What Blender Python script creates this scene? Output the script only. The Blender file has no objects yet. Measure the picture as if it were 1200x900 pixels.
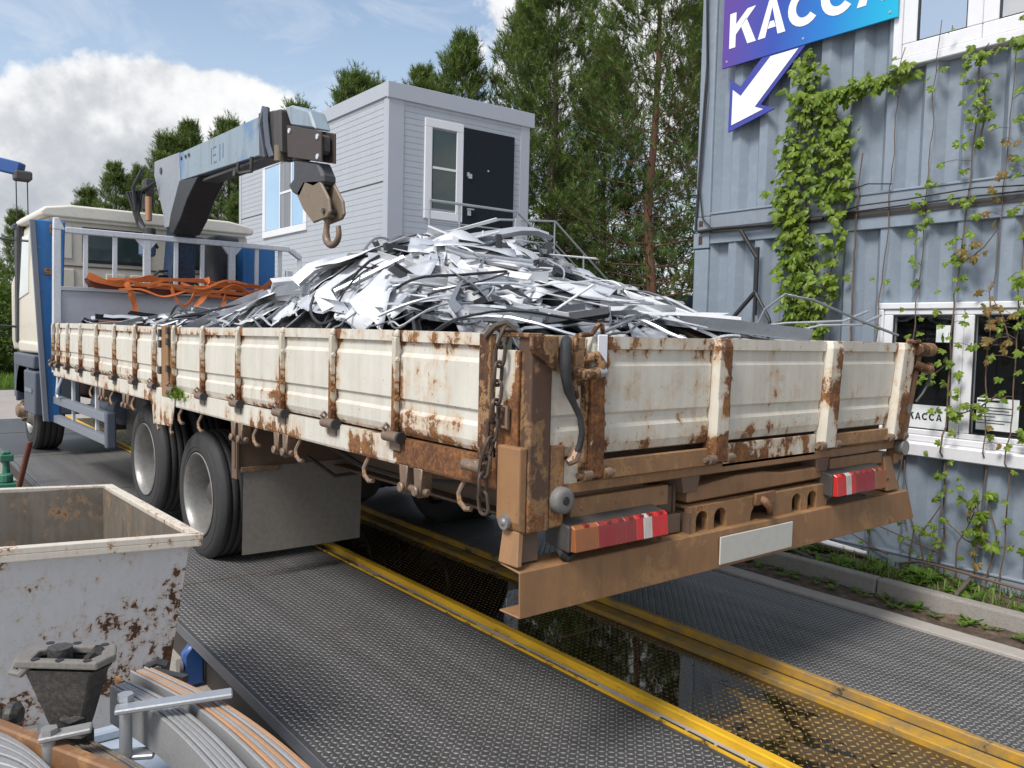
import bpy, math, random
import numpy as np
from mathutils import Vector, Matrix, noise as mnoise
random.seed(7); RNG=np.random.default_rng(7)
scene=bpy.context.scene
COL=scene.collection
PI=math.pi
SA=math.radians(1.53)   # weighbridge is turned this much against the truck
KA=math.radians(2.15)   # containers
HA=math.radians(1.7)    # cabin
# ------------------------------------------------------------------ mesh builder
class MB:
    def __init__(s): s.v=[]; s.f=[]; s.m=[]; s.mi=0
    def add(s,vs,fs):
        o=len(s.v); s.v.extend([tuple(p) for p in vs])
        for f in fs: s.f.append(tuple(i+o for i in f)); s.m.append(s.mi)
    def hull(s,p):  # 8 points: bottom 4 ccw, top 4 ccw
        s.add(p,[(3,2,1,0),(4,5,6,7),(0,1,5,4),(1,2,6,5),(2,3,7,6),(3,0,4,7)])
    def box(s,x0,x1,y0,y1,z0,z1):
        s.hull([(x0,y0,z0),(x1,y0,z0),(x1,y1,z0),(x0,y1,z0),(x0,y0,z1),(x1,y0,z1),(x1,y1,z1),(x0,y1,z1)])
    def bar(s,a,b,w,h,up=(0,0,1)):
        a=Vector(a);b=Vector(b);d=(b-a).normalized();u=Vector(up)
        r=d.cross(u)
        if r.length<1e-4: r=d.cross(Vector((1,0,0)))
        r.normalize();u=r.cross(d)
        r*=w/2;u*=h/2
        s.hull([a-r-u,a+r-u,b+r-u,b-r-u,a-r+u,a+r+u,b+r+u,b-r+u])
    def tube(s,pts,r,n=8,closed=False,flat=1.0):
        P=[Vector(p) for p in pts];k=len(P)
        rs=r if isinstance(r,(list,tuple)) else [r]*k
        rings=[];ref=None
        for i in range(k):
            if closed: t=P[(i+1)%k]-P[i-1]
            else: t=P[min(i+1,k-1)]-P[max(i-1,0)]
            if t.length<1e-9: t=Vector((0,0,1))
            t.normalize()
            if ref is None:
                ref=t.cross(Vector((0,0,1)))
                if ref.length<.1: ref=t.cross(Vector((1,0,0)))
            ref=(ref-t*ref.dot(t)).normalized()
            b=t.cross(ref)
            rings.append([P[i]+ref*math.cos(2*PI*j/n)*rs[i]+b*math.sin(2*PI*j/n)*rs[i]*flat for j in range(n)])
        vs=[q for R in rings for q in R];fs=[]
        for i in range(k if closed else k-1):
            a=i*n;c=((i+1)%k)*n
            for j in range(n): fs.append((a+j,a+(j+1)%n,c+(j+1)%n,c+j))
        if not closed:
            fs.append(tuple(range(n))[::-1]);fs.append(tuple((k-1)*n+j for j in range(n)))
        s.add(vs,fs)
    def cyl(s,a,b,r,n=16,r2=None): s.tube([a,b],[r,r if r2 is None else r2],n)
    def lathe(s,prof,c,axis,n=40,closed=False):
        c=Vector(c);ax=Vector(axis).normalized();e=ax.cross(Vector((0,0,1)))
        if e.length<.1: e=ax.cross(Vector((1,0,0)))
        e.normalize();g=ax.cross(e);k=len(prof);vs=[];fs=[]
        for r,t in prof:
            for j in range(n):
                a=2*PI*j/n; vs.append(c+ax*t+(e*math.cos(a)+g*math.sin(a))*r)
        for i in range(k if closed else k-1):
            i2=(i+1)%k
            for j in range(n): fs.append((i*n+j,i*n+(j+1)%n,i2*n+(j+1)%n,i2*n+j))
        s.add(vs,fs)
    def extr(s,poly,t0,t1,fn):  # closed polygon extruded from t0 to t1; fn(p,q,t)->xyz
        k=len(poly)
        vs=[fn(p,q,t0) for p,q in poly]+[fn(p,q,t1) for p,q in poly]
        fs=[tuple(range(k))[::-1],tuple(range(k,2*k))]
        for i in range(k): fs.append((i,(i+1)%k,k+(i+1)%k,k+i))
        s.add(vs,fs)
    def sweep(s,prof,ts,fn,closed=True,cap=True): # profile swept through parameters ts (fine grid)
        k=len(prof);vs=[fn(p,q,t) for t in ts for p,q in prof];fs=[]
        for i in range(len(ts)-1):
            for j in range(k if closed else k-1):
                a=i*k+j;b=i*k+(j+1)%k
                fs.append((a,b,b+k,a+k))
        if cap and closed:
            fs.append(tuple(range(k))[::-1]);fs.append(tuple((len(ts)-1)*k+j for j in range(k)))
        s.add(vs,fs)
    def grid(s,fn,nu,nv):
        vs=[fn(i/nu,j/nv) for i in range(nu+1) for j in range(nv+1)]
        fs=[(i*(nv+1)+j,(i+1)*(nv+1)+j,(i+1)*(nv+1)+j+1,i*(nv+1)+j+1) for i in range(nu) for j in range(nv)]
        s.add(vs,fs)
OFF={}
def yaw(u,v,z,a): return Vector((u*math.cos(a)+v*math.sin(a),-u*math.sin(a)+v*math.cos(a),z))
def tag(o,label=None,cat=None,group=None,kind=None):
    if label: o['label']=label
    if cat: o['category']=cat
    if group: o['group']=group
    if kind: o['kind']=kind
    return o
def thing(name,label,cat,base,ang=0.0,group=None):
    o=bpy.data.objects.new(name,None);COL.objects.link(o)
    o.empty_display_size=.2
    o.location=yaw(*base,ang);o.rotation_euler=(0,0,-ang)
    OFF[o]=Vector(base);return tag(o,label,cat,group)
def build(name,mb,mats,parent=None,base=None,ang=0.0,smooth=False,bevel=0,wear=None,seg=1):
    """ONE mesh object; with a parent its points are given in the parent's design frame"""
    off=OFF[parent] if parent is not None else Vector(base or (0,0,0))
    V=np.array([tuple(p) for p in mb.v],dtype=np.float64).reshape(-1,3)
    me=bpy.data.meshes.new(name)
    me.from_pydata((V-np.array(off)).tolist(),[],mb.f)
    if not isinstance(mats,(list,tuple)): mats=[mats]
    for m in mats: me.materials.append(m)
    if len(mats)>1: me.polygons.foreach_set('material_index',mb.m)
    if wear is not None:
        at=me.attributes.new('wear','FLOAT','POINT')
        at.data.foreach_set('value',[float(wear(p)) for p in V])
    if smooth:
        me.polygons.foreach_set('use_smooth',[True]*len(me.polygons))
        if smooth!='all':
            try: me.set_sharp_from_angle(angle=math.radians(38))
            except Exception: pass
    me.update();me.validate()
    o=bpy.data.objects.new(name,me);COL.objects.link(o)
    if parent is not None: o.parent=parent
    else:
        o.location=yaw(*off,ang);o.rotation_euler=(0,0,-ang)
    OFF[o]=off
    if bevel:
        b=o.modifiers.new('bevel','BEVEL');b.width=bevel;b.segments=seg;b.limit_method='ANGLE';b.angle_limit=math.radians(40);b.harden_normals=False
    return o
def dup(o,dloc,parent=None,label=None,scale=None):
    """copy of a thing or part with copies of its parts and sub-parts"""
    c=o.copy();COL.objects.link(c)
    if parent is not None: c.parent=parent
    c.location=Vector(o.location)+Vector(dloc)
    if label: c['label']=label
    OFF[c]=OFF.get(o,Vector())
    for ch in [x for x in o.children]:
        d=ch.copy();COL.objects.link(d);d.parent=c;OFF[d]=OFF.get(ch,Vector())
        for g in ch.children:
            e=g.copy();COL.objects.link(e);e.parent=d
    return c
# ------------------------------------------------------------------ materials
class G:
    def __init__(s,name,world=False):
        s.m=bpy.data.worlds.new(name) if world else bpy.data.materials.new(name)
        s.m.use_nodes=True;s.t=s.m.node_tree;s.n=s.t.nodes;s.n.clear()
        s.out=s.n.new('ShaderNodeOutputWorld' if world else 'ShaderNodeOutputMaterial')
        if not world:
            s.p=s.n.new('ShaderNodeBsdfPrincipled');s.link(s.p.outputs[0],s.out.inputs[0])
            s.co=s.n.new('ShaderNodeTexCoord').outputs['Object']
    def link(s,a,b): s.t.links.new(a,b)
    def put(s,sock,v):
        if hasattr(v,'is_linked') or isinstance(v,bpy.types.NodeSocket): s.link(v,sock)
        elif isinstance(v,(tuple,list)) and sock.type=='RGBA' and len(v)==3: sock.default_value=(*v,1)
        else: sock.default_value=v
    def mp(s,vec,sc=(1,1,1),loc=(0,0,0),rot=(0,0,0)):
        n=s.n.new('ShaderNodeMapping');s.put(n.inputs[0],vec);n.inputs[1].default_value=loc;n.inputs[2].default_value=rot;n.inputs[3].default_value=sc;return n.outputs[0]
    def noise(s,vec,scale,det=4,rough=.55,dist=0,col=False,lac=2.0):
        n=s.n.new('ShaderNodeTexNoise');s.put(n.inputs['Vector'],vec);n.inputs['Scale'].default_value=scale;n.inputs['Detail'].default_value=det
        n.inputs['Roughness'].default_value=rough;n.inputs['Distortion'].default_value=dist;n.inputs['Lacunarity'].default_value=lac
        return n.outputs['Color'] if col else n.outputs['Fac']
    def voro(s,vec,scale,feat='F1',out='Distance',rnd=1.0):
        n=s.n.new('ShaderNodeTexVoronoi');n.feature=feat;s.put(n.inputs['Vector'],vec);n.inputs['Scale'].default_value=scale;n.inputs['Randomness'].default_value=rnd;return n.outputs[out]
    def ramp(s,f,stops,interp='LINEAR'):
        n=s.n.new('ShaderNodeValToRGB');s.put(n.inputs[0],f);c=n.color_ramp;c.interpolation=interp
        while len(c.elements)<len(stops): c.elements.new(.5)
        for e,(p,v) in zip(c.elements,stops):
            e.position=p;e.color=(v,v,v,1) if isinstance(v,(int,float)) else (*v,1)
        return n.outputs[0]
    def mix(s,f,a,b,mode='MIX'):
        n=s.n.new('ShaderNodeMix');n.data_type='RGBA';n.blend_type=mode;n.clamp_factor=True
        s.put(n.inputs[0],f);s.put(n.inputs[6],a);s.put(n.inputs[7],b);return n.outputs[2]
    def ma(s,op,a,b=0.0,c=None,clamp=False):
        n=s.n.new('ShaderNodeMath');n.operation=op;n.use_clamp=clamp;s.put(n.inputs[0],a);s.put(n.inputs[1],b)
        if c is not None: s.put(n.inputs[2],c)
        return n.outputs[0]
    def vm(s,op,a,b=(0,0,0)):
        n=s.n.new('ShaderNodeVectorMath');n.operation=op;s.put(n.inputs[0],a);s.put(n.inputs[1],b)
        return n.outputs['Value'] if op in('DOT_PRODUCT','DISTANCE','LENGTH') else n.outputs[0]
    def xyz(s,v):
        n=s.n.new('ShaderNodeSeparateXYZ');s.put(n.inputs[0],v);return n.outputs
    def attr(s,name):
        n=s.n.new('ShaderNodeAttribute');n.attribute_name=name;return n.outputs['Fac']
    def bump(s,h,strength=.3,dist=.01):
        n=s.n.new('ShaderNodeBump');n.inputs['Strength'].default_value=strength;n.inputs['Distance'].default_value=dist;s.put(n.inputs['Height'],h)
        s.link(n.outputs[0],s.p.inputs['Normal']);return n
    def set(s,**k):
        for a,v in k.items():
            s.put(s.p.inputs[{'col':'Base Color','rough':'Roughness','metal':'Metallic','spec':'Specular IOR Level','ior':'IOR','coat':'Coat Weight','alpha':'Alpha','trans':'Transmission Weight','sheen':'Sheen Weight','emit':'Emission Color','estr':'Emission Strength','sss':'Subsurface Weight'}[a]],v)
        return s.m
def rust_paint(name,base,amt=0.0,scale=1.0,rough=.5,dirt=.35,dirtcol=(.20,.16,.11),streak=.25,metal=0,stainf=.55,dark=False):
    g=G(name);w=g.attr('wear')
    n1=g.noise(g.co,2.6*scale,7,.62);n2=g.noise(g.co,13*scale,8,.72,.4);n3=g.noise(g.mp(g.co,(16,16,1.3)),scale,5,.6);nf=g.noise(g.co,70,5,.7)
    m=g.ma('ADD',g.ma('MULTIPLY',n1,.42),g.ma('ADD',g.ma('MULTIPLY',n2,.36),g.ma('MULTIPLY',n3,.22)))
    val=g.ma('ADD',g.ma('ADD',m,g.ma('MULTIPLY',w,.34)),amt)
    mask=g.ramp(val,[(.60,0),(.622,1)])
    stain=g.ramp(val,[(.545,0),(.61,1)])
    fleck=g.ramp(g.ma('ADD',g.noise(g.co,55*scale,3,.6),g.ma('MULTIPLY',w,.10)),[(.70+(-amt*.5),0),(.72-amt*.5,1)])
    mask=g.ma('MAXIMUM',mask,g.ma('MULTIPLY',fleck,.85))
    if dark: rc=g.ramp(g.ma('ADD',g.ma('MULTIPLY',n2,.6),g.ma('MULTIPLY',nf,.4)),[(.30,(.018,.009,.006)),(.5,(.06,.026,.012)),(.64,(.16,.065,.02)),(.75,(.33,.15,.05))])
    else: rc=g.ramp(g.ma('ADD',g.ma('MULTIPLY',n2,.55),g.ma('MULTIPLY',nf,.45)),[(.30,(.035,.015,.008)),(.45,(.10,.040,.016)),(.56,(.21,.088,.028)),(.70,(.40,.19,.065))])
    st=g.ramp(n3,[(.40,0),(.70,1)])
    dn=g.ramp(g.noise(g.co,5*scale,6,.65),[(.40,0),(.75,1)])
    pc=g.mix(g.ma('MULTIPLY',dn,dirt),base,tuple(a*.55+b*.45 for a,b in zip(base,dirtcol)))
    pc=g.mix(g.ma('MULTIPLY',st,streak),pc,dirtcol)
    pc=g.mix(g.ma('MULTIPLY',stain,stainf),pc,(.47,.27,.11))
    col=g.mix(mask,pc,rc)
    r=g.mix(mask,(rough,)*3,(.88,)*3)
    r=g.mix(g.ma('MULTIPLY',dn,.5),r,(.75,)*3)
    g.bump(g.ma('ADD',g.ma('MULTIPLY',mask,-.6),g.ma('ADD',g.ma('MULTIPLY',nf,.25),g.ma('MULTIPLY',g.noise(g.co,1.6,2),1.2))),.35,.006)
    return g.set(col=col,rough=r,metal=metal)
def paint(name,base,rough=.45,var=.12,dirt=.15,dirtcol=(.15,.13,.10),scale=1.0,metal=0,bump=.1,spec=.5,streak=0.0):
    g=G(name);n=g.noise(g.co,3*scale,6,.6);n2=g.noise(g.co,26*scale,6,.65)
    c=g.mix(n,tuple(max(0,x*(1-var)) for x in base),tuple(min(1,x*(1+var)) for x in base))
    c=g.mix(g.ma('MULTIPLY',g.ramp(n2,[(.42,0),(.72,1)]),dirt),c,dirtcol)
    if streak: c=g.mix(g.ma('MULTIPLY',g.ramp(g.noise(g.mp(g.co,(9,9,.7)),1.5,5,.6),[(.45,0),(.75,1)]),streak),c,dirtcol)
    r=g.mix(n2,(max(.02,rough-.12),)*3,(min(1,rough+.15),)*3)
    if bump: g.bump(g.ma('ADD',n2,g.ma('MULTIPLY',g.noise(g.co,1.3,2),3.0)),bump,.006)
    return g.set(col=c,rough=r,metal=metal,spec=spec)
def glassy(name,tint=(.55,.62,.62),refl=.22,transp=.8):
    g=G(name);t=g.n.new('ShaderNodeBsdfTransparent');t.inputs[0].default_value=(*tint,1)
    gl=g.n.new('ShaderNodeBsdfGlossy');gl.inputs['Roughness'].default_value=.015;gl.inputs[0].default_value=(1,1,1,1)
    f=g.n.new('ShaderNodeLayerWeight');f.inputs[0].default_value=.5
    fac=g.ma('ADD',g.ma('POWER',f.outputs['Facing'],4.0),refl+.045,clamp=True)
    m=g.n.new('ShaderNodeMixShader');g.link(fac,m.inputs[0]);g.link(t.outputs[0],m.inputs[1]);g.link(gl.outputs[0],m.inputs[2]);g.link(m.outputs[0],g.out.inputs[0])
    bn=g.n.new('ShaderNodeBump');bn.inputs['Strength'].default_value=.05;bn.inputs['Distance'].default_value=.02;g.link(g.noise(g.co,1.5,1),bn.inputs['Height']);g.link(bn.outputs[0],gl.inputs['Normal'])
    g.n.remove(g.p);return g.m
M={}
M['cream']=rust_paint('cream_paint_rusting',(.60,.575,.505),amt=-.012,dirt=.4,streak=.20,rough=.42)
M['creamrear']=rust_paint('cream_paint_rear',(.63,.59,.50),amt=-.015,dirt=.45,streak=.2,rough=.42)
M['stake']=rust_paint('stake_paint',(.58,.54,.45),amt=.03,dirt=.5,scale=1.6)
M['brown']=rust_paint('brown_primer',(.285,.150,.066),amt=-.012,dirt=.75,dirtcol=(.10,.062,.034),scale=1.4,rough=.55,streak=.35)
M['postdark']=rust_paint('post_dark_brown',(.085,.045,.027),amt=-.02,dirt=.5,dirtcol=(.05,.03,.02),scale=1.7,rough=.6)
M['bufferrub']=paint('buffer_rubber',(.14,.135,.13),.6,.2,.4,(.25,.22,.18),scale=5)
M['brownrust']=rust_paint('brown_rust',(.22,.108,.05),amt=.01,dirt=.5,dirtcol=(.09,.05,.03),scale=1.7,rough=.6)
M['hinge']=rust_paint('hinge_steel',(.20,.14,.10),amt=.03,dirt=.6,dirtcol=(.08,.06,.05),scale=3,rough=.45,metal=.25)
M['rust']=rust_paint('rusted_steel',(.15,.075,.04),amt=.12,scale=2,rough=.7,dark=True)
M['chain']=rust_paint('chain_steel',(.060,.042,.034),amt=.0,scale=4,rough=.6,metal=.4,dark=True)
M['chassis']=paint('chassis_black',(.03,.027,.024),.6,.3,.4,(.09,.06,.04))
M['underbrown']=paint('under_brown',(.135,.085,.055),.65,.25,.35,(.07,.05,.035),scale=2)
M['rubber']=paint('tyre_rubber',(.022,.022,.023),.72,.25,.35,(.075,.068,.06),scale=3)
M['flap']=paint('flap_rubber',(.23,.21,.185),.7,.1,.4,(.13,.115,.095),scale=1.2)
M['rim']=paint('rim_steel',(.27,.265,.255),.42,.12,.45,(.12,.10,.08),scale=1.5,metal=.5)
M['cab']=paint('cab_cream',(.62,.575,.48),.35,.05,.12,(.3,.24,.16),bump=.04,streak=.12)
M['cabroof']=paint('cab_roof',(.68,.65,.57),.4,.05,.2,(.3,.24,.16),bump=.04)
M['white']=paint('frame_white',(.60,.62,.66),.45,.06,.25,(.2,.17,.14),scale=2,streak=.15)
M['sheetgrey']=paint('sheet_grey',(.42,.43,.48),.45,.05,.2,(.22,.2,.2),bump=.06)
M['blue']=rust_paint('blue_paint',(.03,.165,.43),amt=-.06,dirt=.4,dirtcol=(.04,.07,.12),scale=1.5,rough=.4)
M['guard']=paint('guard_bluegrey',(.16,.18,.215),.45,.1,.3,(.2,.18,.15))
M['fender']=paint('fender_bluegrey',(.07,.088,.12),.45,.12,.3,(.1,.09,.08))
M['boom']=None
M['hose']=paint('hose_black',(.02,.022,.025),.45,.2,.3,(.08,.07,.06))
M['darksteel']=paint('dark_steel',(.05,.048,.047),.5,.3,.4,(.10,.075,.05),scale=3)
M['brownplate']=paint('brown_plate',(.04,.03,.025),.5,.25,.3,(.11,.07,.045),scale=3)
M['tan']=paint('tan_block',(.19,.145,.10),.55,.15,.45,(.09,.07,.05),scale=3)
M['numplate']=paint('plate_white',(.52,.51,.46),.5,.03,.15,(.3,.26,.2),bump=.02)
M['lampred']=None
M['glass']=glassy('window_glass',(.97,.985,.985),.0)
M['glassblue']=glassy('window_glass_sky',(.5,.6,.7),.62)
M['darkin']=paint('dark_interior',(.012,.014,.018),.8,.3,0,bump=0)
M['pvc']=paint('pvc_white',(.68,.68,.70),.35,.03,.10,(.4,.36,.3),bump=.02,streak=.08)
M['paper']=paint('paper_white',(.80,.80,.80),.7,.02,.03,bump=0)
M['ink']=paint('ink_black',(.02,.02,.025),.6,.1,0,bump=0)
M['concrete']=paint('kerb_concrete',(.27,.25,.225),.85,.22,.5,(.12,.105,.085),scale=4,bump=.5)
M['concretelight']=paint('strip_concrete',(.36,.33,.295),.85,.18,.4,(.2,.17,.14),scale=5,bump=.5)
M['containermat']=None
M['cable']=paint('cable_black',(.018,.018,.02),.5,.2,.1,bump=0)
M['hut']=paint('cladding_grey',(.385,.41,.445),.5,.05,.14,(.25,.25,.25),bump=.03,streak=.12)
M['huttrim']=paint('trim_grey',(.37,.395,.435),.45,.04,.06,(.3,.3,.3),bump=.03)
M['hutdoor']=paint('door_dark',(.010,.013,.020),.6,.1,.05,bump=.02,spec=.15)
M['galv']=paint('galvanised',(.42,.44,.46),.4,.15,.2,(.25,.25,.25),scale=4,metal=.6)
M['bark']=paint('pine_bark',(.17,.085,.05),.9,.35,.55,(.07,.045,.035),scale=2.5,bump=.8)
M['barkdark']=paint('pine_bark_dark',(.09,.06,.045),.9,.35,.5,(.05,.035,.03),scale=2.5,bump=.8)
M['orange']=paint('orange_webbing',(.62,.16,.035),.75,.22,.4,(.22,.06,.025),scale=5,bump=.25)
M['redroll']=paint('red_brown_sleeve',(.13,.035,.02),.7,.3,.4,(.08,.03,.02),scale=4,bump=.3)
M['stem']=paint('vine_stem',(.13,.085,.06),.85,.3,.3,(.06,.04,.03),bump=.3)
M['soil']=None
def mk_special():
    # faded boom paint with patches of the old blue
    g=G('boom_paint');n=g.noise(g.co,1.5,5,.6);n2=g.noise(g.co,14,6,.7);n3=g.noise(g.mp(g.co,(8,8,.8)),1.5,5,.6)
    c=g.mix(n2,(.19,.255,.315),(.27,.325,.36));c=g.mix(g.ramp(n,[(.54,0),(.62,1)]),c,(.12,.215,.36))
    c=g.mix(g.ma('MULTIPLY',g.ramp(n3,[(.5,0),(.75,1)]),.5),c,(.16,.14,.12));c=g.mix(g.ramp(g.noise(g.co,30,5,.7),[(.66,0),(.70,1)]),c,(.11,.05,.025))
    g.bump(n2,.12,.005);M['boom']=g.set(col=c,rough=g.mix(n2,(.4,)*3,(.65,)*3))
    # lamp lenses
    for nm,c in (('lampred',(.62,.012,.015)),('lampdark',(.27,.018,.022)),('lampamber',(.30,.10,.03)),('lampwhite',(.56,.53,.48))):
        g=G(nm);n=g.noise(g.co,9,5,.6);cc=g.mix(g.ma('MULTIPLY',g.ramp(n,[(.4,0),(.75,1)]),.45),c,(.14,.085,.05));M[nm]=g.set(col=cc,rough=.25,coat=.4)
        g.bump(g.ma('SINE',g.ma('MULTIPLY',g.xyz(g.co)[0],900.0)),.25,.001)
    # container paint: grey blue, dusty
    g=G('container_paint');n=g.noise(g.co,2,6,.6);n2=g.noise(g.co,20,6,.65);n3=g.noise(g.mp(g.co,(7,7,.45)),1.5,5,.6)
    c=g.mix(n,(.19,.232,.282),(.228,.268,.315));c=g.mix(g.ma('MULTIPLY',g.ramp(n3,[(.48,0),(.8,1)]),.16),c,(.15,.17,.20))
    c=g.mix(g.ma('MULTIPLY',g.ramp(n2,[(.5,0),(.75,1)]),.22),c,(.38,.42,.47))
    c=g.mix(g.ramp(g.noise(g.co,11,8,.7),[(.735,0),(.75,1)]),c,(.10,.06,.04))
    c=g.mix(g.ramp(g.ma('ADD',g.ma('MULTIPLY',g.xyz(g.co)[2],-1.2),g.ma('MULTIPLY',n,.5)),[(.05,0),(.35,.35)]),c,(.20,.19,.175))
    g.bump(g.ma('ADD',g.ma('MULTIPLY',g.noise(g.co,2.3,3,.6),5.0),g.ma('MULTIPLY',n2,.3)),.22,.012);M['containermat']=g.set(col=c,rough=g.mix(n2,(.36,)*3,(.55,)*3))
    # chequer plate
    for nm,a,b,ro,mt in (('deckplate',(.058,.057,.059),(.125,.122,.12),.38,.4),('decklens',(.26,.255,.25),(.48,.47,.455),.32,.6),('channelplate',(.04,.026,.013),(.12,.075,.03),.22,.1),('channellens',(.20,.125,.04),(.46,.30,.10),.35,.2)):
        g=G(nm);n=g.noise(g.co,1.3,6,.6);n2=g.noise(g.co,35,5,.7);n3=g.noise(g.mp(g.co,(7,.35,1)),1.2,5,.6)
        f=g.ma('ADD',g.ma('MULTIPLY',n,.18),g.ma('ADD',g.ma('MULTIPLY',n2,.42),g.ma('MULTIPLY',n3,.4)))
        c=g.mix(g.ramp(f,[(.34,0),(.64,1)]),a,b)
        c=g.mix(g.ma('MULTIPLY',g.ramp(g.noise(g.co,4,7,.7),[(.58,0),(.72,1)]),.45),c,(.10,.075,.055))
        g.bump(n2,.15,.002);M[nm]=g.set(col=c,rough=g.mix(n2,(max(.03,ro-.12),)*3,(ro+.2,)*3),metal=mt)
    # water lying in the channel
    g=G('puddle_water');n=g.noise(g.co,2.2,6,.62)
    g.bump(g.noise(g.co,6,2,.5),.03,.01);M['water']=g.set(col=g.mix(g.noise(g.co,9,5,.6),(.006,.005,.004),(.022,.015,.008)),rough=.02,ior=1.36,spec=.75)
    # yellow paint on steel angle
    g=G('yellow_paint');n=g.noise(g.co,9,8,.72);n2=g.noise(g.mp(g.co,(4,.6,4)),6,6,.7)
    c=g.mix(g.noise(g.co,4,5,.6),(.60,.33,.012),(.72,.43,.02));c=g.mix(g.ma('MULTIPLY',g.ramp(n2,[(.48,0),(.66,1)]),.5),c,(.22,.13,.03))
    c=g.mix(g.ramp(g.ma('ADD',g.ma('MULTIPLY',n,.7),g.ma('ADD',g.attr('wear'),g.ma('MULTIPLY',n2,.3))),[(.60,0),(.63,1)]),c,(.05,.036,.022));g.bump(n,.2,.003);M['yellow']=g.set(col=c,rough=.45)
    g=G('yellow_dirty');n=g.noise(g.co,7,8,.7);n2=g.noise(g.mp(g.co,(3,.5,3)),6,6,.7)
    c=g.mix(g.ramp(g.ma('ADD',g.ma('MULTIPLY',n,.6),g.ma('MULTIPLY',n2,.4)),[(.43,0),(.57,1)]),(.46,.25,.02),(.24,.165,.075));c=g.mix(g.ramp(n,[(.60,0),(.66,1)]),c,(.035,.025,.016));g.bump(n,.25,.003);M['yellowdirty']=g.set(col=c,rough=.5)
    # ground concrete, left yard
    g=G('yard_concrete');n=g.noise(g.co,.6,8,.62);n2=g.noise(g.co,9,8,.7);n3=g.noise(g.co,60,4,.7)
    c=g.mix(g.ma('ADD',g.ma('MULTIPLY',n,.5),g.ma('MULTIPLY',n2,.5)),(.20,.175,.155),(.43,.395,.36));c=g.mix(g.ramp(g.voro(g.co,55),[(.0,.55),(.28,0)]),c,(.15,.13,.11));g.bump(g.ma('ADD',n2,n3),.5,.012);M['ground']=g.set(col=c,rough=.9)
    # soil with litter
    g=G('soil');n=g.noise(g.co,14,8,.75);c=g.ramp(n,[(.3,(.035,.024,.016)),(.5,(.09,.062,.042)),(.68,(.19,.14,.095))]);g.bump(n,.9,.03);M['soil']=g.set(col=c,rough=.95)
    # aluminium, three states
    for nm,b,ro,mt in (('alu',(.70,.72,.75),.38,.6),('aluwhite',(.74,.75,.77),.42,.12),('aludark',(.24,.255,.28),.42,.4),('alublack',(.035,.037,.042),.45,.2)):
        g=G(nm);n=g.noise(g.co,6,6,.65);n2=g.noise(g.co,40,5,.7);inf=g.n.new('ShaderNodeObjectInfo').outputs['Random']
        c=g.mix(g.ramp(n,[(.35,0),(.7,1)]),b,tuple(x*.80 for x in b));c=g.mix(g.ma('MULTIPLY',inf,.5),c,tuple(x*.55 for x in b));c=g.mix(g.ma('MULTIPLY',g.ramp(n2,[(.58,0),(.75,1)]),.35),c,tuple(x*.35 for x in b))
        g.bump(g.ma('ADD',g.ma('MULTIPLY',n,2.0),n2),.25,.006);M[nm]=g.set(col=c,rough=g.mix(n2,(ro-.15,)*3,(ro+.2,)*3),metal=mt)
    g=G('scrap_fill_shaded');n=g.noise(g.mp(g.co,(1,1,2)),9,8,.75);g.bump(n,1.0,.06);M['gapfill']=g.set(col=g.ramp(n,[(.35,(.012,.012,.014)),(.52,(.05,.052,.058)),(.66,(.22,.23,.25))]),rough=.5,metal=.3)  # scrap filling, with the shade of the heap's gaps put into its colour
    # leaves
    def leaf(nm,a,b,tr=.35,rough=.45):
        g=G(nm);inf=g.n.new('ShaderNodeNewGeometry').outputs['Random Per Island'];c=g.mix(inf,a,b)
        c=g.mix(g.ma('MULTIPLY',g.noise(g.co,12,4),.35),c,tuple(x*.6 for x in a))
        t=g.n.new('ShaderNodeBsdfTranslucent');g.link(g.mix(.5,c,(.25,.35,.03)),t.inputs[0]);g.set(col=c,rough=rough,spec=.4)
        ms=g.n.new('ShaderNodeMixShader');ms.inputs[0].default_value=tr;g.link(g.p.outputs[0],ms.inputs[1]);g.link(t.outputs[0],ms.inputs[2]);g.link(ms.outputs[0],g.out.inputs[0]);return g.m
    M['vine']=leaf('vine_leaf',(.085,.15,.012),(.235,.33,.03))
    M['vinered']=leaf('vine_leaf_bronze',(.16,.13,.025),(.27,.14,.05))
    M['needle']=leaf('pine_needles',(.042,.078,.020),(.105,.15,.036),.3,.5)
    M['needlelight']=leaf('pine_needles_young',(.075,.13,.024),(.15,.205,.04),.3,.5)
    M['weed']=leaf('weed_leaf',(.07,.15,.02),(.19,.32,.04))
    M['bush']=leaf('bush_leaf',(.028,.06,.012),(.085,.14,.025))
    M['grass']=leaf('grass_blade',(.10,.19,.025),(.20,.32,.045))
    # printed sign, purple to cyan
    g=G('sign_print');x=g.xyz(g.co);f=g.ma('ADD',g.ma('MULTIPLY',x[1],-.72),g.ma('MULTIPLY',x[2],-.16))
    c=g.ramp(g.ma('ADD',f,.47),[(0,(.10,.045,.27)),(.32,(.028,.065,.35)),(.62,(.01,.17,.50)),(1,(.0,.42,.60))]);M['sign']=g.set(col=c,rough=.38)
    M['signblue']=paint('sign_edge_blue',(.045,.055,.30),.4,.03,.02,bump=0);M['signwhite']=paint('sign_white',(.80,.80,.82),.4,.02,.03,bump=0)
    M['skip']=rust_paint('skip_paint',(.58,.595,.62),amt=.012,dirt=.2,scale=3.2,dark=True,streak=.10,stainf=.4,dirtcol=(.28,.24,.2))
    M['skipin']=rust_paint('skip_inside',(.17,.145,.115),amt=.0,dirt=.8,scale=2.2,dark=True,streak=.6,dirtcol=(.07,.055,.04))
    M['skiprim']=rust_paint('skip_rim',(.60,.55,.47),amt=.012,dirt=.4,scale=6,streak=.1,stainf=.4)
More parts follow.
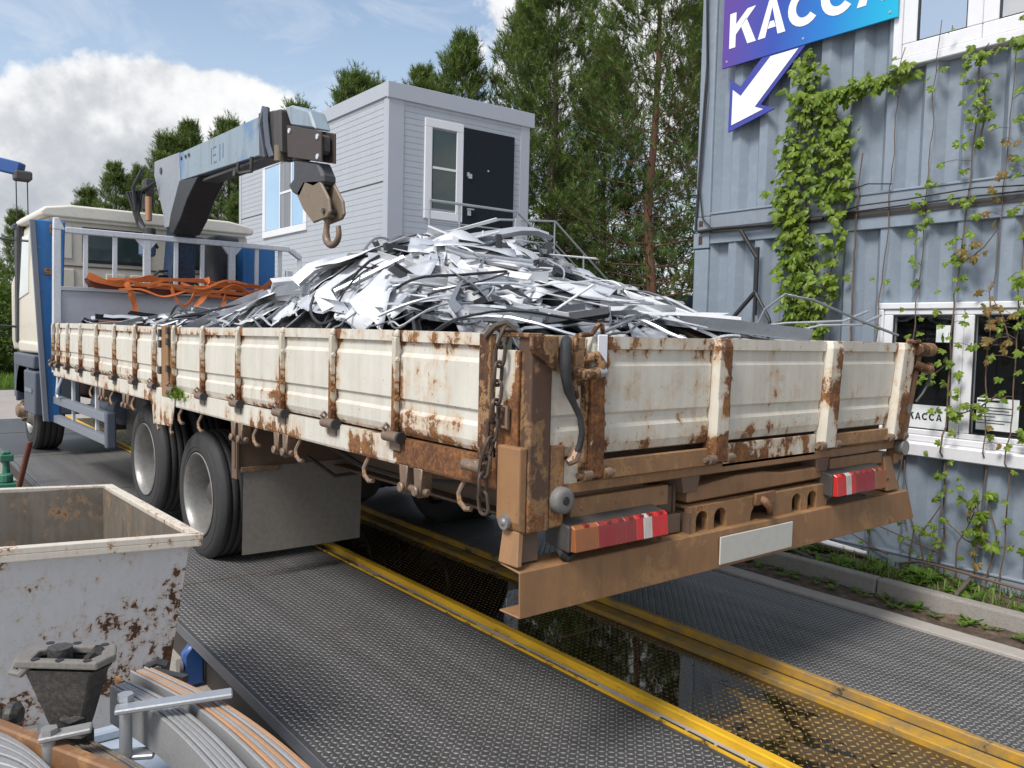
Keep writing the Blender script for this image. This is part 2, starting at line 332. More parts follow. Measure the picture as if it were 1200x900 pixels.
    M['springgrey']=paint('spring_grey',(.30,.30,.30),.5,.12,.35,(.16,.14,.12),scale=7,metal=.3)
    M['springrust']=paint('spring_rust',(.40,.22,.115),.6,.2,.4,(.22,.13,.08),scale=7,metal=.15)
    M['castdark']=paint('cast_iron',(.03,.029,.028),.5,.3,.5,(.14,.115,.09),scale=5,bump=.35)
    M['castlight']=paint('cast_iron_dusty',(.17,.158,.142),.7,.2,.6,(.13,.115,.1),scale=5,bump=.35)
    M['stillage']=paint('pale_blue_tray',(.33,.385,.45),.5,.08,.3,(.2,.18,.15),scale=2)
    M['green']=paint('green_paint',(.02,.14,.085),.45,.1,.2)
    M['bluecell']=paint('blue_cell',(.02,.08,.27),.4,.1,.15)
    M['bluetarp']=paint('blue_tarp',(.01,.10,.42),.45,.2,.15,bump=.4)
    M['woodgrey']=paint('weathered_wood',(.11,.09,.07),.85,.3,.4,(.05,.04,.03),scale=3,bump=.4)
    M['rubble']=paint('grey_rubble',(.33,.32,.31),.9,.3,.4,bump=.6)
    M['cushion']=paint('cover_charcoal',(.045,.047,.055),.65,.15,.2,bump=.05)
mk_special()
SUN_E=2.9;SUN_ANG=18;CLOUD=7.6;SKYMUL=(1.55,1.45,1.32);EXPO=0.45
# ================================================================== TRUCK
TR=thing('flatbed_truck','cream flatbed crane truck with rusty sideboards, loaded with scrap aluminium and standing on the weighbridge','truck',(1.25,4.0,0))
ex=math.exp
STK=[0.173,.742,1.26,1.771,2.325,2.87,3.393,3.80,4.261,4.81,5.36,5.92,6.42,6.83,7.06]
def board_prof(s=1):
    return [(.05,1.45),(0.0,1.45),(0.0,1.409),(.014,1.406),(.014,1.366),(.003,1.350),(.003,1.194),(.013,1.186),(.013,1.152),(.003,1.138),(.003,1.088),(.010,1.066),(.018,1.053),(.05,1.053)]
def wear_side(p):
    y,z=p[1],p[2]
    w=.22*ex(-((z-1.062)/.022)**2)+(.15 if z>1.403 else 0)+.30*ex(-((z-1.142)/.010)**2)*max(0,.3+mnoise.noise((y*1.9,0,2)))+.2*ex(-((z-1.404)/.006)**2)
    d=min(abs(y-s) for s in STK); w+=.30*ex(-(d/.022)**2)+.08*ex(-(d/.10)**2)+.22*max(0,mnoise.noise((y*1.1,z*3,5)))
    w+=.25*ex(-((z-1.12)/.02)**2)*max(0,mnoise.noise((y*1.6,3,1)))*2
    w+=.10*ex(-((y-.35)/.3)**2)*ex(-((z-1.1)/.06)**2)
    return w
def sideboard(y0,y1,x0,s):
    b=MB();n=int((y1-y0)/.025);b.sweep(board_prof(),[y0+(y1-y0)*i/n for i in range(n+1)],lambda p,q,t:(x0+s*p+s*.006*math.sin(t*2.1)*(q-1.05)/.4,t,q+.006*math.sin(t*1.3)))
    return build('side_board',b,M['cream'],TR,wear=wear_side)
sb=sideboard(.125,3.46,0,1);sb['label']='longer rear sideboard nearest the camera, cream with rust';sideboard(3.66,7.07,0,1)
for a,c in ((.125,3.46),(3.66,7.07)): sideboard(a,c,2.48,-1)
# stakes with hinge
def stake_part():
    b=MB();b.sweep([(-.012,-.022),(.012,-.022),(.012,.001),(-.012,.001)],[1.07+.36*k/16 for k in range(17)],lambda p,q,t:(q,STK[1]+p,t));b.tube([(-.008,STK[1],1.43),(-.006,STK[1],1.448),(.0,STK[1],1.456)],[.015,.013,.006],8)
    for z in (1.20,1.345,1.115): b.cyl((-.014,STK[1]-.016,z),(-.014,STK[1]-.026,z),.011,8)
    o=build('stake',b,M['stake'],TR,smooth=True,bevel=.003,wear=lambda p:.02+.3*max(0,mnoise.noise((p[2]*7,p[1],0)))+(.26 if p[1]>STK[1]+.006 else 0)+.2*ex(-((p[2]-1.1)/.05)**2))
    h=MB();y=STK[1];h.cyl((-.022,y-.055,1.052),(-.022,y+.05,1.052),.021,14);h.cyl((-.022,y+.05,1.052),(-.022,y+.062,1.052),.012,10);h.tube([(-.03,y+.03,1.07),(-.045,y+.03,1.085),(-.03,y+.03,1.10),(-.018,y+.03,1.085)],.006,6,closed=True)
    h.box(-.012,.01,y-.04,y+.035,1.0,1.045)
    build('hinge',h,M['hinge'],o,smooth=True)
    hp=MB();hp.cyl((-.022,y-.068,1.052),(-.022,y-.055,1.052),.0225,14);build('pin_head',hp,M['hose'],o,smooth=True)
    return o
st0=stake_part()
for y in STK[2:]: dup(st0,(0,y-STK[1],0),TR)
# wide rusted strap where the chain hangs
b=MB();b.box(-.022,.004,.145,.205,1.0,1.45);build('stake',b,M['rust'],TR,bevel=.003)
b=MB();b.bar((-.02,.185,1.018),(-.05,.19,1.016),.04,.04);b.cyl((-.04,.25,1.016),(-.04,.14,1.014),.02,12);build('chain_anchor',b,M['hinge'],TR,smooth=True,bevel=.003)
# side rail under the boards
def rail(x0,s):
    b=MB();n=280;b.sweep([(-.004,1.047),(-.004,.955),(.0,.945),(.05,.945),(.05,1.047)],[.12+6.95*i/n for i in range(n+1)],lambda p,q,t:(x0+s*p,t,q))
    return build('side_rail',b,M['cream'],TR,wear=lambda p:(1.5 if p[1]<.72+.05*mnoise.noise((p[2]*20,p[1]*6,0)) else .0)+.28*ex(-((p[1]-.95)/.12)**2)+.20*ex(-((p[2]-.95)/.012)**2)+.22*max(0,mnoise.noise((p[1]*2.2,7,0)))+.15*ex(-((p[1]-1.75)/.2)**2))
rail(0,1);rail(2.48,-1)
b=MB();b.box(.052,2.428,.1,7.1,.99,1.046);build('bed_floor',b,M['underbrown'],TR)
# hooks and hinge lugs hanging under the rail
def hook_pts(y): return [(.02,y,.95),(.012,y+.01,.925),(-.0,y+.012,.90),(-.004,y-.0,.872),(-.0,y-.03,.852),(.004,y-.055,.856)]
b=MB();b.tube(hook_pts(.32),.0095,8);hk=build('rope_hook',b,M['hinge'],TR,smooth=True)
for y in (.98,1.62,2.12,2.95,3.30,4.35,4.95,5.6): dup(hk,(0,y-.32,random.uniform(-.012,.012)),TR)
def lug(y):
    b=MB()
    for k in (0,.10):
        b.extr([(y+k-.0,.95),(y+k+.06,.95),(y+k+.05,.86),(y+k+.03,.835),(y+k+.012,.86)],-.004,.05,lambda p,q,t:(t,p,q))
        b.cyl((-.006,y+k+.03,.865),(-.02,y+k+.03,.865),.02,12)
    b.cyl((.02,y-.01,.862),(.02,y+.16,.862),.014,10);return b
lg=build('hinge_lug',lug(.56),M['hinge'],TR,bevel=.004,smooth=True)
for y in (1.72,2.28,4.45,5.15): dup(lg,(0,y-.56,0),TR)
# centre post between the boards with its gusset
b=MB();b.box(-.02,.05,3.475,3.60,1.0,1.455);b.box(-.006,.05,3.46,3.475,1.05,1.448);b.box(-.006,.05,3.60,3.66,1.05,1.448)
build('centre_post',b,M['brown'],TR,bevel=.004)
for z in (1.16,1.33,1.40):
    b=MB();b.box(-.035,-.015,3.44,3.475,z,z+.045);build('latch',b,M['castdark'],TR,bevel=.003)
    b=MB();b.box(-.035,-.015,3.60,3.63,z-.02,z+.03);build('latch',b,M['castdark'],TR,bevel=.003)
b=MB();b.extr([(3.34,1.045),(3.87,1.045),(3.80,.80),(3.42,.82)],-.014,-.005,lambda p,q,t:(t,p,q));build('gusset_plate',b,M['cream'],TR,bevel=.003,wear=lambda p:.05+.35*ex(-((p[2]-.82)/.08)**2))
for y in (3.45,3.72):
    b=MB();b.tube([(-.006,y,.83),(-.01,y,.79),(-.01,y-.02,.77),(-.01,y-.04,.785)],.008,6);build('rope_hook',b,M['hinge'],TR,smooth=True)
b=MB()
for i in range(60):
    c=Vector((-.012+random.gauss(0,.012),3.30+random.gauss(0,.07),1.01+abs(random.gauss(0,.025))));d=Vector((random.gauss(0,1),random.gauss(0,1),random.gauss(.3,1))).normalized()*.035;e=d.cross(Vector((1,.3,.2))).normalized()*.012
    b.add([c-d,c+e,c+d,c-e],[(0,1,2,3)])
build('caught_leaves',b,M['vine'],TR)
# ---------------- rear left corner post
b=MB()
b.extr([(-.032,1.10),(-.032,.865),(-.022,.838),(.0,.828),(.0,1.10)],-.028,.085,lambda p,q,t:(p,t,q))
build('post_side_plate',b,M['brown'],TR,bevel=.006,seg=2,wear=lambda p:(.22 if p[2]<.92 else .02))
b=MB();b.box(.092,.155,-.032,.02,.835,1.10)
build('post_foot',b,M['brownrust'],TR,bevel=.006,seg=2,wear=lambda p:(.25 if p[2]<.95 else .05))
b=MB();b.sweep([(.001,-.036),(.088,-.036),(.088,.03),(.001,.03)],[.830+.617*k/14 for k in range(15)],lambda p,q,t:(p,q,t));build('corner_post',b,M['postdark'],TR,bevel=.006,seg=2,wear=lambda p:.08+.30*ex(-((p[2]-.85)/.07)**2)+.12*ex(-((p[2]-1.2)/.12)**2))
b=MB();b.extr([(-.008,1.448),(-.008,1.405),(.0,1.39),(.095,1.335),(.10,1.345),(.10,1.448)],-.05,-.031,lambda p,q,t:(p,t,q));b.box(-.01,.055,-.033,.12,1.44,1.455);build('corner_cap',b,M['rust'],TR,bevel=.003)
b=MB();b.cyl((-.032,.03,.862),(-.046,.03,.862),.024,14);b.cyl((-.045,.03,.862),(-.052,.03,.862),.015,14,.006);build('bolt',b,M['rim'],TR,smooth=True)
b=MB();b.lathe([(0,0),(.012,0),(.014,.004),(.026,.005),(.037,.002),(.043,-.006),(.043,-.030),(.038,-.036),(0,-.036)],(.132,-.064,.925),(0,-1,0),28);build('buffer',b,M['bufferrub'],TR,smooth=True)
b=MB();b.cyl((.132,-.071,.925),(.132,-.0645,.925),.012,14);build('buffer_hole',b,M['ink'],TR)
# cream corner filler beside the post, square ring, and edge stub of the side
b=MB();b.box(-.004,.0,.03,.13,1.05,1.40);b.box(-.012,-.001,.012,.03,1.05,1.40);build('corner_panel',b,M['cream'],TR,bevel=.002,wear=lambda p:.30*ex(-((p[1]-.02)/.03)**2)+.5*ex(-((p[2]-1.07)/.03)**2)+.1)
b=MB();b.tube([(-.018,.10,1.22),(-.018,.055,1.22),(-.018,.055,1.155),(-.018,.10,1.155)],.009,6,closed=True);build('lashing_ring',b,M['hinge'],TR)
# ---------------- tailgate
def lean(p):
    x,y,z=p;k=0
    if x>.3: k=np.interp(x,[.3,.93,1.7,2.3,2.5],[0,.027,.06,.11,.17])
    return (x+(z-1.0)*k,y-(z-1.0)*k*.35,z)
TP=[(.045,1.45),(.0,1.45),(.0,1.408),(.014,1.405),(.014,1.366),(.004,1.350),(.004,1.196),(.012,1.186),(.012,1.156),(.004,1.142),(.004,1.09),(.012,1.06),(.045,1.05)]
def tg(x0,x1):
    b=MB();n=max(2,int((x1-x0)/.025));b.sweep(TP,[x0+(x1-x0)*i/n for i in range(n+1)],lambda p,q,t:lean((t,-.028+p,q)))
    def w(p):
        x,z=p[0],p[2];d=min(abs(x-x0-.03*(z>1.2)),abs(x-x1-.05*(z>1.2)))
        return .22*ex(-((z-1.065)/.022)**2)+(.17 if z>1.403 else 0)+.30*ex(-((z-1.10)/.010)**2)*max(0,.4+mnoise.noise((x*2.3,0,2)))+.24*ex(-(d/.025)**2)+.2*max(0,mnoise.noise((x*1.3,z*3,8)))+.22*ex(-((z-1.10)/.02)**2)*(mnoise.noise((x*2,1,4))+.6)
    return build('tailgate_panel',b,M['creamrear'],TR,wear=w)
tg(.092,.238);tg(.306,.888);tg(.975,1.655);tg(1.755,2.262)
def tstake(x0,x1,wv,cap):
    b=MB();zs=[.985+.415*k/14 for k in range(15)]+[1.42,1.452]
    b.sweep([(0,0),(1,0),(1,1),(0,1)],zs,lambda p,q,t:lean((x0+(x1-x0)*p+(.008*(1-2*p) if t>1.44 else 0),(-.062+.004*(t>1.2)+(.012 if t>1.44 else 0))*(1-q),t)))
    o=build('tailgate_stake',b,M['creamrear'],TR,bevel=.004,wear=lambda p:wv(p[2])+(.22 if p[0]-(p[2]-1)*.05>(x0+x1)/2 else -.06))
    h=MB();xm=(x0+x1)/2
    for s in (x0-.03,x1+.0): h.cyl((s,-.052,.998),(s+.036,-.052,.998),.019,12)
    h.cyl((x0-.05,-.052,.998),(x1+.055,-.052,.998),.010,10)
    for z in (1.16,1.30): h.cyl(lean((x1+.0,-.035,z)),lean((x1+.016,-.035,z)),.014,10)
    build('hinge',h,M['hinge'],o,smooth=True)
    return o
tstake(.242,.304,lambda z:.62 if z<1.37 else .1,0);tstake(.893,.972,lambda z:.26+.25*(z<1.1),0);tstake(1.66,1.75,lambda z:.26+.30*ex(-((z-1.2)/.12)**2),0);tstake(2.268,2.372,lambda z:.33,0)
b=MB();b.box(.255,.300,-.066,-.0605,1.36,1.455);build('stake_cap',b,M['signwhite'],TR,bevel=.006)
# second inner edge bar at the left end of the tailgate
b=MB();b.hull([lean(p) for p in [(.222,-.045,1.0),(.240,-.045,1.0),(.240,0,1.0),(.222,0,1.0),(.222,-.045,1.36),(.240,-.045,1.36),(.240,0,1.36),(.222,0,1.36)]]);build('edge_bar',b,M['rust'],TR,bevel=.002)
# hinge strip under the tailgate
def strip(x0,x1,z0,z1,m,y=-.02,wv=.1):
    b=MB();n=max(2,int((x1-x0)/.04));b.sweep([(y,z1),(y,z0),(y+.02,z0),(y+.02,z1)],[x0+(x1-x0)*i/n for i in range(n+1)],lambda p,q,t:(t,p,q));return build('hinge_strip',b,M[m],TR,bevel=.003,wear=lambda p:wv+.25*max(0,mnoise.noise((p[0]*4,p[2]*9,2))))
strip(.155,.225,.965,1.045,'creamrear',wv=.2);strip(.31,.87,.975,1.04,'brown',-.045);strip(.99,1.65,.955,1.045,'creamrear',-.022,.42);strip(1.76,2.25,.985,1.042,'brown',-.045)
# rear cross rail, plates and chassis ends
b=MB();b.box(.155,2.40,-.022,.10,.935,.972);build('rear_rail',b,M['brown'],TR,bevel=.004,wear=lambda p:.08)
b=MB();b.box(.205,.69,-.012,.02,.845,.915);b.cyl((.25,-.0125,.88),(.25,-.016,.88),.006,8);b.cyl((.42,-.0125,.882),(.42,-.016,.882),.006,8);b.cyl((.66,-.0125,.886),(.66,-.016,.886),.006,8);build('lamp_bracket',b,M['brown'],TR,bevel=.003)
b=MB();b.box(1.80,2.27,-.012,.02,.868,.925);build('lamp_bracket',b,M['brown'],TR,bevel=.003)
for x in (.70,.80,1.60,1.70):
    pass
for x in (.79,1.70):
    b=MB();b.hull([(x-.02,-.02,.875),(x+.06,-.02,.875),(x+.06,.06,.875),(x-.02,.06,.875),(x-.035,-.02,.936),(x+.075,-.02,.936),(x+.075,.06,.936),(x-.035,.06,.936)])
    build('floor_bearer',b,M['underbrown'],TR,bevel=.003)
def channel(x,s):
    b=MB();b.sweep([(0,.94),(0,.62),(.09*s,.62),(.09*s,.635),(.012*s,.635),(.012*s,.925),(.09*s,.925),(.09*s,.94)] if s>0 else [(0,.62),(0,.94),(.09*s,.94),(.09*s,.925),(.012*s,.925),(.012*s,.635),(.09*s,.635),(.09*s,.62)],[.02,3,7,9.7],lambda p,q,t:(x+p,t,q-.07*(t>8)));return build('chassis_rail',b,M['underbrown'],TR,bevel=.003)
channel(.775,-1);channel(1.745,1)
b=MB();b.extr([(.80,.835),(.80,.885),(1.1,.912),(1.28,.912),(1.42,.898),(1.735,.898),(1.735,.845)],-.015,.05,lambda p,q,t:(p,t,q));build('cross_beam',b,M['brown'],TR,bevel=.006)
# towing beam with arched holes: built as a flat band with openings
b=MB();xs=[.80,.86,.955,1.0,1.10,1.25,1.38,1.50,1.585,1.62,1.70,1.735]
def arch(x0,x1,z0,z1,zt): # opening between x0,x1 up to zt (arched), band from z0 to z1, rear plate
    k=8;c=(x0+x1)/2;r=(x1-x0)/2
    pts=[(c-r*math.cos(PI*i/k),zt-r*.8+r*.8*math.sin(PI*i/k)) for i in range(k+1)]
    poly=[(x0,z0)]+pts+[(x1,z0)]
    for i in range(len(poly)-1):
        (ax,az),(bx,bz)=poly[i],poly[i+1]
        if abs(bx-ax)<1e-6: continue
        b.hull([(ax,-.03,az),(bx,-.03,bz),(bx,.0,bz),(ax,.0,az),(ax,-.03,z1),(bx,-.03,z1),(bx,.0,z1),(ax,.0,z1)])
for x0,x1 in ((.80,.835),(.905,.945),(1.02,1.18),(1.34,1.475),(1.54,1.595),(1.665,1.735)): b.box(x0,x1,-.03,.0,.70,.822)
for x0,x1 in ((.835,.905),(.945,1.02),(1.18,1.34),(1.475,1.54),(1.595,1.665)): arch(x0,x1,.70,.822,.80)
b.box(.80,1.735,.0,.12,.812,.824)
build('towing_beam',b,M['brown'],TR,bevel=.004,wear=lambda p:.08)
b=MB();b.box(.79,.80,-.034,.1,.70,.80);b.box(1.735,1.745,-.034,.1,.70,.80);b.box(.82,1.72,.10,.11,.64,.82);build('tow_gusset',b,M['underbrown'],TR)
b=MB();b.tube([(1.235,-.03,.81),(1.24,-.055,.80),(1.265,-.06,.775),(1.28,-.05,.755)],[.02,.018,.016,.012],8);b.box(1.19,1.33,-.046,-.0305,.785,.835);build('tow_hook',b,M['brownrust'],TR,smooth=True,bevel=.004)
# bumper: channel section with slanting end brackets
b=MB();prof=[(-.065,.576),(-.012,.572),(-.01,.578),(-.012,.715),(-.02,.722),(.055,.730),(.055,.722),(.0,.712),(.0,.58),(-.063,.584)]
b.sweep([(-.052+.0,.720),(-.056,.574),(.045,.574),(.045,.581),(-.049,.581),(-.046,.713),(.045,.724),(.045,.731)],[-.042+2.545*i/40 for i in range(41)],lambda p,q,t:(t+(.035*(t>2.4) if q<.65 else -.035*(t>2.4)),p,q))
build('rear_bumper',b,M['brown'],TR,bevel=.003,wear=lambda p:.06+.05*max(0,mnoise.noise((p[0]*3,p[2]*5,1))))
b=MB();b.hull([(-.048,-.045,.732),(-.026,-.045,.732),(-.026,.05,.732),(-.048,.05,.732),(-.024,-.02,.835),(.0,-.02,.835),(.0,.06,.835),(-.024,.06,.835)]);build('bumper_bracket',b,M['brown'],TR,bevel=.004)
b=MB();b.hull([(-.026,-.01,.732),(.07,-.01,.732),(.07,.05,.732),(-.026,.05,.732),(.0,.01,.835),(.085,.01,.835),(.085,.06,.835),(.0,.06,.835)]);build('bumper_bracket',b,M['underbrown'],TR,bevel=.003)
b=MB();b.hull([(2.28,-.04,.732),(2.40,-.04,.732),(2.40,.03,.732),(2.28,.03,.732),(2.27,-.02,.90),(2.34,-.02,.90),(2.34,.05,.90),(2.27,.05,.90)]);build('bumper_bracket',b,M['brown'],TR,bevel=.004)
for x in (.68,1.72):
    b=MB();b.box(x,x+.09,-.01,.03,.731,.80);build('bumper_arm',b,M['underbrown'],TR,bevel=.003)
b=MB();b.box(.69,.775,.031,.5,.60,.90);build('rail_end',b,M['underbrown'],TR,bevel=.004)
b=MB();b.box(.945,1.435,-.064,-.0575,.588,.697);build('number_plate',b,M['numplate'],TR,bevel=.0035,seg=2)
# tail lamps
def lamp(x0,x1,z0,z1,flip):
    b=MB();b.hull([(x0-.012,-.07,z0-.004),(x1+.004,-.07,z0-.004),(x1+.004,.045,z0+.008),(x0-.012,.045,z0+.008),(x0-.012,-.07,z1+.002),(x1+.004,-.07,z1+.002),(x1+.004,.045,z1+.03),(x0-.012,.045,z1+.03)])
    o=build('tail_lamp',b,M['darksteel'],TR,bevel=.004)
    segs=[(0,.24,'lampamber'),(.24,.52,'lampdark'),(.52,.64,'lampdark'),(.64,.72,'lampred'),(.72,.82,'lampwhite'),(.82,1,'lampred')]
    if flip: segs=[(1-c,1-a,m) for a,c,m in segs]
    for a,c,m in segs:
        b=MB();xa=x0+(x1-x0)*a;xb=x0+(x1-x0)*c;b.hull([(xa,-.092,z0),(xb,-.092,z0),(xb,-.068,z0-.002),(xa,-.068,z0-.002),(xa,-.085,z1-.004),(xb,-.085,z1-.004),(xb,-.068,z1+.006),(xa,-.068,z1+.006)])
        build('lens',b,M[m],o,bevel=.002)
    b=MB()
    for a in (.12,.35,.47,.58,.70,.80,.92): b.box(x0+(x1-x0)*a-.010,x0+(x1-x0)*a+.010,-.0855,-.066,z1-.003,z1+.0055)
    build('lens_clip',b,M['lampdark'],o)
    return o
lamp(.155,.605,.760,.838,False)['label']='left tail lamp, dulled with dirt'
lamp(1.73,2.17,.772,.862,True)
b=MB();b.tube([(.15,-.02,.755),(.14,-.045,.747),(.16,-.05,.735),(.19,-.04,.738)],.010,8);b.tube([(2.22,-.03,.77),(2.30,-.03,.79),(2.33,.0,.78)],.007,6);b.tube([(1.95,-.03,.775),(2.02,-.04,.75),(2.10,-.02,.73)],.006,6);b.tube([(.56,-.05,.76),(.60,-.05,.745),(.62,-.04,.735),(.62,-.04,.728)],.008,6);build('lamp_wiring',b,M['hose'],TR,smooth=True)
# ---------------- rear right corner post
b=MB();L=lean
def lh(x0,x1,y0,y1,z0,z1): b.hull([L(p) for p in [(x0,y0,z0),(x1,y0,z0),(x1,y1,z0),(x0,y1,z0),(x0,y0,z1),(x1,y0,z1),(x1,y1,z1),(x0,y1,z1)]])
lh(2.44,2.475,-.034,.02,.87,1.44);lh(2.385,2.44,-.03,.02,.855,1.02);lh(2.395,2.44,-.02,.02,1.02,1.42)
build('corner_post',b,M['brown'],TR,bevel=.006,wear=lambda p:.12)
b=MB();b.cyl(L((2.40,-.03,.94)),L((2.40,-.07,.94)),.036,18);b.cyl(L((2.40,-.03,1.13)),L((2.40,-.055,1.13)),.026,10);build('buffer',b,M['rim'],TR,smooth=True)
b=MB();b.cyl(L((2.38,-.05,1.42)),L((2.52,-.05,1.42)),.034,12);b.tube([L((2.40,-.04,1.35)),L((2.44,-.07,1.33)),L((2.50,-.07,1.32)),L((2.52,-.05,1.34))],.024,8);b.tube([L((2.41,-.05,1.44)),L((2.38,-.06,1.46)),L((2.36,-.05,1.455)),L((2.30,-.05,1.465))],.012,6);lh(2.375,2.40,-.045,-.03,1.0,1.38)
build('latch',b,M['rust'],TR,smooth=True,bevel=.004)
b=MB();b.tube([L((2.50,-.07,1.31)),L((2.515,-.07,1.26)),L((2.49,-.06,1.20)),L((2.46,-.05,1.16))],.007,6);build('latch_cable',b,M['hose'],TR,smooth=True)
# ---------------- latch cluster, hose on the left of the tailgate
b=MB()
b.box(.155,.20,-.065,-.03,1.345,1.445);b.tube([(.16,-.05,1.33),(.19,-.085,1.325),(.235,-.09,1.335)],[.026,.02,.017],10);b.tube([(.20,-.05,1.375),(.235,-.08,1.385),(.25,-.09,1.36),(.245,-.09,1.325)],[.016,.02,.018,.012],8)
b.box(.185,.235,-.05,-.028,1.29,1.33);b.tube([(.155,-.055,1.32),(.16,-.06,1.28),(.175,-.055,1.25)],.013,8);b.box(.12,.155,-.05,-.034,1.33,1.44)
build('latch',b,M['rust'],TR,smooth=True,bevel=.004)
b=MB();b.cyl((.235,-.09,1.333),(.262,-.092,1.337),.016,12);build('latch_pin',b,M['galv'],TR,smooth=True)
b=MB();b.tube([(.125,-.055,1.435),(.105,-.075,1.42),(.10,-.08,1.38),(.105,-.078,1.33),(.125,-.072,1.275),(.15,-.07,1.235),(.175,-.075,1.19),(.185,-.075,1.14),(.182,-.07,1.10),(.175,-.06,1.075)],[.017,.018,.018,.018,.016,.011,.010,.010,.011,.012],10);build('rubber_hose',b,M['hose'],TR,smooth=True)
b=MB();b.tube([(.185,-.055,1.085),(.165,-.06,1.055),(.145,-.055,1.045)],[.018,.018,.012],8);build('hose_clamp',b,M['hinge'],TR,smooth=True)
b=MB();b.tube([(.19,-.03,1.447),(.20,-.05,1.452),(.235,-.055,1.455),(.265,-.055,1.487),(.285,-.05,1.488),(.298,-.045,1.458),(.31,-.03,1.452)],.0085,8);build('grab_loop',b,M['rust'],TR,smooth=True)
# ---------------- mud flap
b=MB();b.box(.085,.90,2.60,2.612,.655,.945);b.box(.085,.098,2.585,2.66,.60,.96);build('flap_bracket',b,M['underbrown'],TR)
b=MB();b.grid(lambda i,j:(.128+.752*j,2.594-.012*math.sin(PI*j)*(1-i)+.015*(1-i)**2,.155+.505*i),8,8);b.grid(lambda i,j:(.128+.752*(1-j),2.600-.012*math.sin(PI*(1-j))*(1-i)+.015*(1-i)**2,.155+.505*i),8,8);build('mud_flap',b,M['flap'],TR,smooth=True)
b=MB();b.box(.11,.34,2.583,2.592,.635,.665);build('flap_strip',b,M['hinge'],TR,bevel=.002)
# ---------------- wheels
def tyre_mb(cx,cy,cz,r,w,s):  # s=-1: outer face towards -x
    b=MB();h=w/2
    prof=[(.255,-h+.012),(.262,-h+.004),(.275,-h+.001),(.278,-h-.005),(.30,-h-.006),(.303,-h-.009),(.345,-h-.009),(.348,-h-.006),(.365,-h-.004),(r-.025,-h+.002),(r-.012,-h+.016)]
    for k in range(4):
        a=-h+.02+(w-.04)*k/4;bb=-h+.02+(w-.04)*(k+1)/4
        prof+=[(r-.003,a+.006),(r,a+.012),(r,bb-.012),(r-.003,bb-.006)]
        if k<3: prof+=[(r-.013,bb-.004),(r-.013,bb+.004)]
    prof+=[(r-.012,h-.016),(r-.025,h-.002),(.335,h+.008),(.285,h+.004),(.255,h-.012)]
    b.lathe(prof,(cx,cy,cz),(-s,0,0),64);return b
def wheel(cx,cy,cz,r,w,dish,front=False):
    root=bpy.data.objects.new('wheel',None);COL.objects.link(root);root.parent=TR;root.location=Vector((cx,cy,cz))-OFF[TR];OFF[root]=Vector((cx,cy,cz));root.empty_display_size=.2
    build('tyre',tyre_mb(cx,cy,cz,r,w,-1),M['rubber'],root,smooth=True)
    b=MB();h=w/2;c=(cx,cy,cz);ax=(1,0,0)
    b.lathe([(.268,-h-.006),(.262,-h-.010),(.252,-h+.0),(.243,-h+.02),(.235,-h+.05),(.228,h-.03),(.20,h-.01)] if not front else [(.268,-h-.006),(.262,-h-.010),(.252,-h),(.243,-h+.03),(.225,-h+.05),(.20,-h+.035)],c,ax,48)
    b.lathe([(.268,-h-.006),(.255,-h+.012),(.250,h)],c,ax,48)
    if front:
        b.lathe([(.20,-h+.035),(.16,-h-.01),(.15,-h-.03),(.13,-h-.045),(.115,-h-.045)],c,ax,40)
    else:
        b.lathe([(.228,dish-.005),(.205,dish),(.19,dish-.012),(.14,dish-.02),(.135,dish-.03),(.0,dish-.03)],c,ax,40)
    build('rim',b,M['rim'],root,smooth=True)
    b=MB();t=-h-.045 if front else dish-.03
    b.lathe([(.0,t-.10),(.05,t-.10),(.075,t-.085),(.085,t-.02),(.10,t),(.115,t+.005)],c,ax,28)
    for k in range(8):
        a=2*PI*k/8;y=cy+.112*math.cos(a);z=cz+.112*math.sin(a);b.cyl((cx+t-.045,y,z),(cx+t+.01,y,z),.016,6)
    build('hub',b,M['hinge' if front else 'darksteel'],root,smooth=True);return root
W=wheel(.12+.11,3.31,.390,.407,.22,.085)
for dx,dy,dz in ((.25,0,0),(0,1.16,.075),(.25,1.16,.075)): dup(W,(dx,dy,dz),TR)
def mirror_wheel(src,dx,dy,dz):
    c=dup(src,(dx,dy,dz),TR);c.rotation_euler=(0,0,PI);return c
for dx,dy,dz in ((1.77,0,0),(2.02,0,0),(1.77,1.16,.075),(2.02,1.16,.075)): mirror_wheel(W,dx,dy,dz)
WF=wheel(.10+.14,8.95,.445,.45,.28,.0,True);mirror_wheel(WF,2.02,0,0)
# axles, springs, tanks
b=MB()
for y,z in ((3.31,.39),(4.47,.465)):
    b.cyl((.5,y,z),(1.98,y,z),.075,14);b.lathe([(.0,-.17),(.12,-.14),(.19,0),(.12,.14),(0,.17)],(1.24,y,z),(0,1,0),20)
b.cyl((.35,8.95,.445),(2.13,8.95,.445),.05,10)
build('axle',b,M['chassis'],TR,smooth=True)
b=MB()
for x in (.80,1.68):
    for k in range(5): b.tube([(x,4.0-.9+.12*k,.52+.018*k),(x,4.0,.45+.018*k+.02),(x,4.0+.9-.12*k,.55+.018*k)],.03,4)
build('leaf_spring',b,M['chassis'],TR)
b=MB()
for y in (.55,1.3,2.1,2.9,3.7,4.5,5.3,6.1,6.9): b.box(.06,2.42,y,y+.07,.93,.989)
build('cross_bearer',b,M['chassis'],TR)
b=MB();b.lathe([(0,-.36),(.10,-.35),(.14,-.30),(.14,.30),(.10,.35),(0,.36)],(.30,6.05,.72),(0,1,0),24);build('air_tank',b,M['fender'],TR,smooth=True)
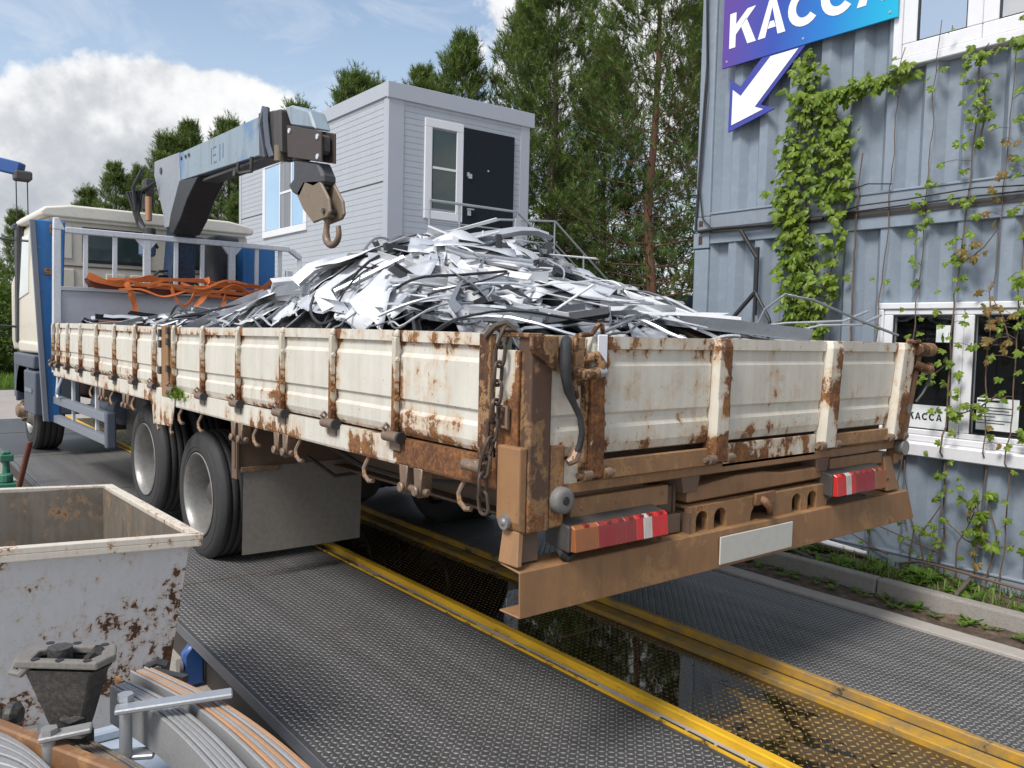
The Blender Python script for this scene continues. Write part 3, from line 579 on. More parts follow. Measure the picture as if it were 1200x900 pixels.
b=MB();b.box(.30,.74,5.1,5.7,.46,.86);b.box(1.8,2.2,5.0,7.0,.40,.88);b.box(.35,.74,6.5,7.1,.45,.9);b.box(.78,1.72,5.2,8.9,.42,.80);b.box(.32,.62,4.98,5.08,.5,.9);build('battery_and_fuel_box',b,M['chassis'],TR,bevel=.02,seg=2)
b=MB();b.cyl((1.0,6.5,.55),(1.0,9.0,.6),.05,10);build('exhaust_pipe',b,M['chassis'],TR,smooth=True)
b=MB();b.cyl((1.25,4.6,.5),(1.25,8.2,.65),.045,10);build('drive_shaft',b,M['chassis'],TR,smooth=True)
b=MB();b.tube([(.5,2.4,.82),(.55,2.0,.72),(.6,1.6,.70),(.62,1.2,.74),(.7,.6,.80)],.014,6);b.tube([(.45,2.45,.72),(.6,2.4,.60),(.8,2.35,.62),(1.0,2.3,.75)],.012,6);build('brake_pipe',b,M['chassis'],TR,smooth=True)
b=MB();b.box(1.0,1.5,1.1,2.3,.50,.80);b.cyl((1.25,.9,.60),(1.25,2.3,.60),.11,14);build('spare_carrier',b,M['chassis'],TR,bevel=.02)
# side guard
b=MB();b.hull([(.03,5.25,.66),(.055,5.25,.66),(.055,7.28,.655),(.03,7.28,.655),(.03,5.25,.735),(.055,5.25,.735),(.055,7.28,.73),(.03,7.28,.73)]);b.box(.055,.10,5.25,7.28,.722,.733)
b.hull([(.03,5.25,.475),(.055,5.25,.475),(.055,7.28,.47),(.03,7.28,.47),(.03,5.25,.545),(.055,5.25,.545),(.055,7.28,.54),(.03,7.28,.54)]);b.box(.055,.10,5.25,7.28,.533,.543)
build('side_guard',b,M['guard'],TR,bevel=.006)
b=MB();b.box(.02,.095,5.17,5.25,.46,.75);build('guard_post',b,M['fender'],TR,bevel=.012,seg=2)
for y in (5.75,6.65):
    b=MB();b.box(.075,.10,y,y+.04,.545,.95);build('guard_bracket',b,M['white'],TR)
b=MB();b.tube([(.02,7.0,.95),(.01,7.0,.80),(.0,6.9,.74)],.012,6);b.tube([(.02,6.8,.95),(-.005,6.85,.85),(.0,6.98,.76)],.012,6)
build('guard_bracket',b,M['white'],TR)
# ---------------- headboard
b=MB();Y=7.15
b.hull([(.0,Y-.03,.97),(.075,Y-.03,.97),(.075,Y+.03,.97),(.0,Y+.03,.97),(.015,Y-.03,2.36),(.085,Y-.03,2.36),(.085,Y+.03,2.36),(.015,Y+.03,2.36)])
b.hull([(.015,Y-.032,2.36),(.12,Y-.032,2.36),(.12,Y+.03,2.36),(.015,Y+.03,2.36),(.02,Y-.03,2.475),(.07,Y-.03,2.475),(.07,Y+.03,2.475),(.02,Y+.03,2.475)])
build('headboard_post',b,M['white'],TR,bevel=.006)
b=MB();b.box(2.40,2.475,Y-.03,Y+.03,.97,2.12)
build('headboard_post',b,M['white'],TR,bevel=.006)
b=MB();b.box(.121,2.44,Y-.03,Y+.03,2.335,2.392);b.bar((2.44,Y,2.363),(2.58,Y,2.27),.058,.055);b.bar((2.565,Y,2.285),(2.555,Y-.02,1.95),.05,.035);build('top_rail',b,M['white'],TR,bevel=.006)
b=MB();b.box(.076,2.40,Y-.012,Y+.012,.98,1.775);b.box(.076,2.40,Y-.03,Y+.03,1.776,1.815);build('headboard_sheet',b,M['sheetgrey'],TR,bevel=.003)
b=MB();b.bar((.30,Y,1.816),(.305,Y,2.334),.042,.03,(0,1,0));m0=build('mullion',b,M['white'],TR,bevel=.003)
for x in (.27,.87,1.145,1.75,2.025): dup(m0,(x,0,0),TR)
for x in (.88,1.77):
    b=MB();b.box(x-.035,x+.035,Y-.024,Y+.024,1.816,2.334);b.extr([(x-.11,2.334),(x-.035,2.24),(x-.035,2.334)],Y-.02,Y+.02,lambda p,q,t:(p,t,q));b.extr([(x+.035,2.24),(x+.11,2.334),(x+.035,2.334)],Y-.02,Y+.02,lambda p,q,t:(p,t,q));build('mullion',b,M['white'],TR,bevel=.003)
b=MB();b.hull([(2.42,Y-.1,1.45),(2.62,Y-.1,1.45),(2.60,Y-.04,1.45),(2.42,Y-.04,1.45),(2.52,Y-.05,1.96),(2.57,Y-.05,1.96),(2.57,Y-.04,1.96),(2.52,Y-.04,1.96)]);build('corner_brace',b,M['white'],TR,bevel=.004)
b=MB();b.hull([(2.44,Y-.13,1.6),(2.55,Y-.13,1.6),(2.55,Y-.105,1.6),(2.44,Y-.105,1.6),(2.48,Y-.13,1.86),(2.52,Y-.13,1.86),(2.52,Y-.105,1.86),(2.48,Y-.105,1.86)]);build('rubber_wedge',b,M['cushion'],TR,bevel=.01)
# ---------------- blue outrigger panels
b=MB();b.hull([(-.015,7.32,.47),(.10,7.32,.47),(.10,7.42,.47),(-.015,7.42,.47),(-.125,7.32,2.46),(.16,7.32,2.46),(.16,7.42,2.46),(-.125,7.42,2.46)]);build('outrigger_panel',b,M['blue'],TR,bevel=.01,wear=lambda p:.12*max(0,mnoise.noise((p[0]*9,p[2]*3,2)))+.05)
b=MB();b.bar((-.03,7.312,.48),(-.132,7.312,2.455),.028,.05,(1,0,0));build('panel_edge',b,M['guard'],TR,bevel=.004)
b=MB();b.box(.02,.06,7.30,7.319,2.33,2.42);b.box(-.03,.03,7.30,7.319,1.93,1.99);build('panel_hinge',b,M['rust'],TR,bevel=.004)
b=MB();b.box(1.98,2.36,7.35,7.75,1.30,2.40);build('outrigger_box',b,M['blue'],TR,bevel=.012,wear=lambda p:.25*ex(-((p[2]-1.6)/.12)**2))
b=MB();b.box(1.73,2.02,7.55,8.05,1.75,2.50);build('engine_cover',b,M['cushion'],TR,bevel=.05,seg=4,smooth=True)
b=MB();b.tube([(1.86,7.5,2.20),(1.855,7.48,1.95),(1.87,7.48,1.85),(1.95,7.48,1.78)],.022,8);build('exhaust_hose',b,M['hose'],TR,smooth=True)
# ---------------- cab
CY=8.22;CF=10.15
cx0,cx1=.10,2.42
b=MB()
def cabsec(y,ins,top): # section in x,z
    return [(cx0+.02,1.12),(cx0,1.25),(cx0,2.0),(cx0+.05+ins,top-.10),(cx0+.10+ins,top-.03),(cx0+.3+ins,top),(cx1-.3-ins,top),(cx1-.10-ins,top-.03),(cx1-.05-ins,top-.10),(cx1,2.0),(cx1,1.25),(cx1-.02,1.12)]
secs=[(CY,.0,2.66),(CY+.9,.0,2.68),(CF-.45,.0,2.66),(CF-.15,.06,2.35),(CF,.03,1.95),(CF,.0,1.9)]
vs=[];k=12
for y,i,t in secs:
    for x,z in cabsec(y,i,t): vs.append((x,y,min(z,t)))
fs=[]
for a in range(len(secs)-1):
    for j in range(k): fs.append((a*k+j,(a+1)*k+j,(a+1)*k+(j+1)%k,a*k+(j+1)%k))
fs+=[tuple(range(k)),tuple(range((len(secs)-1)*k,len(secs)*k))[::-1]]
b.add(vs,fs);cab=build('cab',b,M['cab'],TR,bevel=.03,seg=3,smooth=True)
b=MB();n=24
b.sweep([(cx0+.0,2.60),(cx0-.015,2.655),(cx0+.04,2.705),(cx0+.3,2.745),(cx1-.3,2.745),(cx1-.04,2.705),(cx1+.015,2.655),(cx1,2.60)],[CY-.05+1.55*i/n for i in range(n+1)],lambda p,q,t:(p,t,q+.006*math.sin(p*23+1)*(t<CY)))
build('roof',b,M['cabroof'],cab,bevel=.02,seg=3,smooth=True)
b=MB();b.box(cx0+.09,cx1-.09,CY-.034,CY+.01,2.565,2.60);build('roof_gutter',b,M['cab'],cab,bevel=.008,seg=2)
def rearwin(x0,x1,z0,z1):
    b=MB();b.box(x0,x1,CY-.018,CY+.002,z0,z1);f=build('window_seal',b,M['hose'],cab,bevel=.05,seg=4)
    b=MB();b.box(x0+.03,x1-.03,CY-.024,CY-.0185,z0+.03,z1-.03);build('pane',b,M['cabglass'],cab,bevel=.03,seg=3)
g=G('cab_glass');M['cabglass']=g.set(col=g.mix(g.noise(g.co,2.5,3),(.012,.022,.022),(.05,.075,.072)),rough=.06,spec=.8)
rearwin(.50,1.20,2.13,2.52);rearwin(1.42,2.06,2.13,2.52)
b=MB()
for x0,x1,z0,z1 in ((.20,.40,2.16,2.53),(.20,.42,1.60,2.05),(.74,.95,1.60,2.02),(1.0,1.2,1.60,2.02),(1.3,1.6,1.60,2.02),(2.1,2.3,2.16,2.5)): b.box(x0,x1,CY-.014,CY+.002,z0,z1)
build('pressed_panel',b,M['cab'],cab,bevel=.014,seg=3,smooth=True)
b=MB();b.box(cx0+.08,cx1-.08,CY-.006,CY+.002,2.075,2.092);build('seam',b,M['underbrown'],cab)
for x in (.50,1.22,2.08):
    b=MB();b.box(x,x+.19,CY-.012,CY+.002,1.62,1.90);v=build('vent',b,M['hose'],cab,bevel=.02,seg=2)
    b=MB()
    for k2 in range(9): b.bar((x+.02,CY-.016,1.65+.027*k2),(x+.17,CY-.016,1.65+.027*k2),.012,.008)
    build('louvre',b,M['darksteel'],cab)
# cab side: door window, black pillar, visor
b=MB();b.hull([(cx0-.012,8.95,1.80),(cx0-.012,9.75,1.72),(cx0+.01,9.75,1.72),(cx0+.01,8.95,1.80),(cx0-.002,8.93,2.46),(cx0+.0,9.62,2.46),(cx0+.06,9.62,2.46),(cx0+.06,8.93,2.46)]);build('side_window',b,M['glassblue'],cab)
b=MB();b.hull([(cx0-.02,9.64,1.2),(cx0-.02,9.80,1.2),(cx0+.06,9.80,1.2),(cx0+.06,9.64,1.2),(cx0-.03,9.52,2.62),(cx0-.03,9.72,2.62),(cx0+.06,9.72,2.62),(cx0+.06,9.52,2.62)]);b.box(cx0-.05,cx1+.05,9.62,9.86,2.56,2.64);build('sun_visor',b,M['hose'],cab,bevel=.02)
b=MB();b.hull([(cx0-.035,8.30,1.12),(cx0-.03,9.45,1.10),(cx0+.03,9.45,1.10),(cx0+.03,8.30,1.12),(cx0-.035,8.30,1.24),(cx0-.03,9.55,1.24),(cx0+.03,9.55,1.24),(cx0+.03,8.30,1.24)]);build('sill',b,M['cab'],cab,bevel=.03,seg=3,smooth=True)
# mud guard, step and mirror
b=MB()
pr=[(.0+.50*math.cos(a),.44+.52*math.sin(a)) for a in [math.radians(d) for d in range(0,181,15)]]
pr2=[(.46*math.cos(a),.44+.48*math.sin(a)) for a in [math.radians(d) for d in range(180,-1,-15)]]
b.extr([(8.98+p,q+.08) for p,q in pr+pr2],.03,.50,lambda p,q,t:(t,p,q));b.box(.02,.5,8.28,9.52,.95,1.10);b.box(.0,.45,8.10,8.72,.46,.93)
build('mudguard',b,M['fender'],TR,bevel=.03,seg=3,smooth=True)
b=MB();b.box(-.012,.0,8.2,8.6,.70,.74);build('step',b,M['guard'],TR)
b=MB();b.tube([(cx0,9.75,2.45),(-.25,9.85,2.47),(-.30,9.85,2.40),(-.30,9.85,1.50),(-.22,9.8,1.42),(cx0,9.75,1.40)],.014,8);mi=build('mirror_arm',b,M['hose'],TR,smooth=True)
b=MB();b.box(-.40,-.18,9.82,9.90,1.75,2.28);build('mirror',b,M['hose'],mi,bevel=.02,seg=2)
b=MB();b.box(cx0+.05,cx1-.05,CY,CF-.05,.98,1.12);build('cab_frame',b,M['chassis'],TR)
b=MB();b.box(.12,2.4,10.0,10.2,.5,1.0);build('front_bumper',b,M['fender'],TR,bevel=.03)
M['guardlight']=paint('elbow_grey',(.27,.30,.335),.5,.12,.35,(.12,.10,.09),scale=2,streak=.2);M['boomcan']=paint('canister_blue',(.10,.17,.26),.4,.1,.2)
M['colblue']=paint('column_dark_blue',(.022,.032,.055),.45,.3,.4,(.05,.15,.32),scale=1.6)
# ---------------- crane
cr=bpy.data.objects.new('loader_crane',None);COL.objects.link(cr);cr.parent=TR;OFF[cr]=OFF[TR].copy()
X0,X1=1.15,1.42
b=MB();b.box(.92,1.62,7.28,7.95,.95,1.42);b.box(1.02,1.52,7.34,7.88,1.42,1.66);b.cyl((1.29,7.6,1.60),(1.29,7.6,1.80),.20,20);build('crane_base',b,M['darksteel'],cr,bevel=.01)
b=MB();b.hull([(1.17,7.30,1.78),(1.42,7.30,1.78),(1.42,7.66,1.78),(1.17,7.66,1.78),(1.17,7.12,2.60),(1.38,7.12,2.60),(1.38,7.44,2.60),(1.17,7.44,2.60)]);build('column',b,M['colblue'],cr,bevel=.012)
def prof(poly,x0,x1,name,m,parent,bevel=.006):
    b=MB();b.extr(poly,x0,x1,lambda p,q,t:(t,p,q));return build(name,b,M[m],parent,bevel=bevel)
boom=prof([(6.93,3.225),(4.72,3.215),(4.56,2.885),(6.88,2.94)],1.14,1.36,'boom','boom',cr)
prof([(7.75,3.255),(6.931,3.23),(6.881,2.935),(7.14,2.62),(7.20,2.50),(7.40,2.50),(7.45,2.66),(7.76,3.10)],1.13,1.37,'boom_elbow','guardlight',cr)
prof([(7.14,2.62),(6.86,2.93),(6.30,2.90),(6.62,2.72),(6.82,2.55),(7.05,2.42),(7.20,2.42),(7.20,2.50)],1.115,1.39,'elbow_web','hose',cr)
b=MB();b.box(1.17,1.33,4.62,6.8,2.868,2.890);build('boom_keel',b,M['darksteel'],cr)
b=MB()
for y in (6.85,6.72,6.62): b.cyl((1.128,y,3.16),(1.142,y,3.16),.018,8)
b.cyl((1.12,7.5,3.12),(1.13,7.5,3.12),.035,14);build('bolt',b,M['darksteel'],cr)
# lettering worn away to a few pale strokes on the boom side
b=MB()
for y,z,h,w in ((6.00,2.98,.15,.013),(5.95,3.12,.013,.08),(5.95,3.05,.013,.07),(5.93,2.98,.013,.07),(5.78,2.98,.15,.013),(5.70,3.0,.13,.013)): b.box(1.1365,1.1395,y-w,y,z,z+h)
build('worn_lettering',b,M['boomcan'],cr)
b=MB();b.tube([(1.13,5.3,2.90),(1.13,5.3,2.80),(1.13,5.0,2.78),(1.13,5.0,2.90)],.016,6);b.cyl((1.13,5.3,2.80),(1.09,5.3,2.80),.03,8);build('rope_guide',b,M['darksteel'],cr)
# hydraulic hoses and valve block at the elbow
b=MB()
for k in range(6):
    o=.04*k;b.tube([(1.08-.01*k,7.55+o,3.0-.02*k),(1.0-.02*k,7.75+o,2.92),(1.0,7.88,2.68-.03*k),(1.06,7.75-.02*k,2.45),(1.12,7.6,2.30)],.014,6)
for k in range(3): b.tube([(1.30+.1*k,7.40,1.75),(1.38+.1*k,7.30,1.95-.1*k),(1.30+.06*k,7.32,2.15-.1*k),(1.28,7.42,2.25)],.014,6)
for k in range(3): b.tube([(.95,7.5,1.65+.06*k),(.98,7.4,1.82+.06*k),(1.06,7.38,1.93+.05*k),(1.16,7.42,1.93+.06*k)],.016,6)
b.tube([(1.0,7.75,3.15),(.92,7.80,2.95),(.95,7.8,2.70)],.02,6)
build('hydraulic_hose',b,M['hose'],cr,smooth=True)
b=MB();b.box(1.03,1.12,7.72,7.88,2.72,3.06);b.cyl((1.06,7.7,2.25),(1.06,7.7,2.52),.07,12);build('valve_block',b,M['castdark'],cr,bevel=.01)
b=MB();b.cyl((1.06,7.72,2.60),(1.06,7.72,2.86),.035,10);build('pump_canister',b,M['springrust'],cr,smooth=True)
b=MB();b.cyl((1.01,7.6,2.20),(1.01,7.6,2.44),.085,14);build('oil_canister',b,M['boomcan'],cr,smooth=True,bevel=.02)
b=MB();b.box(.98,1.12,7.45,7.70,1.66,1.98);build('control_block',b,M['darksteel'],cr,bevel=.012)
# boom head
b=MB()
for k,(y,w) in enumerate(((4.83,.10),(4.71,.09),(4.60,.10),(4.48,.10))):
    b.extr([(y,3.235-.015*k),(y-w,3.225-.015*k),(y-w-.02,2.85-.005*k),(y-.02,2.86)],1.115-.004*(k%2),1.385,lambda p,q,t:(t,p,q))
build('boom_collar',b,M['darksteel'],cr,bevel=.012)
b=MB();b.tube([(1.10,4.62,3.23),(1.09,4.60,3.12),(1.09,4.55,2.92),(1.10,4.5,2.82)],.026,6);b.tube([(1.12,4.72,3.26),(1.08,4.70,3.10),(1.09,4.66,2.95),(1.10,4.64,2.84)],.018,6);build('collar_hose',b,M['fender'],cr,smooth=True)
prof([(4.36,3.19),(4.25,3.19),(3.93,3.085),(3.82,2.93),(4.25,3.03)],1.14,1.28,'head_shell','boom',cr,.015)
for x in (1.125,1.232):
    b=MB();b.extr([(4.288,3.040),(3.697,2.893),(3.692,2.672),(4.268,2.790)],x,x+.018,lambda p,q,t:(t,p,q));build('head_plate',b,M['brownplate'],cr,bevel=.004)
b=MB();b.box(1.145,1.23,3.72,4.24,2.74,2.88);build('head_core',b,M['darksteel'],cr,bevel=.02)
b=MB()
for y,z in ((4.23,2.985),(3.745,2.86),(3.74,2.715)): b.cyl((1.126,y,z),(1.116,y,z),.020,10)
build('bolt',b,M['white'],cr,smooth=True)
b=MB();b.cyl((1.12,4.42,2.90),(1.12,4.42,2.78),.035,10);build('hose_fitting',b,M['tan'],cr,smooth=True)
prof([(4.20,2.77),(3.78,2.68),(3.70,2.58),(3.70,2.52),(3.85,2.50),(3.98,2.54),(4.08,2.45),(4.24,2.52),(4.30,2.58),(4.20,2.62)],1.14,1.26,'block_yoke','cushion',cr,.02)
# hook block: two tan cheeks with spacers
hb=bpy.data.objects.new('hook_block',None);COL.objects.link(hb);hb.parent=TR;OFF[hb]=OFF[TR].copy()
ck=[(4.01,2.575),(3.745,2.545),(3.60,2.40),(3.575,2.30),(3.62,2.265),(3.85,2.245),(4.02,2.36),(4.14,2.49)]
for x in (1.14,1.235):
    b=MB();b.extr(ck if x<1.2 else [(p-.03,q-.01) for p,q in ck],x,x+.025,lambda p,q,t:(t,p,q));build('cheek_plate',b,M['tan'],hb,bevel=.008)
b=MB();b.box(1.165,1.235,3.95,4.08,2.40,2.47);b.box(1.165,1.235,3.66,3.80,2.27,2.32);b.box(1.165,1.235,3.76,3.95,2.49,2.54);build('spacer',b,M['tan'],hb,bevel=.01)
b=MB();b.lathe([(.0,-.03),(.10,-.03),(.08,-.01),(.08,.01),(.10,.03),(0,.03)],(1.20,3.86,2.42),(1,0,0),20);b.cyl((1.125,3.66,2.315),(1.275,3.66,2.315),.02,10);build('sheave',b,M['darksteel'],hb,smooth=True)
b=MB();hx=1.19
pts=[(3.70,2.27),(3.715,2.22),(3.725,2.17)]+[(3.625+.10*math.cos(a),2.145+.075*math.sin(a)) for a in [math.radians(d) for d in range(0,-201,-20)]]+[(3.535,2.20)]
b.tube([(hx,p,q) for p,q in pts],[.020,.022,.024]+[.030-.0010*i for i in range(len(pts)-3)],10)
build('crane_hook',b,M['hinge'],hb,smooth=True)
M['holedark']=paint('hole_dark',(.05,.028,.018),.8,.3,.3)  # casting holes are flat plates; their inner shade is put into this dark colour
M['deckedge']=paint('deck_edge_steel',(.11,.125,.15),.4,.2,.4,(.25,.22,.19),scale=4,metal=.4)
# ================================================================== WEIGHBRIDGE (frame turned by SA)
WB=thing('weighbridge','steel chequer-plate weighbridge with yellow guide angles under the truck','weighbridge',(1.0,3.0,0),SA)
V0,V1=-3.0,12.5
uL0,uL1,uC0,uC1,uR0,uR1=-.426,.735,.845,1.455,1.56,2.565
def plate(u0,u1,z,m,name,th=.05):
    b=MB();b.box(u0,u1,V0,V1,z-th,z);return build(name,b,M[m],WB)
def lens(u0,u1,v0,v1,z,m,pitch,L,Wd,h,name,parent,jit=.0):
    nu=int((u1-u0)/pitch);nv=int((v1-v0)/pitch)
    I,J=np.meshgrid(np.arange(nu),np.arange(nv),indexing='ij');I=I.ravel();J=J.ravel()
    cu=u0+(I+.5)*(u1-u0)/nu;cv=v0+(J+.5)*pitch
    a=np.where((I+J)%2==0,PI/4,-PI/4)+RNG.normal(0,.03,len(I))
    ca,sa=np.cos(a),np.sin(a)
    loc=np.array([(-L,0,0),(0,-Wd,0),(L,0,0),(0,Wd,0),(-.45*L,0,h),(.45*L,0,h)])
    x=cu[:,None]+loc[None,:,0]*ca[:,None]-loc[None,:,1]*sa[:,None]
    y=cv[:,None]+loc[None,:,0]*sa[:,None]+loc[None,:,1]*ca[:,None]
    zz=np.broadcast_to(z+loc[None,:,2],x.shape)
    V=np.stack([x,y,zz],-1).reshape(-1,3)-np.array(OFF[parent])
    F=np.array([(0,1,4),(1,5,4),(1,2,5),(2,3,5),(3,4,5),(3,0,4)])
    FF=(np.arange(len(I))[:,None,None]*6+F[None]).reshape(-1,3)
    me=bpy.data.meshes.new(name);me.vertices.add(len(V));me.vertices.foreach_set('co',V.ravel())
    me.loops.add(FF.size);me.loops.foreach_set('vertex_index',FF.ravel().astype(np.int32))
    me.polygons.add(len(FF));me.polygons.foreach_set('loop_start',np.arange(0,FF.size,3,dtype=np.int32))
    me.update(calc_edges=True);me.materials.append(M[m]);me.validate()
    o=bpy.data.objects.new(name,me);COL.objects.link(o);o.parent=parent;OFF[o]=OFF[parent];tag(o,kind='stuff');return o
dl=plate(uL0,uL1,0,'deckplate','deck_plate');dr=plate(uR0,uR1,0,'deckplate','deck_plate');dc=plate(uC0+.002,uC1-.002,-.035,'channelplate','channel_plate')
lens(uL0+.012,uL1-.02,-1.2,8.5,0,'decklens',.0235,.0125,.0042,.0028,'tread_pattern',WB)
lens(uR0+.03,uR1-.01,-2.2,8.5,0,'decklens',.0235,.0125,.0042,.0028,'tread_pattern',WB)
lens(uC0+.03,uC1-.02,-2.2,5.5,-.035,'channellens',.031,.0125,.0045,.0032,'tread_pattern',WB)
# plate joints
for v,a_,c_,z_ in [(v,uL0,uL1,.0005) for v in (2.72,5.9,8.3,10.6)]+[(v,uR0,uR1,.0005) for v in (2.72,5.9,8.3,10.6)]+[(v,uC0+.01,uC1-.01,-.034) for v in (.98,4.1,7.2)]:
    b=MB();b.box(a_,c_,v,v+(.006 if z_>0 else .012),z_,z_+.0035);build('weld_seam',b,M['underbrown'],WB)
# yellow angles: left one with raised lip, shadow gap and dirty flat
def angle(prof,m,name):
    b=MB();n=200;b.sweep(prof,[V0+(V1-V0)*i/n for i in range(n+1)],lambda p,q,t:(p+.003*math.sin(t*1.7),t,q));return build(name,b,M[m],WB,wear=lambda p:.03*mnoise.noise((p[1]*3,p[0]*20,0))+(.05 if p[2]<.01 else 0))
angle([(.806,-.03),(.806,.020),(.812,.024),(.848,.022),(.852,.016),(.852,-.035)],'yellow','guide_angle')
angle([(.736,.0),(.736,.006),(.750,.006),(.750,.0)],'yellow','edge_strip')
b=MB();b.box(.7505,.8055,V0,V1,-.03,-.008);build('joint_filler',b,M['concretelight'],WB)
b=MB();n_=0
while n_<230:
    v_=V0+n_*.067;n_+=1
    if mnoise.noise((v_*2.3,4,1))>-.12: b.box(.752+.003*mnoise.noise((v_*5,0,0)),.763,v_,v_+.05+.016*(n_%2),-.0079,.005)
build('rubber_seal',b,M['hose'],WB)
angle([(1.548,-.03),(1.548,.024),(1.553,.028),(1.574,.028),(1.578,.024),(1.578,.0),(1.56,-.03)],'yellowdirty','guide_angle')
angle([(1.452,-.034),(1.452,-.012),(1.458,-.008),(1.53,-.008),(1.53,-.034)],'yellowdirty','edge_strip')
b=MB();b.box(1.5301,1.5475,V0,V1,-.03,-.010);build('rubber_seal',b,M['hose'],WB)
# side beam, edge and load cell
b=MB();b.box(uL0-.004,uL0+.02,V0,V1,-.055,-.002);build('deck_edge',b,M['deckedge'],WB,bevel=.003)
b=MB();b.box(uL0+.10,uL0+.13,V0,V1,-.36,-.05);build('side_beam',b,M['chassis'],WB)
for v in (2.05,6.6):
    b=MB();b.extr([(uL0-.01,-.29),(uL0+.09,-.29),(uL0+.09,-.08),(uL0+.03,-.08),(uL0-.01,-.13)],v-.03,v+.03,lambda p,q,t:(p,t,q));c=build('load_cell',b,M['bluecell'],WB,bevel=.012,smooth=True)
    b=MB();b.cyl((uL0-.03,v-.0,-.19),(uL0-.012,v,-.19),.036,16);build('end_cap',b,M['castlight'],c,smooth=True)
# ponded water in the channel: irregular sheet, a few mm deep
b=MB();cs=.006;idx={}
def wet(u,v):
    e=min(u-uC0-.012,uC1-.03-u);w=.45*mnoise.noise((u*2.4,v*1.1,3))+.28*mnoise.noise((u*7,v*4,8))+.16*mnoise.noise((u*22,v*13,5))+.10*mnoise.noise((u*55,v*45,2))
    w+=np.interp(v,[-1.2,-.5,0,.35,.7,2.0,3.2,4.2],[-.14,-.04,.06,.22,.34,.42,.30,-.4]);w-=.6*max(0,1-e/.07);w-=.35*max(0,min(1,(.55-v)/.6))*max(0,(u-uC0)/.61-.45)
    return w>0
def vid(i,j):
    k=(i,j)
    if k not in idx: idx[k]=len(b.v);b.v.append((uC0+i*cs,-1.2+j*cs,-.0334))
    return idx[k]
for j in range(int(5.4/cs)):
    for i in range(int((uC1-uC0)/cs)):
        if wet(uC0+(i+.5)*cs,-1.2+(j+.5)*cs): b.f.append((vid(i,j),vid(i+1,j),vid(i+1,j+1),vid(i,j+1)));b.m.append(0)
build('puddle',b,M['water'],None,(1.2,1.0,-.03),SA);bpy.data.objects['puddle']['kind']='structure'
# ================================================================== GROUND
b=MB();b.box(-60,-.30,-30,90,-.45,-.30) if False else None
def struct(o): o['kind']='structure';return o
b=MB();N=40
b.grid(lambda i,j:(-90+240*i,-60+240*j,-.30),2,2);struct(build('ground',b,M['ground'],None,(0,0,-.3)))
# raised yard on the container side of the weighbridge, reaching back behind it
b=MB();b.hull([(uR1+.001,-30,-.299),(60,-30,-.299),(60,12.5,-.299),(uR1+.001,12.5,-.299),(uR1+.001,-30,-.005),(60,-30,-.005),(60,12.5,-.005),(uR1+.001,12.5,-.005)])
struct(build('yard_slab',b,M['ground'],None,(5,0,0),SA))
b=MB();b.hull([(-30,12.51,-.299),(60,12.51,-.299),(60,60,-.299),(-30,60,-.299),(-30,13.6,-.02),(60,13.6,-.02),(60,60,-.006),(-30,60,-.006)]);struct(build('approach_road',b,M['ground'],None,(0,20,0),SA))
b=MB();n=80;b.sweep([(uR1+.004,-.003),(uR1+.004,.012),(uR1+.008,.016),(2.685,.016),(2.69,-.003)],[-4+16*i/n for i in range(n+1)],lambda p,q,t:(p+.006*mnoise.noise((t*3,p,0)),t,q+.004*mnoise.noise((t*2,1,0))));struct(build('concrete_strip',b,M['concretelight'],None,(2.6,0,0),SA))
# kerb blocks
for i in range(9):
    v=-3.6+1.0*i;b=MB();b.hull([(2.915,v,-.004),(3.005,v,-.004),(3.005,v+.992,-.004),(2.915,v+.992,-.004),(2.922,v,.105),(2.998,v,.105),(2.998,v+.992,.105),(2.922,v+.992,.105)]);o=struct(build('kerb',b,M['concrete'],None,(2.96,v+.5,0),SA,bevel=.012,seg=2))
b=MB();b.grid(lambda i,j:(3.0+.75*i,-4+8*j,.06+.03*mnoise.noise((i*6,j*22,0))+.012*mnoise.noise((i*30,j*120,3))+.035*i),24,200);struct(build('soil_bed',b,M['soil'],None,(3.2,0,0),SA))
b=MB();b.grid(lambda i,j:(2.69+.23*i,-4+9*j,.004+.018*abs(mnoise.noise((i*4,j*40,0)))*(1+i)),6,160);struct(build('gutter_soil',b,M['soil'],None,(2.8,0,0),SA))
# ================================================================== CONTAINERS (frame turned by KA)
UW=3.40
def corr(v0,v1,z0,z1,u,name,parent,pitch=.235,dep=.052,ph=0.0):
    b=MB();pts=[];v=v0;
    k=0
    vv=[];us=[]
    p0=math.floor((v0-ph)/pitch)
    for i in range(p0,p0+int((v1-v0)/pitch)+3):
        s=ph+i*pitch
        for dv,du in ((0,0),(.068,0),(.112,dep),(.190,dep)): vv.append(s+dv);us.append(u+du)
    P=[(a,c) for a,c in zip(vv,us) if v0<a<v1]
    P=[(v0,np.interp(v0,vv,us))]+P+[(v1,np.interp(v1,vv,us))]
    nz=14;vs=[];fs=[]
    for j in range(nz+1):
        z=z0+(z1-z0)*j/nz
        for a,c in P: vs.append((c+.004*mnoise.noise((a*1.3,z*1.6,u)),a,z))
    n=len(P)
    for j in range(nz):
        for i in range(n-1): fs.append((j*n+i+1,j*n+i,(j+1)*n+i,(j+1)*n+i+1))
    b.add(vs,fs);return build(name,b,M['containermat'],parent)
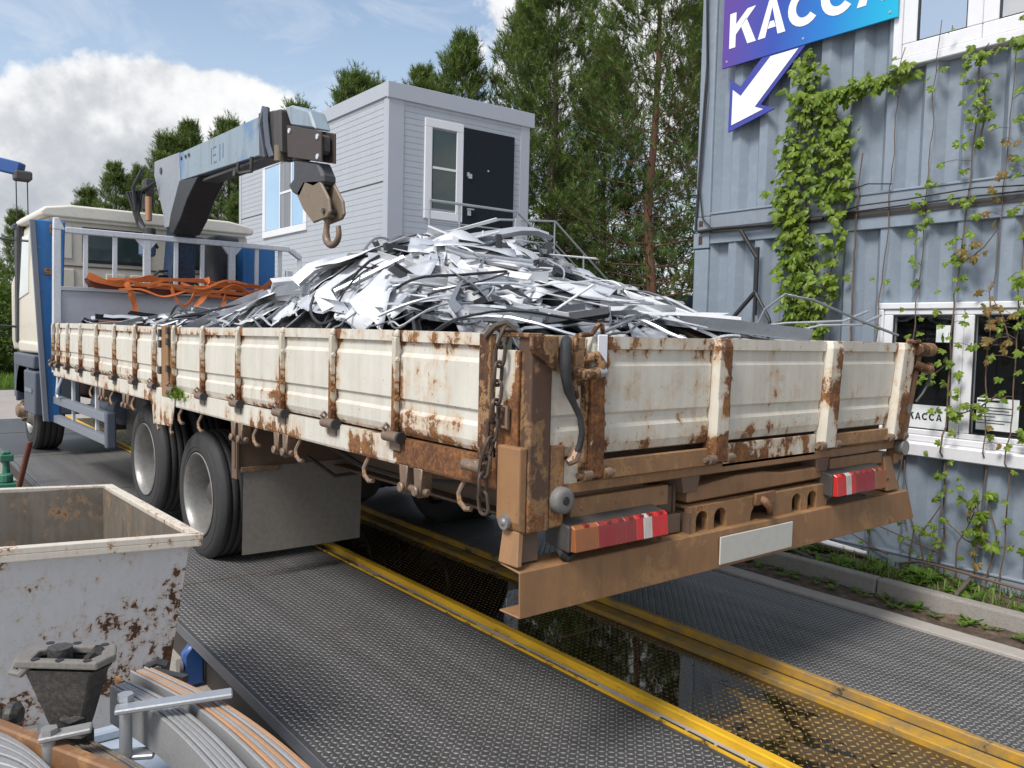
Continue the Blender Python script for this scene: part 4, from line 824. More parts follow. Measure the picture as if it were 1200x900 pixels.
def container(name,label,z0,z1,brail,trail,wins):
    t=thing(name,label,'container',(4.6,-.9,z0),KA)
    ve,v0=2.258,-4.2
    # wall in pieces around the window openings
    zs=z0+brail;zt=z1-trail
    cuts=sorted(wins,key=lambda w:w[0]);v=v0
    for (a,c,za,zb) in cuts:
        corr(v,a,zs,zt,UW,'wall',t);corr(a,c,zs,za,UW,'wall',t)
        if zb<zt: corr(a,c,zb,zt,UW,'wall',t)
        v=c
    corr(v,ve-.14,zs,zt,UW,'wall',t)
    b=MB();b.box(UW-.012,UW+.06,v0,ve-.14,z0+.012,z0+brail);b.box(UW-.02,UW+.0,v0,ve-.14,z0+brail-.012,z0+brail+.004);build('bottom_rail',b,M['containermat'],t,bevel=.004)
    b=MB();b.box(UW-.012,UW+.06,v0,ve-.14,z1-trail,z1-.004);build('top_rail',b,M['containermat'],t,bevel=.004)
    for a in (ve-.14,v0-.14):
        b=MB();b.box(UW-.02,UW+.14,a,a+.14,z0+.10,z1-.12);build('corner_post',b,M['containermat'],t,bevel=.012,seg=2)
        for za,zb in ((z0,z0+.10),(z1-.118,z1)):
            b=MB();b.box(UW-.028,UW+.14,a-.004,a+.146,za,zb);cc=build('corner_casting',b,M['containermat'],t,bevel=.006)
            b=MB();b.box(UW-.030,UW-.0275,a+.055,a+.092,za+.03,zb-.025);build('casting_hole',b,M['holedark'],cc,bevel=.014,seg=3)
    b=MB();b.hull([(UW+.14,ve-.02,z0),(5.8,ve-.02,z0),(5.8,ve,z0),(UW+.14,ve,z0),(UW+.14,ve-.02,z1),(5.8,ve-.02,z1),(5.8,ve,z1),(UW+.14,ve,z1)]);b.box(UW,5.8,v0-.14,v0-.12,z0,z1);b.box(5.78,5.8,v0,ve-.02,z0,z1);b.box(UW+.06,5.78,v0,ve-.02,z1-.03,z1-.006);b.box(UW+.06,5.78,v0,ve-.02,z0+.006,z0+.03);build('shell',b,M['containermat'],t)
    return t
LW=(-1.05,.772,.83,1.70);UPW=(-1.3,.74,3.11,4.45)
C1=container('shipping_container','lower grey-blue shipping container with the ticket window, vines climbing it',.03,2.245,.13,.085,[(-1.00,.735,.89,1.66)])
C2=container('shipping_container','upper grey-blue shipping container carrying the big purple and blue sign',2.262,4.85,.125,.1,[(-1.26,.70,3.15,4.42)])
b=MB();b.box(UW-.02,UW+.05,-4.2,2.1,2.236,2.275);build('gap_strip',b,M['darksteel'],C1)  # dark strip stands in for the dark gap between the containers
# lower window
def win(t,v0,v1,z0,z1,fr,sashes,gm,sill,barv=0):
    u=UW-.03
    b=MB();b.box(u,UW+.05,v0,v1,z1-fr,z1);b.box(u,UW+.05,v0,v1,z0,z0+fr);b.box(u+.0005,UW+.05,v0,v0+fr,z0+fr,z1-fr);b.box(u+.0005,UW+.05,v1-fr,v1,z0+fr,z1-fr);f=build('window_frame',b,M['pvc'],t,bevel=.006)
    if sill:
        b=MB();b.hull([(u-.03,v0-.02,z0-.085),(UW-.002,v0-.02,z0-.085),(UW-.002,v1+.015,z0-.085),(u-.03,v1+.015,z0-.085),(u-.035,v0-.02,z0-.008),(UW-.002,v0-.02,z0+.004),(UW-.002,v1+.015,z0+.004),(u-.035,v1+.015,z0-.008)]);build('window_sill',b,M['pvc'],t,bevel=.006)
    for a,c,bar_,pane in sashes:
        zz0,zz1=z0+fr,z1-fr;bv=bar_+barv
        b=MB();d=u+.012
        b.box(d,UW+.04,a,c,zz1-bar_,zz1-.001);b.box(d,UW+.04,a,c,zz0+.001,zz0+bar_);b.box(d+.0005,UW+.04,a,a+bv,zz0+bar_,zz1-bar_);b.box(d+.0005,UW+.04,c-bv,c,zz0+bar_,zz1-bar_);s=build('window_sash',b,M['pvc'],t,bevel=.005)
        b=MB();b.add([(d+.019,y_,z_) for y_,z_ in ((a+bv-.004,zz0+bar_-.004),(c-bv+.004,zz0+bar_-.004),(c-bv+.004,zz1-bar_+.004),(a+bv-.004,zz1-bar_+.004))],[(3,2,1,0)]);build('pane',b,M[gm],s)
        b=MB();b.box(d+.008,d+.017,a+bv-.001,a+bv+.007,zz0+bar_,zz1-bar_);b.box(d+.008,d+.017,c-bv-.007,c-bv+.001,zz0+bar_,zz1-bar_);b.box(d+.008,d+.017,a+bv+.007,c-bv-.007,zz0+bar_,zz0+bar_+.008);b.box(d+.008,d+.017,a+bv+.007,c-bv-.007,zz1-bar_-.008,zz1-bar_);build('gasket',b,M['hose'],s)
    return f
win(C1,-1.02,.755,.862,1.695,.040,[(.235,.715,.034,1),(-.36,.233,.034,1),(-.98,-.362,.034,1)],'glass',True,.022)
win(C2,-1.3,.742,3.115,4.45,.055,[(.225,.687,.085,1),(-.55,.223,.085,1),(-1.245,-.552,.085,1)],'glassblue',False)
b=MB()
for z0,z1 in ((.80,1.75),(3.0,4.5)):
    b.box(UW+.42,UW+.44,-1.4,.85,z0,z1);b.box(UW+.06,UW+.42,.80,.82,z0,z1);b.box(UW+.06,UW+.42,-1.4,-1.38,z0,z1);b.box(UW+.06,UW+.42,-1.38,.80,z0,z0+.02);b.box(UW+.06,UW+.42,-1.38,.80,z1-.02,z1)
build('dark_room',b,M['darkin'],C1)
b=MB();b.box(UW-.02,UW-.012,.242,.250,1.27,1.30);b.box(UW-.035,UW-.0185,.235,.245,1.24,1.275);build('window_handle',b,M['hose'],C1)
# notices on the glass
def letters(b,text,a0,z0,h,w,gap,th,u,du,sgn=-1,slope=0.0):
    """block capitals from separate strokes; a runs along -v"""
    a=a0
    def quad(p): 
        vs=[(u,a+sgn*x*w,z0+z*h) for x,z in p]+[(u+du,a+sgn*x*w,z0+z*h) for x,z in p];n=len(p)
        b.add(vs,[tuple(range(n)),tuple(range(n,2*n))[::-1]]+[(i,i+n,(i+1)%n+n,(i+1)%n) for i in range(n)])
    t=th/w;tz=th/h
    for ch in text:
        if ch=='K':
            quad([(0,0),(t,0),(t,1),(0,1)]);m=t+.001;k=t*1.32
            quad([(m,.36),(m,.36+tz*1.35),(1-k,1),(1.0,1)]);quad([(m+.20,.36+tz*1.35-.10),(m+.20+.19,.36+tz*1.35+.10),(1.04,0),(1.04-k,0)])
        elif ch=='A':
            ap=.5;quad([(0,0),(t*1.12,0),(ap,.80),(ap,1),(ap-t*.52,1)]);quad([(1-t*1.12,0),(1,0),(ap+t*.52,1),(ap+.0005,1),(ap+.0005,.80)])
            quad([(t*1.12+.20*.40,.22),(1-t*1.12-.20*.40,.22),(1-t*1.12-.20*.40-tz*.36,.22+tz*.85),(t*1.12+.20*.40+tz*.36,.22+tz*.85)])
        elif ch=='C':
            N=18;A0,A1=math.radians(42),math.radians(318)
            for i in range(N):
                p=[]
                for ang,ro,rz in ((A0+(A1-A0)*i/N,.5,.5),(A0+(A1-A0)*(i+1)/N,.5,.5),(A0+(A1-A0)*(i+1)/N,.5-t,.5-tz),(A0+(A1-A0)*i/N,.5-t,.5-tz)): p.append((.52+ro*math.cos(ang)*1.12,.5+rz*math.sin(ang)*1.03))
                quad(p[::-1])
        a+=sgn*(w+gap)
def sheet_sign(name,label,v0,v1,z0,z1,u,m):
    b=MB();b.box(u,u+.0015,v1,v0,z0,z1);return tag(build(name,b,M[m],None,(u,(v0+v1)/2,z0),KA),label,'notice')
pu=UW-.012
s=sheet_sign('paper_notice','white paper notice lettered КАССА, behind the glass of the ticket window',(.555),(.318),.938,1.082,pu+.018,'paper')
b=MB();letters(b,'KACCA',.542,.992,.042,.034,.008,.0085,pu+.0165,.001);build('lettering',b,M['ink'],s)
s=sheet_sign('paper_notice','white paper notice with lines of small print, in the sash right of the lettered notice',.148,-.075,.968,1.150,pu+.018,'paper')
b=MB()
for k,(w,z) in enumerate(((.12,1.128),(.19,1.095),(.17,1.078),(.19,1.061),(.10,1.044),(.18,1.022),(.15,1.007))): b.box(pu+.0165,pu+.0175,.145-w,.145,z,z+(.012 if k==0 else .0045))
build('small_print',b,M['ink'],s)
sheet_sign('paper_notice','small pale square sticker high in the corner of the ticket window glass',.40,.318,1.46,1.56,pu+.018,'paper')
# sign board
SV=-.047
SGN=thing('cash_desk_sign','purple to cyan sign reading КАССА high on the upper container','sign',(UW-.05,1.4,3.42),KA)
b=MB();b.box(UW-.055,UW-.035,.752+SV,2.072+SV,3.42,4.05);build('board',b,M['sign'],SGN)
b=MB();letters(b,'KACCA',2.012+SV,3.545,.245,.222,.026,.054,UW-.058,.0025);build('lettering',b,M['signwhite'],SGN)
b=MB()
for v,z in ((2.03,3.46),(1.4,3.46),(.80,3.46)): b.cyl((UW-.058,v+SV,z),(UW-.0555,v+SV,z),.009,8)
build('screw',b,M['galv'],SGN)
AR=thing('arrow_sign','white arrow with dark blue border pointing down left, fixed under the big sign','sign',(UW-.05,1.7,2.9),KA)
def arrow(dx):
    tip=(2.000,2.950);
    return [(2.0,2.95),(1.995,3.325),(1.905,3.255),(1.72,3.424),(1.375,3.424),(1.725,3.095),(1.61,3.045)]
b=MB();b.extr([(p+SV,q) for p,q in arrow(0)],UW-.050,UW-.036,lambda p,q,t:(t,p,q));build('board',b,M['signblue'],AR)
inn=[(1.970,2.995),(1.968,3.245),(1.897,3.188),(1.655,3.408),(1.435,3.408),(1.772,3.088),(1.70,3.058)]
b=MB();b.extr([(p+SV,q) for p,q in inn],UW-.0535,UW-.0502,lambda p,q,t:(t,p,q));build('arrow',b,M['signwhite'],AR)
# cables
def cable(name,label,pts,r,m='cable',cat='cable',ang=KA):
    b=MB();b.tube(pts,r,7);o=build(name,b,M[m],None,pts[len(pts)//2],ang,smooth=True);return tag(o,label,cat)
u=UW-.035
cable('power_cable','thick black cable running down the corner post of the upper container',[(u,2.19,4.85),(u-.01,2.195,3.96),(u,2.18,3.5),(u-.01,2.20,2.9),(u,2.235,2.35),(u-.01,2.23,2.27)],.0095)
cable('power_cable','thinner black cable looping off the corner post onto the container joint',[(u-.01,2.215,4.8),(u-.02,2.18,3.75),(u-.015,2.16,3.3),(u-.02,2.20,2.6),(u-.015,2.16,2.35),(u-.02,2.07,2.27),(u-.015,1.9,2.26)],.006)
cable('power_cable','heavy black cable bundle lying along the dark joint between the containers',[(u-.01,2.2,2.255),(u-.015,2.0,2.262),(u-.02,1.8,2.256),(u-.012,1.5,2.25),(u-.01,1.15,2.252)],.014)
cable('thin_wire','thin wire sagging along the container joint above the ticket window',[(u-.01,1.18,2.25),(u-.012,.9,2.31),(u-.012,.6,2.315),(u-.01,.2,2.335),(u-.01,-.3,2.30),(u-.01,-1.2,2.33)],.0045)
cable('thin_wire','second thin wire arching from the joint over the main vine',[(u-.01,1.2,2.30),(u-.012,1.05,2.40),(u-.012,.85,2.44),(u-.01,.69,2.42)],.004)
cable('thin_wire','straight thin wire just under the upper container rail',[(u-.01,1.1,2.272),(u-.012,.3,2.288),(u-.01,-.8,2.285),(u-.01,-2,2.28)],.005)
# branching black tubes in front of the lower container
BR=thing('branching_rod','forked black scrap rod leaning on the lower container beside the main vine','rod',(UW-.06,1.64,1.4),KA)
b=MB();b.bar((u-.02,1.80,2.23),(u-.03,1.64,2.02),.03,.022);b.bar((u-.03,1.645,2.10),(u-.03,1.645,1.78),.03,.022);b.bar((u-.03,1.645,1.78),(u-.03,1.64,1.30),.026,.02);build('rod',b,M['cable'],BR,bevel=.003)
b=MB();b.bar((u-.035,1.64,1.79),(u-.08,2.02,1.38),.03,.022);build('branch',b,M['cable'],BR,bevel=.003)
b=MB();b.tube([(u-.035,1.64,1.78),(u-.04,1.52,1.60),(u-.04,1.51,1.58),(u-.04,1.52,1.45),(u-.04,1.50,1.3)],.012,6);build('branch',b,M['cable'],BR)
b=MB();b.bar((u-.028,1.64,1.62),(u-.05,1.56,1.38),.022,.016);build('branch',b,M['galv'],BR)
# ================================================================== VINES
def leaflet(b,c,d,n,L,Wd):
    d=d.normalized();s=d.cross(n)
    if s.length<1e-3: s=d.cross(Vector((1,0,.3)))
    s.normalize();nn=s.cross(d)
    p=[c,c+d*L*.38+s*Wd-nn*Wd*.15,c+d*L*.75+s*Wd*.7-nn*Wd*.25-nn*L*.06,c+d*L-nn*L*.14,c+d*L*.75-s*Wd*.7-nn*Wd*.25-nn*L*.06,c+d*L*.38-s*Wd-nn*Wd*.15,c+d*L*.4+nn*L*.05,c+d*L*.75-nn*L*.02]
    b.add(p,[(0,1,6),(1,2,7,6),(2,3,7),(3,4,7),(4,5,6,7),(5,0,6)])
def cluster(b,c,size,rng):
    hang=Vector((-.35+rng.gauss(0,.3),rng.gauss(0,.8),-.75+rng.gauss(0,.35))).normalized()
    n=Vector((-1+rng.gauss(0,.35),rng.gauss(0,.35),.55+rng.gauss(0,.3))).normalized()
    hang=(hang-n*hang.dot(n)).normalized();s=hang.cross(n)
    for k,a in enumerate((-1.35,-.68,0,.68,1.35)):
        if rng.random()<.05: continue
        d=hang*math.cos(a)+s*math.sin(a);L=size*(1-.22*abs(a))*rng.uniform(.85,1.15)
        leaflet(b,c,d,(n+Vector((rng.gauss(0,.25),rng.gauss(0,.25),rng.gauss(0,.25)))).normalized(),L,L*.27)
def vine(label,stems,nl,size,mleaf='vine',spread=.06,seed=1,out=.05,rs=.0045,group=None,dens=None,tips=0):
    rng=random.Random(seed);P0=stems[0][-1]
    t=thing('climbing_vine',label,'vine',(UW-.05,P0[0],max(.05,P0[1])),KA,group)
    bs=MB();bl=MB()
    for si,S in enumerate(stems):
        pts=[]
        for i in range(len(S)-1):
            k=max(2,int(math.hypot(S[i+1][0]-S[i][0],S[i+1][1]-S[i][1])/.05))
            for j in range(k):
                f=j/k;pts.append([UW-.022,S[i][0]+(S[i+1][0]-S[i][0])*f,S[i][1]+(S[i+1][1]-S[i][1])*f])
        pts.append([UW-.022,S[-1][0],S[-1][1]])
        for i,p in enumerate(pts):
            p[0]-=.012+.012*mnoise.noise((i*.35,seed,si));p[1]+=.018*mnoise.noise((i*.22,seed+9,si))+.006*mnoise.noise((i*.9,seed+2,si))
            if .80<p[2]<1.75 and p[1]<.79: p[0]-=.03 if p[2]>.93 else .055
            if 3.08<p[2] and p[1]<.76: p[0]-=.03
        bs.tube(pts,[rs*(.55+.45*i/len(pts)) for i in range(len(pts))],6)
        n=int(nl*len(pts)/60) if dens is None else int(nl*dens[si])
        for q in range(n):
            f=rng.random();i=min(len(pts)-1,int(f*len(pts)));p=pts[i]
            pr=.5+.5*mnoise.noise((i*.18,seed*3.1,si))
            if rng.random()>pr*1.5 and nl<260: continue
            sp=spread*rng.gauss(0,1);c=Vector((p[0]-abs(rng.gauss(out*.6,out*.5)),p[1]+sp,p[2]+rng.gauss(0,.02)))
            if rng.random()<.4: bs.tube([p,(Vector(p)+c)/2+Vector((-.01,0,.01)),c],.0018,4)
            cluster(bl,c,size*rng.uniform(.65,1.2),rng)
    build('stem',bs,M['stem'],t,smooth=True);build('leaves',bl,M[mleaf],t)
    return t
vine('dense bright green vine hanging in two columns beside the purple sign, the leafiest of all',[[(1.28,3.33),(1.30,3.15),(1.37,2.82),(1.42,2.49),(1.40,2.14),(1.34,1.79),(1.33,1.47),(1.33,.9)],[(1.32,3.20),(1.27,2.95),(1.25,2.7),(1.30,2.4),(1.27,2.1),(1.24,1.7),(1.22,1.3)],[(1.29,3.10),(1.12,2.92),(1.02,2.82),(.99,2.49),(1.02,2.17),(1.1,1.84),(1.12,1.48),(1.13,.9)],[(1.07,2.99),(.92,3.06),(.78,3.04),(.68,3.09)],[(1.20,3.05),(1.10,2.85),(1.12,2.6),(1.08,2.4)]],380,.064,spread=.052,seed=3,out=.07,rs=.008,dens=[.80,.42,.42,.22,.28])
G1='thin vines on the container wall'
vine('thin bare vine stem with one tuft under the corner of the upper window',[[(.64,3.22),(.67,3.10),(.70,2.66),(.71,2.19),(.73,1.83),(.73,1.5),(.74,1.3)]],24,.042,spread=.03,seed=5)
vine('pale twisted vine stem between the main vine and the upper window corner',[[(.90,2.64),(.915,2.45),(.92,2.21),(.93,1.8),(.92,1.48),(.92,1.2)]],9,.042,spread=.025,seed=6,rs=.008)
vine('thin dark vine stem dropping past the left pane of the ticket window',[[(.43,3.32),(.45,3.15),(.47,2.82),(.48,2.37),(.49,1.97),(.50,1.46),(.52,1.1),(.53,.9)]],48,.042,spread=.035,seed=8)
vine('long leafy vine falling along the white mullion of the ticket window to the ground',[[(.16,3.12),(.21,3.05),(.22,2.81),(.23,2.44),(.26,2.05),(.28,1.57),(.28,1.12),(.29,.67),(.28,.32),(.30,.08)],[(.2,2.95),(.17,2.75),(.19,2.6)],[(.28,1.35),(.35,1.28),(.48,1.25),(.58,1.24)],[(.28,1.05),(.18,1.06),(.10,1.10),(.0,1.18)]],105,.043,spread=.05,seed=9,rs=.006,dens=[1.2,.35,.18,.25])
vine('bronze leaved vine in front of the second pane of the ticket window',[[(.03,3.05),(.04,2.64),(.06,2.22),(.07,1.8),(.08,1.33),(.06,.9),(.07,.51),(.10,.11)],[(.07,2.1),(.13,2.0),(.2,1.95)],[(.06,1.7),(.0,1.6),(-.04,1.45)]],55,.042,'vinered',spread=.05,seed=10,dens=[1,.2,.3])
vine('vine at the right edge of the wall, green tufts level with the container joint',[[(-.03,3.3),(-.04,2.9),(-.05,2.26),(-.07,1.8),(-.07,1.38),(-.06,.7),(-.05,.1)],[(-.1,2.9),(-.15,2.3),(-.17,1.7),(-.2,1.0),(-.2,.2)]],62,.044,spread=.05,seed=11,dens=[1,.9])
vine('vine creeping level under the sill of the upper window',[[(-.25,3.14),(-.05,3.10),(.06,3.085),(.16,3.07),(.24,3.05)]],40,.055,spread=.03,seed=12,dens=[1.1])
vine('dry tangled vine stems at the foot of the container under the ticket window',[[(.53,.74),(.50,.48),(.45,.33),(.48,.08)],[(.54,.8),(.57,.6),(.5,.35)],[(.9,.40),(.72,.32),(.48,.26),(.30,.22)],[(.73,.44),(.73,.1)],[(.30,.5),(.42,.3),(.36,.07)],[(.28,.42),(.15,.33),(.05,.30),(-.1,.35)],[(1.0,.28),(.8,.2),(.6,.14)],[(.11,.5),(.2,.3),(.18,.08)],[(.05,.62),(-.02,.4),(.03,.12)]],5,.04,spread=.04,seed=13,rs=.0055,dens=[1,.5,.5,.5,.5,.6,.4,.5,.5])
vine('leafy tuft low on the right vine near the ground',[[(.10,.62),(.09,.45),(.10,.30)]],22,.058,spread=.04,seed=14,dens=[1.0])
# ================================================================== WEEDS
def rosette(label,u,v,z,R,n,seed,group):
    rng=random.Random(seed);b=MB()
    for k in range(n):
        a=2*PI*k/n+rng.gauss(0,.3);L=R*rng.uniform(.6,1.15);lift=rng.uniform(.3,1.1)
        d=Vector((math.cos(a),math.sin(a),0));s=Vector((-d.y,d.x,0));w=L*.17;pts=[]
        for i,(f,ww) in enumerate(((0,.15),(.3,.8),(.6,1),(.85,.6),(1,.05))):
            c=Vector((u,v,z))+d*L*f*(1-.25*f*lift)+Vector((0,0,L*lift*(f-.55*f*f)+.004))
            pts.append((c+s*w*ww+Vector((0,0,.15*w)),c,c-s*w*ww+Vector((0,0,.15*w))))
        vs=[q for p in pts for q in p];fs=[]
        for i in range(4): fs+=[(3*i,3*i+1,3*i+4,3*i+3),(3*i+1,3*i+2,3*i+5,3*i+4)]
        b.add(vs,fs)
    o=build('weed',b,M['weed'],None,(u,v,z),SA,smooth=True);return tag(o,label,'weed',group)
rng=random.Random(21)
rosette('largest weed rosette, long dandelion leaves in the middle of the soil bed',3.22,.27,.075,.16,13,1,None)
rosette('broad leaved weed close behind the kerb near the fallen stick',3.12,1.05,.075,.10,9,2,None)
for i in range(80):
    u=rng.uniform(3.03,3.42);v=rng.uniform(-1.0,2.3);rosette('small green weed growing in the soil bed between kerb and container',u,v,.07,rng.uniform(.05,.11),rng.randint(6,11),30+i,'weeds in the soil bed')
for i in range(60):
    u=rng.uniform(2.79,2.915);v=rng.uniform(-.8,2.0);rosette('small green weed sprouting in the gutter at the foot of the kerb',u,v,.008,rng.uniform(.035,.075),rng.randint(5,8),190+i,'weeds along the kerb foot')
b=MB()
for i in range(2600):
    u=rng.uniform(3.03,3.44);v=rng.uniform(-1.6,2.4)
    if mnoise.noise((u*3,v*1.6,4))<-.05 and u<3.3: continue
    L=rng.uniform(.03,.09);a=rng.uniform(0,6.28);d=Vector((math.cos(a),math.sin(a),0));c=Vector((u,v,.065+.03*(u-3)));t=c+d*L*.5+Vector((0,0,L*rng.uniform(.4,1)));s=Vector((-d.y,d.x,0))*.0035
    b.add([c-s,c+s,(c+t)/2+Vector((0,0,L*.18))+s*.8,t,(c+t)/2+Vector((0,0,L*.18))-s*.8],[(0,1,2,4),(4,2,3)])
tag(build('grass',b,M['grass'],None,(3.2,0,.06),SA),kind='stuff')
for lab,a,c in (('grey stick lying across the soil bed from the kerb towards the container',(3.0,.85,.105),(3.22,1.42,.11)),('grey stick bridging kerb and wall at the near end of the soil bed',(2.98,-.02,.112),(3.34,.06,.125))):
    b=MB();b.bar(a,c,.022,.016);tag(build('stick',b,M['woodgrey'],None,a,SA,bevel=.003),lab,'stick')
for i,(a,c,e) in enumerate((((3.38,.5,.1),(3.30,.2,.16),(3.34,-.3,.12)),((3.36,1.6,.09),(3.30,1.1,.13),(3.36,.7,.10)))):
    cable('dry_branch',('pale dry branch curving over the weeds at the foot of the wall','long dark dry branch along the foot of the wall, farther off')[i],[a,((a[0]+c[0])/2,(a[1]+c[1])/2,.15),c,e],.008,'stem','branch',SA)
b=MB();b.tube([(3.36,1.35,.13),(3.33,1.15,.16),(3.34,.95,.13),(3.36,.7,.12)],[.02,.026,.022,.012],8);tag(build('plastic_bag',b,M['paper'],None,(3.34,1.1,.1),SA,smooth=True),'crumpled white plastic scrap lying at the foot of the container','litter')
# ================================================================== CLAD CABIN (frame turned by HA)
HU,HV,HZ=5.124,10.173,5.50
HT=thing('site_cabin','grey clad two-storey cabin block with dark door and white windows behind the scrap','cabin',(6.6,13.5,0),HA)
U1,V1h=8.05,17.10
def clad(fn,t0,t1,z0,z1,name):
    b=MB();n=int((z1-z0)/.098);h=(z1-z0)/n;pr=[]
    for i in range(n): z=z0+i*h;pr+=[(.0,z+.0),(.007,z+.003),(.0065,z+h*.9),(.0005,z+h-.002)]
    k=len(pr);vs=[fn(o,q,t) for t in (t0,t1) for o,q in pr];fs=[(i,i+1,k+i+1,k+i) for i in range(k-1)];b.add(vs,fs);return build(name,b,M['hut'],HT)
clad(lambda o,q,t:(HU+.012-o,t,q),HV+.15,V1h-.12,0,HZ-.20,'wall')
clad(lambda o,q,t:(t,HV+.012-o,q),HU+.29,U1-.20,0,HZ-.22,'wall')
b=MB();b.box(HU+.02,U1-.02,HV+.02,V1h-.02,0,HZ-.03);build('core',b,M['hut'],HT)
b=MB();b.box(HU-.004,HU+.29,HV-.006,HV+.03,0,HZ-.21);b.box(HU-.006,HU+.03,HV+.03,HV+.15,0,HZ-.20);build('corner_trim',b,M['huttrim'],HT,bevel=.006)
b=MB();b.box(U1-.20,U1+.01,HV-.006,HV+.05,0,HZ-.215);build('corner_trim',b,M['huttrim'],HT,bevel=.006)
b=MB();b.box(HU-.01,HU+.04,V1h-.12,V1h+.01,0,HZ-.2);build('corner_trim',b,M['huttrim'],HT,bevel=.006)
b=MB();b.box(HU-.03,U1+.10,HV-.03,HV+.02,HZ-.26,HZ+.0);b.box(HU-.028,HU+.02,HV+.02,V1h+.03,HZ-.24,HZ+.0);b.box(HU+.02,U1+.1,HV+.02,V1h+.03,HZ-.04,HZ-.002);b.box(U1+.05,U1+.1,HV+.02,V1h,HZ-.24,HZ-.04);build('fascia',b,M['huttrim'],HT,bevel=.006)
b=MB();b.box(HU+.0,HU+.0055,HV+.15,V1h-.12,3.905,3.925);b.box(HU-.0,HU+.006,HV+.15,V1h-.12,5.27,5.30);b.box(HU+.29,U1-.2,HV-.0005,HV+.006,5.245,5.275);build('panel_joint',b,M['darksteel'],HT)
def hwin(ax,a0,a1,z0,z1,panes,gm,fr=.14):
    # ax 'v': in the left face (u const) ; 'u': in the front face
    b=MB();P=(lambda o,t,z:(HU-o,t,z)) if ax=='v' else (lambda o,t,z:(t,HV-o,z))
    def bx(t0,t1,za,zb,o0,o1,bb): bb.hull([P(o0,t0,za),P(o0,t1,za),P(o1,t1,za),P(o1,t0,za),P(o0,t0,zb),P(o0,t1,zb),P(o1,t1,zb),P(o1,t0,zb)] if ax=='u' else [P(o1,t0,za),P(o0,t0,za),P(o0,t1,za),P(o1,t1,za),P(o1,t0,zb),P(o0,t0,zb),P(o0,t1,zb),P(o1,t1,zb)])
    bx(a0,a1,z1-fr,z1,-.03,.03,b);bx(a0,a1,z0,z0+fr,-.03,.03,b);bx(a0,a0+fr,z0+fr,z1-fr,-.03,.0295,b);bx(a1-fr,a1,z0+fr,z1-fr,-.03,.0295,b);f=build('window_frame',b,M['pvc'],HT,bevel=.008)
    for (t0,t1,za,zb,m) in panes:
        b=MB();bx(t0,t1,za,zb,-.006,.012,b);build('pane',b,M[m],f)
    return bx,f
g=G('hut_glass_dark');M['hutdark']=g.set(col=g.mix(g.noise(g.co,3,3),(.018,.03,.028),(.05,.075,.065)),rough=.06,spec=.7)
g=G('hut_glass_sky');M['hutsky']=g.set(col=g.mix(g.noise(g.co,1.2,3),(.25,.42,.60),(.36,.52,.68)),rough=.05,spec=.8)  # the sky's reflection is put into the pane colour
g=G('hut_curtain');M['hutcurt']=g.set(col=g.ramp(g.noise(g.mp(g.co,(14,14,.2)),1,2),[(.4,(.13,.14,.16)),(.6,(.22,.23,.26))]),rough=.2)
bx,f=hwin('u',5.81,6.585,3.37,5.04,[(5.98,6.50,3.56,4.22,'hutdark'),(5.98,6.50,4.25,4.87,'hutdark')],'hutdark')
b=MB();bx(5.97,6.51,4.215,4.255,.0,.022,b);bx(6.46,6.49,3.56,4.87,.0,.020,b);build('glazing_bar',b,M['pvc'],f)
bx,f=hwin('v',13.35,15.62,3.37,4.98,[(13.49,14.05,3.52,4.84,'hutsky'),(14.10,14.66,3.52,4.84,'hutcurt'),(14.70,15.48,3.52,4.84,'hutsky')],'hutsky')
b=MB();bx(14.05,14.10,3.51,4.85,.0,.022,b);bx(14.66,14.70,3.51,4.85,.0,.022,b);bx(14.10,14.66,4.2,4.245,.0,.022,b);build('glazing_bar',b,M['pvc'],f)
b=MB();b.box(6.59,7.69,HV-.035,HV+.005,2.93,5.0);dr_=build('door',b,M['hutdoor'],HT,bevel=.004)
b=MB();b.box(6.68,6.76,HV-.05,HV-.0355,4.14,4.22);b.box(6.66,6.70,HV-.055,HV-.0355,4.17,4.24);b.box(6.68,6.75,HV-.05,HV-.0355,3.50,3.62);b.box(6.66,6.80,HV-.075,HV-.0505,3.60,3.62);b.cyl((7.11,HV-.036,4.32),(7.11,HV-.045,4.32),.018,10);build('door_furniture',b,M['galv'],dr_)
# stair with landing and rails, on the ground in front of the door
STW=thing('steel_stair','galvanised stair with landing and tube handrails leading up to the cabin door','stair',(7.0,9.6,0),HA)
b=MB();b.box(5.5,7.25,9.0,10.16,2.84,2.90);build('landing',b,M['galv'],STW)
b=MB()
for uu in (5.55,7.2):
    for v in (9.05,10.05): b.box(uu,uu+.06,v,v+.06,0,2.839)
build('landing_leg',b,M['galv'],STW)
def rails(v,u0,um,u1,u2,name):
    b=MB();z=3.50
    b.tube([(u0,v,z),(um,v,z),(u1,v,z),(u2,v,z-1.13*(u2-u1)/1.68-.0)],.022,8);b.tube([(u0,v,z-.32),(u1,v,z-.32),(u2,v,z-.32-1.13*(u2-u1)/1.68)],.013,6);b.tube([(u1,v,z-.55),(u2,v,z-.55-1.13*(u2-u1)/1.68)],.013,6)
    for uu in (u0,um,u1): b.tube([(uu,v,2.9),(uu,v,z)],.018,6)
    for k in range(1,6):
        uu=u1+(u2-u1)*k/5;zz=z-1.13*(uu-u1)/1.68;b.tube([(uu,v,zz-.95),(uu,v,zz)],.013,6)
    return build(name,b,M['galv'],STW,smooth=True)
rails(9.17,5.31,5.87,7.04,10.6,'handrail');rails(10.05,5.6,6.3,8.05,10.6,'handrail') if False else None
b=MB();z=3.47;v=9.98
